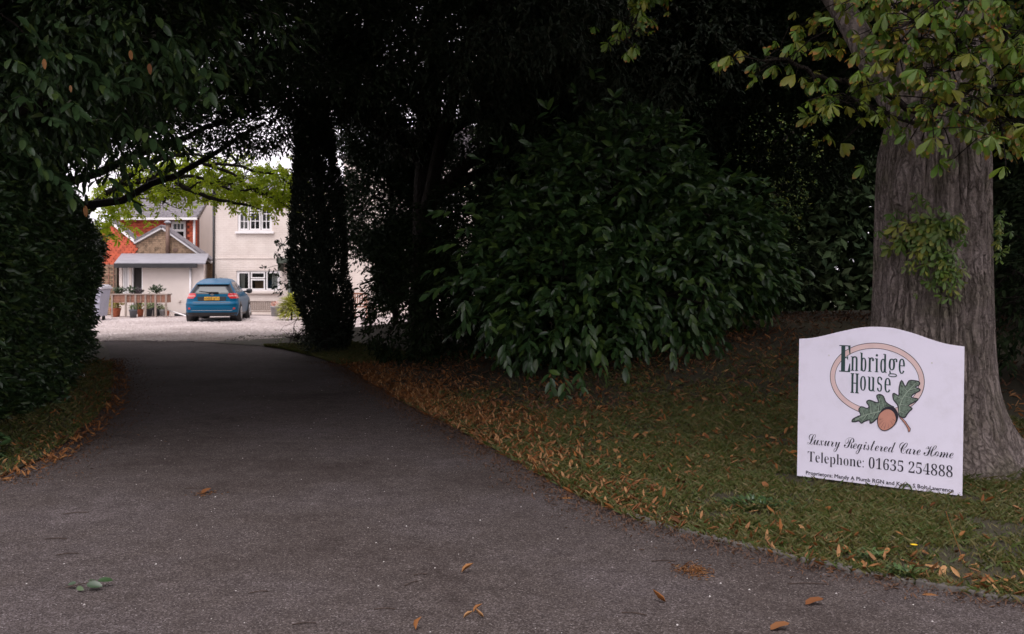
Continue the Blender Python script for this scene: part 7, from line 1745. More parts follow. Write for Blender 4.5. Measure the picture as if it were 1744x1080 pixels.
        [1176, 476, 0, 11, 6, 1, 5, 2, 3, 3, 3, 5, 1, 7, 0, 9, 0, 237, 0, 9, -1, 7, -2, 5, -3, 4, -5, 2, -7, 1, 0, 11, 70, 0, 0, -130, 14, 20, 17, 12, 20, 4, 26, -8, 16, -25, 5, -41, 0, -108, 0, -8, 1, -7, 2, -5, 4, -4, 4, -2, 6, -1, 0, -11, -86, 0, 0, 11, 2, 0, 9, 3, 5, 9, 2, 15, 0, 112, -1, 11, -1, 10, -2, 7, -3, 5, -4, 3, -7, 1, -11, -3, -9, -8, -9, -14, 0, -124, 0, -8, 1, -7, 2, -5, 3, -4, 5, -2, 6, -1, 0, -11],
        [1461, 469, -15, 2, -14, 5, -13, 8, -11, 11, -9, 14, -8, 16, -6, 17, -3, 20, -1, 20, 1, 21, 3, 20, 6, 18, 8, 16, 9, 13, 11, 11, 13, 9, 14, 4, 15, 2, 15, -1, 14, -5, 13, -8, 11, -11, 9, -13, 8, -16, 6, -18, 3, -20, 1, -21, -1, -22, -3, -19, -6, -18, -8, -16, -9, -13, -11, -11, -13, -8, -14, -5],
        [1461, 484, 10, 2, 7, 7, 5, 10, 2, 8, 2, 9, 1, 12, 1, 51, -1, 36, -2, 27, -4, 17, -5, 11, -7, 7, -9, 2, -9, -3, -7, -6, -5, -11, -4, -18, -2, -26, 0, -36, 1, -50, 1, -13, 2, -9, 2, -8, 5, -10, 7, -7],
        [1561, 477, 0, 11, 7, 1, 4, 2, 4, 3, 2, 5, 1, 7, 1, 9, 0, 136, -1, 9, -1, 7, -2, 6, -3, 3, -5, 3, -6, 1, 0, 11, 69, 0, 0, -30, 15, 20, 17, 12, 19, 4, 26, -8, 16, -25, 5, -41, 0, -107, 1, -9, 1, -7, 2, -5, 3, -4, 5, -2, 6, -1, 0, -11, -87, 0, 0, 11, 3, 0, 8, 3, 5, 9, 2, 15, 0, 112, 0, 11, -2, 10, -1, 7, -3, 5, -5, 3, -6, 1, -11, -3, -10, -8, -9, -14, 0, -124, 0, -8, 2, -7, 1, -5, 4, -4, 4, -2, 6, -1, 0, -11],
        [1839, 470, -14, 2, -12, 5, -11, 7, -10, 11, -9, 13, -7, 16, -5, 19, -3, 20, -1, 23, 1, 20, 3, 20, 5, 17, 8, 16, 9, 13, 10, 11, 12, 8, 12, 4, 14, 2, 19, -3, 16, -9, 14, -14, 10, -20, 6, -25, 2, -29, 0, -5, -89, 0, 5, -48, 15, -28, 24, -9, 14, 3, 13, 10, 11, 17, 8, -9, -19, -32, -24, -19],
        [1819, 610, 45, 0, 0, 16, 0, 18, -2, 14, -2, 11, -4, 7, -6, 5, -7, 1, -14, -7, -8, -21, -2, -36],
        [1957, 690, -11, -4, -7, -10, -3, -14, 3, -14, 7, -10, 11, -4, 11, 4, 8, 10, 3, 14, -3, 14, -8, 10],
        [1957, 529, -11, -4, -7, -10, -3, -14, 3, -14, 7, -10, 11, -4, 11, 4, 8, 10, 3, 14, -3, 14, -8, 10],
        [2198, 474, -20, 2, -18, 7, -14, 12, -12, 16, -9, 20, -7, 24, -5, 27, -3, 30, 0, 32, 0, 33, 3, 30, 5, 27, 7, 23, 9, 20, 12, 16, 14, 12, 18, 7, 21, 2, 19, -2, 17, -7, 14, -12, 12, -16, 10, -19, 7, -24, 5, -27, 3, -30, 1, -33, -1, -32, -3, -30, -5, -27, -7, -24, -10, -20, -12, -16, -14, -12, -17, -7],
        [2198, 504, 12, 4, 9, 12, 6, 21, 3, 28, 2, 34, 1, 41, -1, 41, -2, 35, -3, 27, -6, 21, -9, 12, -11, 4, -12, -4, -9, -13, -6, -20, -4, -28, -2, -34, -1, -41, 1, -41, 2, -34, 4, -28, 6, -21, 9, -12],
        [2334, 479, 0, 24, 30, 0, 5, 1, 5, 2, 3, 4, 3, 5, 1, 8, 1, 10, 0, 233, -25, -35, -7, -8, -8, -4, -7, -2, -5, 1, -5, 4, -5, 5, -3, 7, -2, 8, -1, 10, 25, 11, 9, 6, 10, 8, 12, 11, 25, 24, 40, 0, 0, -278, 1, -9, 1, -8, 2, -6, 3, -4, 5, -3, 7, -1, 29, 1, 0, -25],
        [2606, 475, -17, 2, -15, 5, -14, 9, -13, 14, -10, 17, -9, 21, -6, 26, -4, 29, -1, 34, 1, 25, 2, 24, 3, 23, 5, 21, 6, 19, 8, 18, 9, 15, 11, 13, 12, 11, 14, 8, 15, 4, 17, 2, 14, -1, 13, -2, 10, -4, 9, -5, 6, -7, 5, -7, 4, -8, 2, -8, 1, -9, -1, -9, -4, -8, -5, -8, -8, -6, -11, -4, -15, -1, -2, 28, -1, 9, -3, 7, -3, 7, -4, 5, -4, 3, -6, 1, -14, -4, -11, -10, -9, -18, -8, -24, -5, -31, -2, -36, 19, 12, 9, 3, 10, 2, 12, 0, 20, -2, 18, -9, 14, -14, 11, -19, 7, -23, 2, -28, -3, -31, -7, -27, -11, -23, -17, -17, -20, -11],
        [2608, 505, 8, 2, 7, 6, 6, 11, 5, 14, 3, 20, 0, 24, -1, 23, -2, 18, -5, 14, -7, 9, -8, 6, -10, 2, -6, -1, -7, -2, -7, -4, -7, -5, -5, -5, -4, -5, 1, -41, 4, -32, 7, -24, 8, -16, 9, -10],
        [2790, 475, -17, 1, -15, 3, -12, 4, -11, 6, -8, 7, -6, 7, -5, 9, -3, 9, 0, 10, 1, 10, 3, 9, 5, 8, 6, 5, 7, 3, 8, 1, 2, -18, 4, -15, 6, -12, 10, -8, 10, -5, 13, -1, 7, 0, 8, 2, 7, 4, 6, 5, 5, 7, 5, 9, 3, 11, 2, 14, 1, 16, -2, 16, -4, 15, -8, 12, -11, 10, -14, 6, -17, 1, -22, 0, 0, 29, 23, 0, 15, 2, 11, 7, 9, 10, 6, 14, 4, 16, 1, 20, -1, 15, -2, 13, -4, 11, -6, 8, -8, 5, -9, 1, -8, -1, -6, -3, -5, -6, -4, -8, -3, -9, -2, -10, -3, -35, -13, 1, -12, 4, -9, 5, -7, 8, -4, 10, -2, 13, 3, 16, 6, 14, 12, 12, 15, 10, 20, 6, 24, 2, 24, -3, 20, -6, 17, -11, 13, -15, 7, -19, 3, -22, -2, -19, -6, -18, -8, -15, -12, -13, -13, -10, -15, -8, 10, -3, 10, -4, 10, -6, 9, -6, 8, -9, 7, -10, 6, -12, 3, -15, 2, -16, -1, -18, -3, -16, -5, -14, -6, -12, -7, -10, -9, -9, -9, -7, -11, -5, -11, -5, -11, -3, -13, -1],
        [2993, 476, -17, 1, -15, 2, -12, 5, -10, 6, -7, 7, -6, 7, -4, 9, -3, 9, 0, 10, 0, 10, 3, 8, 5, 6, 5, 4, 7, 3, 8, 1, 1, -9, 1, -9, 2, -8, 3, -8, 4, -8, 6, -6, 6, -4, 8, -3, 9, -1, 8, 1, 7, 2, 7, 4, 6, 5, 6, 8, 4, 10, 4, 12, 2, 15, 1, 17, -2, 22, -4, 17, -7, 13, -10, 9, -12, 6, -15, 2, -22, -3, -18, -6, -16, 9, 11, 160, 137, 1, 2, -85, -21, 0, -3, 16, -5, 13, -2, 2, -4, 2, -5, 1, -76, -1, -5, -85, 17, 4, 22, 3, 26, -3, 23, -8, 19, -14, 14, -19, 8, -25, 3, -30, -1, -19, -3, -17, -5, -15, -6, -13, -7, -11, -9, -9, -10, -7, -10, -6, -11, -5, -11, -3, -11, -2],
        [3219, 481, 0, 48, 53, 70, 14, 19, 11, 17, 10, 15, 7, 15, 5, 14, 4, 14, 3, 14, 1, 15, 1, 16, -1, 16, -3, 13, -4, 9, -5, 7, -7, 4, -8, 2, -11, -3, -9, -6, -6, -12, -4, -15, -3, -20, -1, -25, -12, 1, -12, 4, -9, 6, -7, 8, -4, 12, -2, 15, 1, 11, 3, 10, 5, 10, 7, 9, 9, 8, 11, 6, 12, 5, 15, 3, 17, 1, 24, -2, 21, -7, 16, -12, 12, -15, 7, -19, 2, -22, 0, -11, -2, -10, -2, -10, -4, -11, -5, -11, -6, -12, -29, -42, -45, -57, -36, -44, 84, 0, 7, 1, 7, 3, 5, 5, 5, 6, 4, 8, 2, 9, 3, 15, 21, 0, -1, -98],
        [3496, 477, -16, 1, -15, 3, -12, 4, -10, 6, -8, 7, -5, 8, -4, 8, -3, 10, -1, 9, 1, 10, 3, 8, 4, 6, 6, 4, 7, 3, 8, 1, 1, -9, 1, -8, 2, -9, 3, -8, 4, -7, 5, -6, 7, -5, 8, -3, 9, -1, 8, 1, 7, 2, 7, 4, 6, 6, 6, 7, 4, 10, 4, 12, 2, 15, 0, 18, -1, 21, -4, 17, -7, 13, -10, 10, -12, 5, -15, 2, -22, -2, -18, -6, -16, 8, 11, 161, 137, 0, 1, -84, -20, 0, -3, 15, -5, 13, -3, 3, -4, 1, -5, 1, -75, 0, -6, -86, 18, 5, 22, 2, 26, -3, 23, -8, 18, -14, 14, -19, 9, -25, 3, -30, -1, -19, -3, -17, -5, -15, -6, -12, -8, -11, -8, -9, -10, -8, -10, -6, -11, -4, -11, -3, -11, -2],
        [3675, 482, 0, 25, 10, 0, 8, 0, 6, 2, 7, 4, 4, 5, 3, 9, 1, 13, 0, 28, -100, 0, 0, 28, 103, 217, 50, 0, 0, -214, 38, 0, 0, -30, -38, 0, 0, -29, 1, -12, 3, -10, 5, -5, 6, -3, 7, -2, 8, -1, 4, 0, 0, -25],
        [3640, 599, 74, 0, 0, 81, 1, 44, 2, 45, -6, -15, -8, -19, -9, -20, -6, -13],
        [3910, 478, -19, 1, -16, 4, -15, 7, -11, 9, -10, 11, -7, 12, -6, 14, -3, 15, -1, 16, 2, 19, 5, 16, 8, 14, 11, 12, 12, 11, 15, 11, -13, 11, -11, 12, -9, 14, -6, 14, -4, 16, -1, 17, 0, 14, 3, 14, 4, 13, 7, 12, 9, 10, 11, 9, 13, 7, 17, 4, 19, 1, 24, -2, 19, -8, 15, -12, 11, -17, 6, -19, 2, -22, -1, -18, -5, -14, -7, -13, -10, -10, -12, -11, -14, -10, 20, -13, 15, -14, 12, -14, 7, -16, 5, -16, 1, -18, -2, -27, -9, -23, -13, -18, -18, -14, -23, -8],
        [3920, 678, 8, 7, 7, 8, 5, 9, 3, 10, 2, 12, 1, 14, -1, 9, -1, 9, -2, 8, -3, 7, -4, 7, -4, 6, -6, 4, -6, 3, -7, 1, -9, -2, -8, -5, -6, -8, -4, -11, -3, -12, -1, -14, 2, -15, 3, -13, 6, -10, 7, -8, 10, -8],
        [3912, 505, 11, 1, 10, 6, 8, 9, 6, 12, 4, 14, 1, 16, -1, 14, -4, 12, -7, 11, -10, 11, -14, 10, -17, 11, -7, -8, -7, -9, -6, -9, -4, -12, -3, -13, -1, -16, 1, -17, 4, -14, 6, -13, 8, -9, 10, -6],
        [4112, 479, -19, 1, -17, 4, -14, 7, -12, 8, -9, 11, -8, 13, -5, 14, -3, 15, -1, 15, 2, 19, 4, 17, 9, 13, 10, 13, 13, 11, 15, 11, -13, 11, -11, 12, -9, 13, -7, 14, -3, 16, -2, 17, 1, 15, 3, 13, 4, 13, 7, 12, 8, 11, 12, 9, 13, 7, 17, 4, 19, 1, 23, -2, 20, -8, 15, -13, 10, -16, 7, -20, 2, -22, -2, -17, -4, -15, -7, -12, -10, -11, -12, -10, -14, -10, 20, -14, 15, -14, 11, -14, 8, -15, 4, -17, 2, -18, -3, -27, -8, -22, -13, -19, -19, -13, -22, -9],
        [4122, 679, 8, 6, 7, 8, 4, 9, 4, 10, 2, 13, 0, 14, 0, 9, -1, 8, -2, 8, -3, 8, -4, 7, -5, 5, -5, 5, -6, 2, -7, 1, -9, -2, -8, -5, -6, -8, -4, -11, -3, -12, -1, -14, 1, -15, 4, -12, 5, -10, 8, -9, 10, -8],
        [4113, 505, 12, 2, 10, 5, 8, 9, 6, 12, 4, 14, 1, 16, -2, 14, -4, 13, -7, 11, -10, 10, -13, 10, -17, 11, -8, -7, -6, -9, -6, -10, -5, -11, -2, -14, -1, -15, 1, -17, 4, -15, 6, -12, 8, -9, 10, -6],
        [4313, 479, -18, 1, -17, 4, -14, 7, -12, 9, -10, 11, -7, 12, -5, 14, -3, 15, -1, 16, 1, 19, 5, 16, 8, 14, 11, 12, 13, 11, 15, 11, -14, 11, -11, 13, -8, 13, -7, 14, -4, 16, -1, 17, 1, 14, 2, 14, 5, 13, 6, 12, 9, 10, 11, 9, 14, 7, 16, 4, 20, 2, 23, -3, 19, -8, 15, -12, 11, -17, 6, -19, 3, -22, -2, -18, -4, -14, -8, -13, -9, -10, -12, -11, -14, -10, 19, -13, 16, -14, 11, -14, 8, -16, 4, -16, 2, -18, -3, -27, -8, -23, -14, -18, -18, -14, -23, -8],
        [4324, 679, 8, 7, 6, 8, 5, 9, 3, 10, 2, 12, 1, 14, 0, 9, -2, 9, -2, 8, -3, 7, -3, 7, -5, 6, -5, 4, -6, 3, -7, 1, -10, -2, -7, -5, -6, -8, -5, -11, -2, -12, -1, -14, 1, -15, 3, -13, 6, -10, 8, -8, 9, -8],
        [4315, 506, 12, 1, 9, 6, 9, 9, 6, 12, 3, 14, 2, 16, -2, 14, -4, 13, -7, 10, -10, 11, -13, 10, -17, 11, -8, -8, -7, -8, -5, -10, -5, -12, -3, -13, -1, -16, 2, -17, 3, -14, 7, -13, 8, -9, 10, -6],
    ],
    'proprietors_line': [
        [275, 186, 0, -107, 16, 0, 0, 46, 17, 0, 28, 9, 10, 21, -9, 22, -27, 9],
        [291, 172, 19, 0, 15, -5, 4, -11, -5, -12, -15, -5, -18, 0],
        [358, 150, 0, -71, 15, 0, 0, 37, 5, 15, 13, 7, 6, -2, 8, -5, 7, 12, -8, 6, -9, 2, -11, -4, -11, -14, 0, 17],
        [457, 151, -28, -11, -11, -25, 11, -27, 28, -11, 29, 11, 11, 27, -11, 26],
        [457, 138, 18, -7, 7, -16, -7, -19, -18, -6, -17, 7, -7, 18, 7, 17],
        [527, 80, 8, -2, 7, -1, 27, 10, 10, 26, -10, 27, -31, 9, -26, 0, 0, -107, 15, 0],
        [527, 137, 13, 0, 18, -7, 6, -17, -6, -17, -17, -6, -7, 1, -7, 2],
        [596, 149, 0, -71, 15, 0, 0, 37, 5, 16, 13, 6, 6, -2, 8, -5, 7, 12, -8, 6, -9, 2, -11, -4, -11, -13, 0, 16],
        [676, 149, -15, 0, 0, -71, 15, 0],
        [677, 170, -3, 6, -6, 3, -6, -3, -2, -6, 2, -6, 6, -2, 6, 2],
        [758, 99, -13, -7, -13, -2, -16, 6, -8, 15, 52, 0, -9, 30, -24, 9, -24, -10, -10, -26, 9, -26, 27, -11, 16, 2, 13, 6],
        [708, 121, 6, 13, 14, 4, 12, -5, 5, -12],
        [792, 163, -27, -25, 0, -2, 13, 0, 0, -37, 6, -16, 18, -6, 9, 1, 9, 3, 0, 13, -9, -4, -8, -1, -7, 2, -4, 9, 0, 36, 24, 0, 0, 13, -24, 0],
        [865, 150, -28, -10, -11, -26, 11, -27, 28, -11, 28, 11, 12, 27, -12, 26],
        [864, 137, 18, -6, 8, -17, -7, -18, -19, -7, -17, 7, -6, 18, 6, 17],
        [922, 148, 0, -70, 14, 0, 0, 37, 6, 15, 12, 6, 7, -2, 7, -5, 8, 13, -9, 6, -9, 2, -10, -4, -11, -14, -1, 0, 0, 16],
        [1029, 144, -11, 4, -11, 2, -18, -5, -6, -14, 17, -21, 17, -14, -3, -5, -8, -3, -10, 3, -14, 7, 0, -15, 13, -5, 13, -2, 17, 6, 7, 15, -4, 10, -12, 10, -14, 8, -4, 6, 2, 5, 7, 1, 10, -1, 12, -6],
        [1057, 150, -7, -3, -3, -7, 3, -6, 7, -3, 7, 2, 3, 7, -3, 7],
        [1057, 95, -7, -3, -3, -6, 3, -7, 7, -3, 7, 3, 3, 7, -3, 6],
        [1237, 185, -15, 0, -37, -44, -37, 44, -16, 0, 0, -108, 17, 0, 0, 84, 34, -42, 3, 0, 35, 42, 0, -84, 16, 0],
        [1316, 90, -4, -3, -3, -1, -2, 1, -1, 2, 0, 37, -8, 18, -19, 5, -14, -2, -10, -7, 0, -16, 11, 9, 12, 3, 10, -3, 3, -10, 0, -3, -13, -5, -17, -7, -8, -15, 5, -12, 13, -5, 10, 1, 10, 6, 4, -6, 7, -1, 7, 1, 7, 4],
        [1291, 91, -6, -4, -7, -1, -7, 2, -3, 8, 7, 9, 16, 7],
        [1344, 148, -15, 0, 0, -71, 15, 0, 0, 51, 9, 8, 9, 2, 11, -5, 4, -12, 0, -44, 14, 0, 0, 43, -7, 22, -18, 7, -12, -3, -10, -8],
        [1475, 184, -14, 0, 0, -38, -8, 2, -8, 1, -26, -10, -11, -25, 10, -27, 26, -10, 31, 0],
        [1461, 89, -15, 0, -18, 6, -5, 17, 7, 18, 17, 6, 7, 0, 7, -2],
        [1557, 147, -16, 0, -19, -40, -20, 40, -17, 0, 29, -55, -25, -51, 16, -1],
        [1662, 184, -11, 0, -48, -108, 16, 0, 14, 32, 48, 0, 15, -32, 16, 0],
        [1656, 161, 18, -39, -34, 0],
        [1770, 183, 0, -107, 16, 0, 0, 47, 16, 0, 29, 8, 9, 21, -8, 22, -27, 9],
        [1786, 170, 19, 0, 15, -6, 4, -11, -6, -12, -14, -5, -18, 0],
        [1867, 183, -14, 0, 0, -107, 14, 0],
        [1950, 76, 0, 70, -15, 0, 0, -50, -8, -7, -9, -3, -12, 4, -4, 12, 0, 45, -14, 0, 0, -44, 7, -21, 18, -8, 12, 3, 10, 8, 0, -9],
        [1970, 146, 0, -70, 14, 0, 0, 51, 9, 7, 10, 2, 9, -4, 4, -12, 0, -44, 15, 0, 0, 51, 8, 6, 8, 3, 11, -4, 4, -13, 0, -43, 15, 0, 0, 44, -7, 20, -17, 8, -14, -4, -11, -9, -9, 9, -13, 4, -11, -3, -11, -8, 0, 9],
        [2111, 183, -14, 0, 0, -104, 12, -3, 15, -2, 29, 10, 10, 28, -9, 25, -22, 11, -11, -2, -10, -5],
        [2111, 128, 9, 5, 8, 2, 15, -7, 5, -18, -6, -16, -16, -7, -7, 1, -8, 2],
        [2227, 183, 0, -108, 16, 0, 0, 47, 7, 0, 13, -4, 17, -21, 15, -22, 19, 0, -15, 21, -12, 18, -13, 12, 14, 10, 4, 16, -9, 22, -27, 9],
        [2243, 169, 11, 0, 17, -4, 5, -12, -5, -12, -17, -5, -11, 0],
        [2425, 128, -38, 0, 0, -14, 21, 0, 0, -22, -11, -3, -13, -1, -33, 11, -12, 30, 12, 29, 31, 12, 20, -3, 20, -8, 0, 16, -21, 7, -19, 2, -43, -16, -17, -40, 17, -39, 43, -15, 21, 2, 22, 6],
        [2552, 182, -15, 0, 0, -83, -76, 83, -13, 0, 0, -107, 15, 0, 0, 82, 75, -82, 14, 0],
        [2677, 87, -4, -3, -4, -1, -2, 1, 0, 3, 0, 36, -8, 18, -19, 6, -14, -3, -11, -7, 0, -15, 12, 9, 12, 2, 10, -3, 3, -9, 0, -4, -13, -4, -17, -8, -8, -15, 5, -12, 13, -5, 10, 2, 10, 5, 4, -5, 7, -2, 6, 1, 8, 4],
        [2652, 89, -6, -4, -7, -2, -7, 3, -3, 7, 7, 10, 16, 6],
        [2704, 145, -14, 0, 0, -71, 14, 0, 0, 51, 10, 8, 9, 2, 10, -4, 4, -13, 0, -44, 15, 0, 0, 44, -7, 21, -18, 7, -12, -2, -10, -8, -1, 0],
        [2836, 181, -14, 0, 0, -38, -9, 3, -7, 0, -26, -10, -11, -25, 10, -27, 26, -10, 31, 0],
        [2822, 86, -15, 0, -18, 7, -5, 16, 7, 18, 17, 7, 7, -1, 7, -2],
        [2938, 130, 49, 51, -20, 0, -47, -49, 0, 49, -16, 0, 0, -107, 16, 0, 0, 53, 57, -53, 22, 0],
        [3067, 86, -5, -3, -3, -1, -2, 1, -1, 3, 0, 36, -7, 18, -19, 6, -14, -3, -11, -7, 0, -15, 11, 9, 12, 3, 10, -3, 4, -10, 0, -4, -13, -4, -17, -7, -8, -15, 5, -12, 13, -6, 10, 2, 10, 6, 3, -6, 8, -2, 6, 1, 8, 5],
        [3042, 88, -6, -4, -7, -2, -8, 3, -3, 7, 7, 10, 17, 7],
        [3081, 144, 0, -70, 15, 0, 0, 37, 5, 15, 12, 6, 7, -2, 7, -5, 8, 12, -9, 7, -9, 2, -10, -5, -11, -13, 0, 16],
        [3207, 94, -13, -6, -13, -3, -17, 6, -8, 16, 52, 0, -9, 29, -23, 10, -25, -10, -10, -26, 10, -26, 26, -12, 16, 2, 14, 6],
        [3156, 116, 7, 13, 13, 4, 13, -4, 4, -13],
        [3238, 144, -15, 0, 0, -71, 15, 0, 0, 51, 9, 8, 9, 2, 11, -5, 4, -12, 0, -44, 15, 0, 0, 44, -8, 21, -18, 7, -12, -2, -10, -8],
        [3407, 174, -12, 6, -13, 2, -25, -8, -9, -21, 24, -30, 24, -24, -4, -9, -14, -5, -16, 5, -14, 11, 0, -19, 15, -8, 17, -2, 22, 8, 9, 21, -24, 32, -24, 22, 5, 9, 13, 4, 12, -2, 14, -9],
        [3475, 73, 38, 0, 30, 9, 8, 19, -7, 19, -19, 9, 0, 1, 12, 9, 5, 14, -9, 18, -26, 9, -32, 0],
        [3491, 166, 14, 0, 16, -4, 4, -11, -6, -13, -18, -4, -10, 0],
        [3491, 120, 19, 0, 19, -4, 6, -12, -5, -12, -19, -5, -20, 0],
        [3600, 145, -28, -11, -11, -25, 11, -27, 28, -11, 28, 10, 12, 28, -12, 25],
        [3599, 132, 19, -7, 7, -17, -7, -18, -19, -6, -17, 7, -6, 18, 6, 16],
        [3671, 180, -15, 0, 0, -107, 15, -1],
        [3709, 158, -28, -26, 0, -1, 13, 0, 0, -38, 6, -16, 18, -6, 9, 1, 9, 4, 0, 13, -8, -4, -9, -1, -6, 2, -4, 8, 0, 36, 23, 0, 0, 13, -23, 0],
        [3783, 114, -40, 0, 0, -14, 40, 0],
        [3818, 180, -17, 0, 0, -108, 67, 0, 0, 14, -50, 0],
        [3937, 85, -4, -3, -3, -1, -2, 1, -1, 2, 0, 37, -8, 17, -19, 6, -14, -2, -10, -7, 0, -16, 11, 9, 12, 3, 10, -3, 3, -10, 0, -3, -13, -5, -17, -7, -8, -15, 5, -12, 13, -5, 10, 1, 10, 6, 4, -6, 7, -1, 7, 1, 7, 4],
        [3912, 86, -6, -4, -7, -1, -7, 2, -3, 7, 7, 10, 16, 7],
        [4005, 142, -11, 1, -19, -43, -19, 43, -16, 0, 33, -73, 5, 0, 21, 50, 22, -50, 5, 0, 32, 72, -15, 0, -20, -42],
        [4070, 142, 0, -70, 14, 0, 0, 37, 5, 15, 13, 6, 7, -2, 7, -5, 7, 12, -8, 7, -9, 2, -11, -4, -10, -14, -1, 0, 0, 16],
        [4195, 92, -12, -6, -14, -3, -16, 6, -8, 16, 52, 0, -9, 29, -23, 10, -25, -10, -10, -26, 9, -26, 27, -12, 16, 2, 13, 6],
        [4145, 114, 6, 13, 14, 4, 12, -4, 5, -13],
        [4227, 142, -15, 0, 0, -71, 15, 0, 0, 51, 9, 8, 9, 2, 11, -4, 4, -13, 0, -44, 14, 0, 0, 44, -7, 21, -18, 7, -12, -2, -10, -8],
        [4349, 138, -10, 4, -12, 1, -26, -10, -10, -28, 10, -25, 27, -10, 12, 1, 10, 3, 0, 14, -10, -4, -9, -1, -18, 6, -7, 18, 6, 17, 16, 6, 10, -1, 11, -6],
        [4428, 91, -13, -6, -13, -2, -16, 5, -8, 16, 52, 0, -9, 29, -24, 10, -24, -10, -10, -26, 9, -26, 27, -11, 16, 2, 13, 6],
        [4378, 114, 6, 13, 14, 4, 12, -5, 5, -12],
    ],
}
MARKS = {
    'arch': [[0, 10445], [819, 10538], [1625, 10710], [2946, 11092], [4242, 11426], [5010, 11550], [5709, 11591], [6402, 11579], [7027, 11513], [8264, 11215], [9240, 10900], [10200, 10626], [10908, 10509], [11630, 10445]],
    'oval_pts': [[2387, 7592], [9036, 7918], [5553, 10400], [4493, 5083], [2759, 7577], [8699, 7856], [5565, 10006]],
    'leafL': [[4042, 4479], [4103, 4690], [4462, 4928], [4658, 5047], [4515, 5410], [4706, 5665], [5105, 5563], [5231, 5743], [5059, 6035], [5284, 6189], [5746, 6057], [5906, 6137], [5765, 6532], [5989, 6664], [6252, 6536], [6424, 6146], [6785, 5907], [6981, 5789], [6345, 5533], [6034, 5101], [5781, 4842], [5528, 4582], [5333, 4496], [5294, 4730], [4936, 4595], [4709, 4438], [4538, 4593], [4275, 4500]],
    'leafR': [[7382, 5155], [7305, 5616], [7230, 6010], [6966, 6324], [6890, 6720], [7015, 6817], [7306, 6685], [7323, 7221], [7484, 7801], [7762, 7387], [8002, 7803], [8441, 7834], [8705, 7753], [8699, 7554], [8454, 7371], [8738, 7259], [8711, 7112], [8282, 6827], [8193, 6621], [8602, 6554], [8575, 6420], [8237, 6193], [7991, 6007], [8247, 5829], [8065, 5614], [7913, 5402], [7732, 5119]],
    'veinL': [[4271, 4637], [4923, 5037], [5508, 5258], [6024, 5438], [6533, 5751]],
    'veinR': [[8446, 7668], [8021, 7140], [7657, 6646], [7421, 6026], [7343, 5418]],
    'veinsL': [[[4923, 5037], [4745, 5464]], [[5411, 5216], [5357, 5957]], [[5896, 5393], [5997, 6381]], [[6342, 5634], [6197, 6195]], [[5118, 5122], [4802, 4651]], [[5702, 5309], [5456, 4779]]],
    'veinsR': [[[8021, 7140], [8518, 7309]], [[7719, 6684], [8416, 6506]], [[7568, 6439], [7020, 6663]], [[7451, 6062], [8055, 5946]], [[7931, 7000], [7505, 7502]], [[7371, 5554], [7819, 5393]]],
    'nut': [[5862, 4748], [5911, 4415], [6061, 4159], [6323, 4063], [6642, 4175], [6987, 4483], [7168, 4834], [7158, 5201], [6989, 5521], [6663, 5695], [6343, 5600], [6028, 5303], [5894, 4988]],
    'cap': [[6028, 5303], [6151, 5550], [6404, 5754], [6723, 5834], [7046, 5761], [7245, 5477], [7293, 5147], [7214, 4805], [7018, 4486], [7148, 4866], [7113, 5197], [6958, 5485], [6664, 5641], [6344, 5567]],
    'stem': [[7383, 5121], [7575, 5072], [7803, 4859], [8000, 4578], [8151, 4360], [8106, 4156], [8013, 4114], [7975, 4343], [7809, 4627], [7580, 4905]],
    'screws': [[2273, 9314], [9520, 9171]],
}

W_, H_ = 1.163, 1.0445
TLc, TRc, BRc, BLc = (np.array(t_) for t_ in ((2.208, 7.600, 1.110), (3.179, 6.961, 1.097), (3.148, 6.960, .053), (2.176, 7.599, .066)))
sx_ = norm((TRc - TLc) + (BRc - BLc)); sz_ = norm((TLc - BLc) + (TRc - BRc)); sz_ = norm(sz_ - sx_ * (sz_ @ sx_)); sn_ = np.cross(sx_, sz_)   # sn_ points to the camera
if sn_[1] > 0: sn_ = -sn_
org = (BLc + BRc) / 2 - sx_ * W_ / 2


def S3(u, v, off): return org + sx_ * u + sz_ * v + sn_ * off


sg = thing('sign', 'white Enbridge House sign board with arched top, standing in front of the chestnut trunk', 'sign', tuple((BLc + BRc) / 2))


def splate(name, poly, mat, off0, off1, parent):
    n = len(poly)
    vs = [S3(u, v, off1) for u, v in poly] + [S3(u, v, off0) for u, v in poly]
    fs = [tuple(range(n)), tuple(range(2 * n - 1, n - 1, -1))] + [((i + 1) % n, i, n + i, n + (i + 1) % n) for i in range(n)]
    mb = MB(); mb.add(vs, fs)
    o = mb.build(name, mat, parent)
    b = bmesh.new(); b.from_mesh(o.data); bmesh.ops.triangulate(b, faces=[f for f in b.faces if len(f.verts) > 4]); bmesh.ops.recalc_face_normals(b, faces=b.faces); b.to_mesh(o.data); b.free()
    return o


arch = smooth_path([(u / 1e4, v / 1e4) for u, v in MARKS['arch']], 4)
board = splate('board', [(0, 0)] + [tuple(q) for q in arch] + [(W_, 0)], M['sign'], -.012, 0, sg)
for u in (.17, .98):
    mb = MB(); c = S3(u, .45, -.045); mb.obox(c, sx_ * .032, sn_ * .030, np.array([0, 0, .60])); mb.build('post', M['post'], sg)
op = np.array(MARKS['oval_pts']) / 1e4
cu, cv = (op[0, 0] + op[1, 0]) / 2, (op[0, 1] + op[1, 1]) / 2
ro, vo = (op[1, 0] - op[0, 0]) / 2, op[2, 1] - cv
ri, vi = (op[5, 0] - op[4, 0]) / 2, op[6, 1] - cv
th = np.linspace(0, 2 * math.pi, 97)


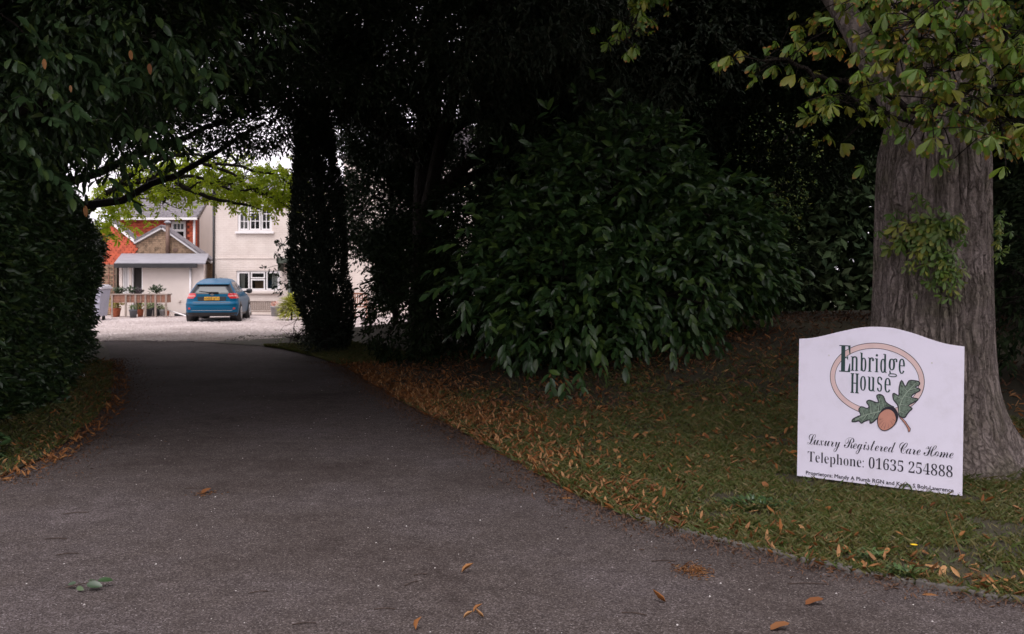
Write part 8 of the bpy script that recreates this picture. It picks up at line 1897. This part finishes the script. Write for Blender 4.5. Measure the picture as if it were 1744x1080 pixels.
def annulus(name, a0, b0, a1, b1, off, mat, parent):
    V = np.vstack([[S3(cu + a0 * math.cos(t_), cv + b0 * math.sin(t_), off) for t_ in th], [S3(cu + a1 * math.cos(t_), cv + b1 * math.sin(t_), off) for t_ in th]])
    n = len(th); i = np.arange(n - 1)
    return obj_np(name, V, np.stack([i, i + n, i + n + 1, i + 1], 1), mat, parent)


ov = annulus('oval_band', ri, vi, ro, vo, .0010, M['ink_pink'], board)
e = .0022
annulus('oval_line', ro - e, vo - e, ro + e, vo + e, .0016, M['ink_black'], board)
annulus('oval_line', ri - e * .8, vi - e * .8, ri + e * .8, vi + e * .8, .0016, M['ink_black'], board)


for key, thin in (('script_line', -.0008), ('telephone_line', -.0013), ('proprietors_line', .0007)):
    cu_ = bpy.data.curves.new(key, 'CURVE')
    cu_.dimensions = '2D'; cu_.fill_mode = 'BOTH'; cu_.offset = thin
    for q in LETTERS[key]:
        q = np.array(q).reshape(-1, 2).cumsum(0) * 2.5e-4
        sp_ = cu_.splines.new('POLY'); sp_.points.add(len(q) - 1); sp_.use_cyclic_u = True
        for k, (u, v) in enumerate(q): sp_.points[k].co = (u, v, 0, 1)
    tmp = bpy.data.objects.new(key, cu_)
    me = bpy.data.meshes.new_from_object(tmp)
    bpy.data.objects.remove(tmp)
    for v in me.vertices: v.co = Vector(S3(v.co.x, v.co.y, .0022))
    me.materials.clear(); me.materials.append(M['ink_black'])
    link(bpy.data.objects.new(key, me), board)


# heading: tall narrow slab letters, drawn as stems, hairlines and rings in a unit box
def bx_(x0, x1, y0, y1): return [[(x0, y0), (x1, y0), (x1, y1), (x0, y1)]]


def ring_(x0, x1, y0, y1, tx, ty, a0=0, a1=360, p=.82):
    cx_, cy_, rx_, ry_ = (x0 + x1) / 2, (y0 + y1) / 2, (x1 - x0) / 2, (y1 - y0) / 2
    A_ = np.radians(np.linspace(a0, a1, 41))
    f_ = lambda t_, r_: np.sign(t_) * np.abs(t_) ** p * r_
    o_ = [(cx_ + f_(math.cos(t_), rx_), cy_ + f_(math.sin(t_), ry_)) for t_ in A_]
    n_ = [(cx_ + f_(math.cos(t_), rx_ - tx), cy_ + f_(math.sin(t_), ry_ - ty)) for t_ in A_]
    return [[o_[k], o_[k + 1], n_[k + 1], n_[k]] for k in range(40)]


GLYPH = {
    'E': bx_(.18, .54, .03, .97) + bx_(0, 1, .965, 1) + bx_(0, 1, 0, .035) + bx_(.54, .80, .515, .55) + [[(.78, .965), (1, .965), (1, .66), (.93, .66)], [(.78, .035), (.93, .32), (1, .32), (1, .035)], [(.68, .55), (.80, .62), (.80, .44), (.68, .515)]],
    'n': bx_(.12, .36, .04, .97) + bx_(0, .2, .93, .98) + bx_(0, .46, 0, .045) + bx_(.66, .90, .04, .80) + bx_(.56, 1, 0, .045) + ring_(.16, .90, .55, 1, .24, .08, 0, 150),
    'b': bx_(.12, .38, .03, .97) + bx_(0, .2, .94, .98) + ring_(.16, 1, .0, .72, .26, .05),
    'r': bx_(.14, .46, .04, .97) + bx_(0, .2, .93, .98) + bx_(0, .62, 0, .045) + ring_(.30, 1, .55, 1, .2, .08, 30, 160) + ring_(.66, 1, .74, .92, .16, .085),
    'i': bx_(.26, .76, .04, .76) + bx_(0, .4, .72, .765) + bx_(0, 1, 0, .04) + ring_(.2, .8, .87, 1, .29, .062),
    'd': bx_(.60, .86, .03, .97) + bx_(.44, .7, .94, .98) + ring_(0, .84, .0, .72, .26, .05) + bx_(.8, 1, 0, .04),
    'g': ring_(.02, .74, .36, 1, .22, .05) + ring_(0, .96, -.02, .19, .10, .05) + [[(.10, .30), (.2, .36), (.3, .19), (.12, .17)]] + ring_(.55, 1, .74, 1.02, .12, .06, 20, 150) + ring_(.8, 1, .82, .94, .09, .055),
    'e': ring_(0, 1, 0, 1, .28, .07, 0, 325) + bx_(.2, .98, .50, .555),
    'H': bx_(.10, .34, .03, .97) + bx_(.66, .90, .03, .97) + bx_(0, .44, .955, 1) + bx_(0, .44, 0, .045) + bx_(.56, 1, .955, 1) + bx_(.56, 1, 0, .045) + bx_(.34, .66, .48, .525),
    'o': ring_(0, 1, 0, 1, .30, .06),
    'u': bx_(.10, .34, .2, .96) + bx_(0, .2, .94, .99) + bx_(.62, .86, .03, .96) + bx_(.50, .7, .94, .99) + bx_(.8, 1, 0, .045) + ring_(.10, .84, .0, .45, .24, .08, 180, 340),
    's': ring_(.02, .96, .46, 1, .28, .06, 35, 265) + ring_(.02, .98, 0, .54, .28, .06, -145, 95) + [[(.14, .66), (.48, .46), (.86, .36), (.52, .58)]] + ring_(.72, .98, .76, .93, .12, .08) + ring_(.02, .3, .08, .25, .13, .08),
}
hd = []
for ch_, a0, a1, b0, b1 in (('E', .3029, .3844, .8148, 1.0127), ('n', .3881, .4428, .8269, .9349), ('b', .4543, .5005, .8261, .9676), ('r', .5116, .5548, .827, .9333), ('i', .5611, .5871, .827, .9593), ('d', .5988, .6453, .8254, .9667), ('g', .6565, .7185, .8008, .932),
                          ('e', .7278, .7702, .8269, .9355), ('H', .3891, .449, .6623, .8084), ('o', .4577, .4999, .6845, .7919), ('u', .5118, .5655, .6849, .7925), ('s', .5785, .6148, .6866, .7964), ('e', .6306, .6743, .6841, .7901)):
    hd += [[(a0 + x * (a1 - a0), b0 + y * (b1 - b0)) for x, y in q] for q in GLYPH[ch_]]
mb = MB()
for k, q in enumerate(hd):
    ar = sum(q[t_][0] * q[(t_ + 1) % 4][1] - q[(t_ + 1) % 4][0] * q[t_][1] for t_ in range(4))
    q = q if ar > 0 else q[::-1]
    mb.add([S3(u, v, .0022 + (k % 7) * .00004) for u, v in q], [(0, 1, 2, 3)])
mb.build('heading_letters', M['ink_green'], board)
sc = lambda k: [(u / 1e4, v / 1e4) for u, v in MARKS[k]]


def grown(poly, d):
    q = np.array(poly); c = q.mean(0)
    t_ = norm(np.roll(q, -1, 0) - np.roll(q, 1, 0)); n_ = np.stack([t_[:, 1], -t_[:, 0]], 1)
    if (((q + n_ * .001 - c) ** 2).sum() < ((q - c) ** 2).sum()): n_ = -n_
    return [tuple(r_) for r_ in q + n_ * d]


def closed(poly, n=3):
    q = np.array(poly); q = np.vstack([q[-2:], q, q[:2]]); s_ = smooth_path(q, n); return [tuple(r_) for r_ in s_[2 * n:-2 * n]]


def strokeline(pts, w0, w1, off, mat, name, parent):
    q = smooth_path(pts, 4); t_ = norm(np.gradient(q, axis=0)); n_ = np.stack([-t_[:, 1], t_[:, 0]], 1); w = np.linspace(w0, w1, len(q))[:, None] / 2
    A, B_ = q + n_ * w, q - n_ * w; n = len(q)
    V = np.array([S3(u, v, off) for u, v in np.vstack([A, B_])]); i = np.arange(n - 1)
    return obj_np(name, V, np.stack([i, i + n, i + n + 1, i + 1], 1), mat, parent)


for kL in ('L', 'R'):
    outl = closed(sc('leaf' + kL))
    lf = splate('oak_leaf_outline', grown(outl, .0035), M['ink_black'], .0018, .0026, board)
    splate('oak_leaf', grown(outl, -.0045), M['ink_leaf'], .0020, .0032, lf)
    strokeline(sc('vein' + kL), .003, .006, .0038, M['ink_vein'], 'vein', lf)
    for pv in MARKS['veins' + kL]:
        q = [(u / 1e4, v / 1e4) for u, v in pv]; strokeline([q[0], ((q[0][0] + q[1][0]) / 2, (q[0][1] + q[1][1]) / 2), q[1]], .004, .0015, .0038, M['ink_vein'], 'vein', lf)
        q2 = [(u + .006, v - .004) for u, v in q]; strokeline([q2[0], ((q2[0][0] + q2[1][0]) / 2, (q2[0][1] + q2[1][1]) / 2), q2[1]], .004, .001, .0036, M['ink_black'], 'vein_shadow', lf)
st = splate('acorn_stalk', grown(sc('stem'), .002), M['ink_black'], .0028, .0040, board); splate('stalk_fill', grown(sc('stem'), -.0025), M['ink_acorn'], .0030, .0044, st)
nt = splate('acorn_outline', grown(closed(sc('nut')), .003), M['ink_black'], .0040, .0048, board); splate('acorn', grown(closed(sc('nut')), -.0025), M['ink_acorn'], .0042, .0054, nt)
cp = splate('acorn_cup', grown(closed(sc('cap'), 2), .001), M['ink_black'], .0050, .0060, board)
nq = np.array(sc('nut')); nc = nq.mean(0)
for k in range(7):
    a_ = nc + (nq[k % len(nq)] - nc) * .86; strokeline([tuple(a_), tuple(a_ * .8 + nc * .2 + (.004, .008)), tuple(a_ * .55 + nc * .45 + (.006, .012))], .0022, .0006, .0058, M['ink_black'], 'hatching', nt)
for u, v in MARKS['screws']:
    q = [(u / 1e4 + .006 * math.cos(t_), v / 1e4 + .006 * math.sin(t_)) for t_ in th[::8][:-1]]; splate('screw_cap', q, M['screw'], 0, .004, board)
for u, v in ((.19, .20), (.92, .19)):
    q = [(u + .004 * math.cos(t_), v + .004 * math.sin(t_)) for t_ in th[::8][:-1]]; splate('screw_cap', q, M['screw'], 0, .003, board)
# grass growing up in front of the board and round the trunk
g = np.random.default_rng(400)
f = g.random(140); X = BLc[0] + (BRc[0] - BLc[0]) * f + sn_[0] * .05 * g.random(140); Y = BLc[1] + (BRc[1] - BLc[1]) * f + sn_[1] * .05 * g.random(140)
tag(blades('sign_grass', X, Y, zr(X, Y), .015 + .06 * g.random(140) ** 7, .004 + 0 * X, M['grass'], 12), 'longer grass blades along the bottom edge of the sign', 'grass')
a = g.uniform(R(180), R(360), 900); X = CXT + (.80 + .1 * g.random(900)) * np.cos(a); Y = CYT + (.80 + .1 * g.random(900)) * np.sin(a)
tag(blades('root_grass', X, Y, zr(X, Y), .03 + .06 * g.random(900), .005 + 0 * X, M['grass'], 13), 'grass tufts against the chestnut roots', 'grass')
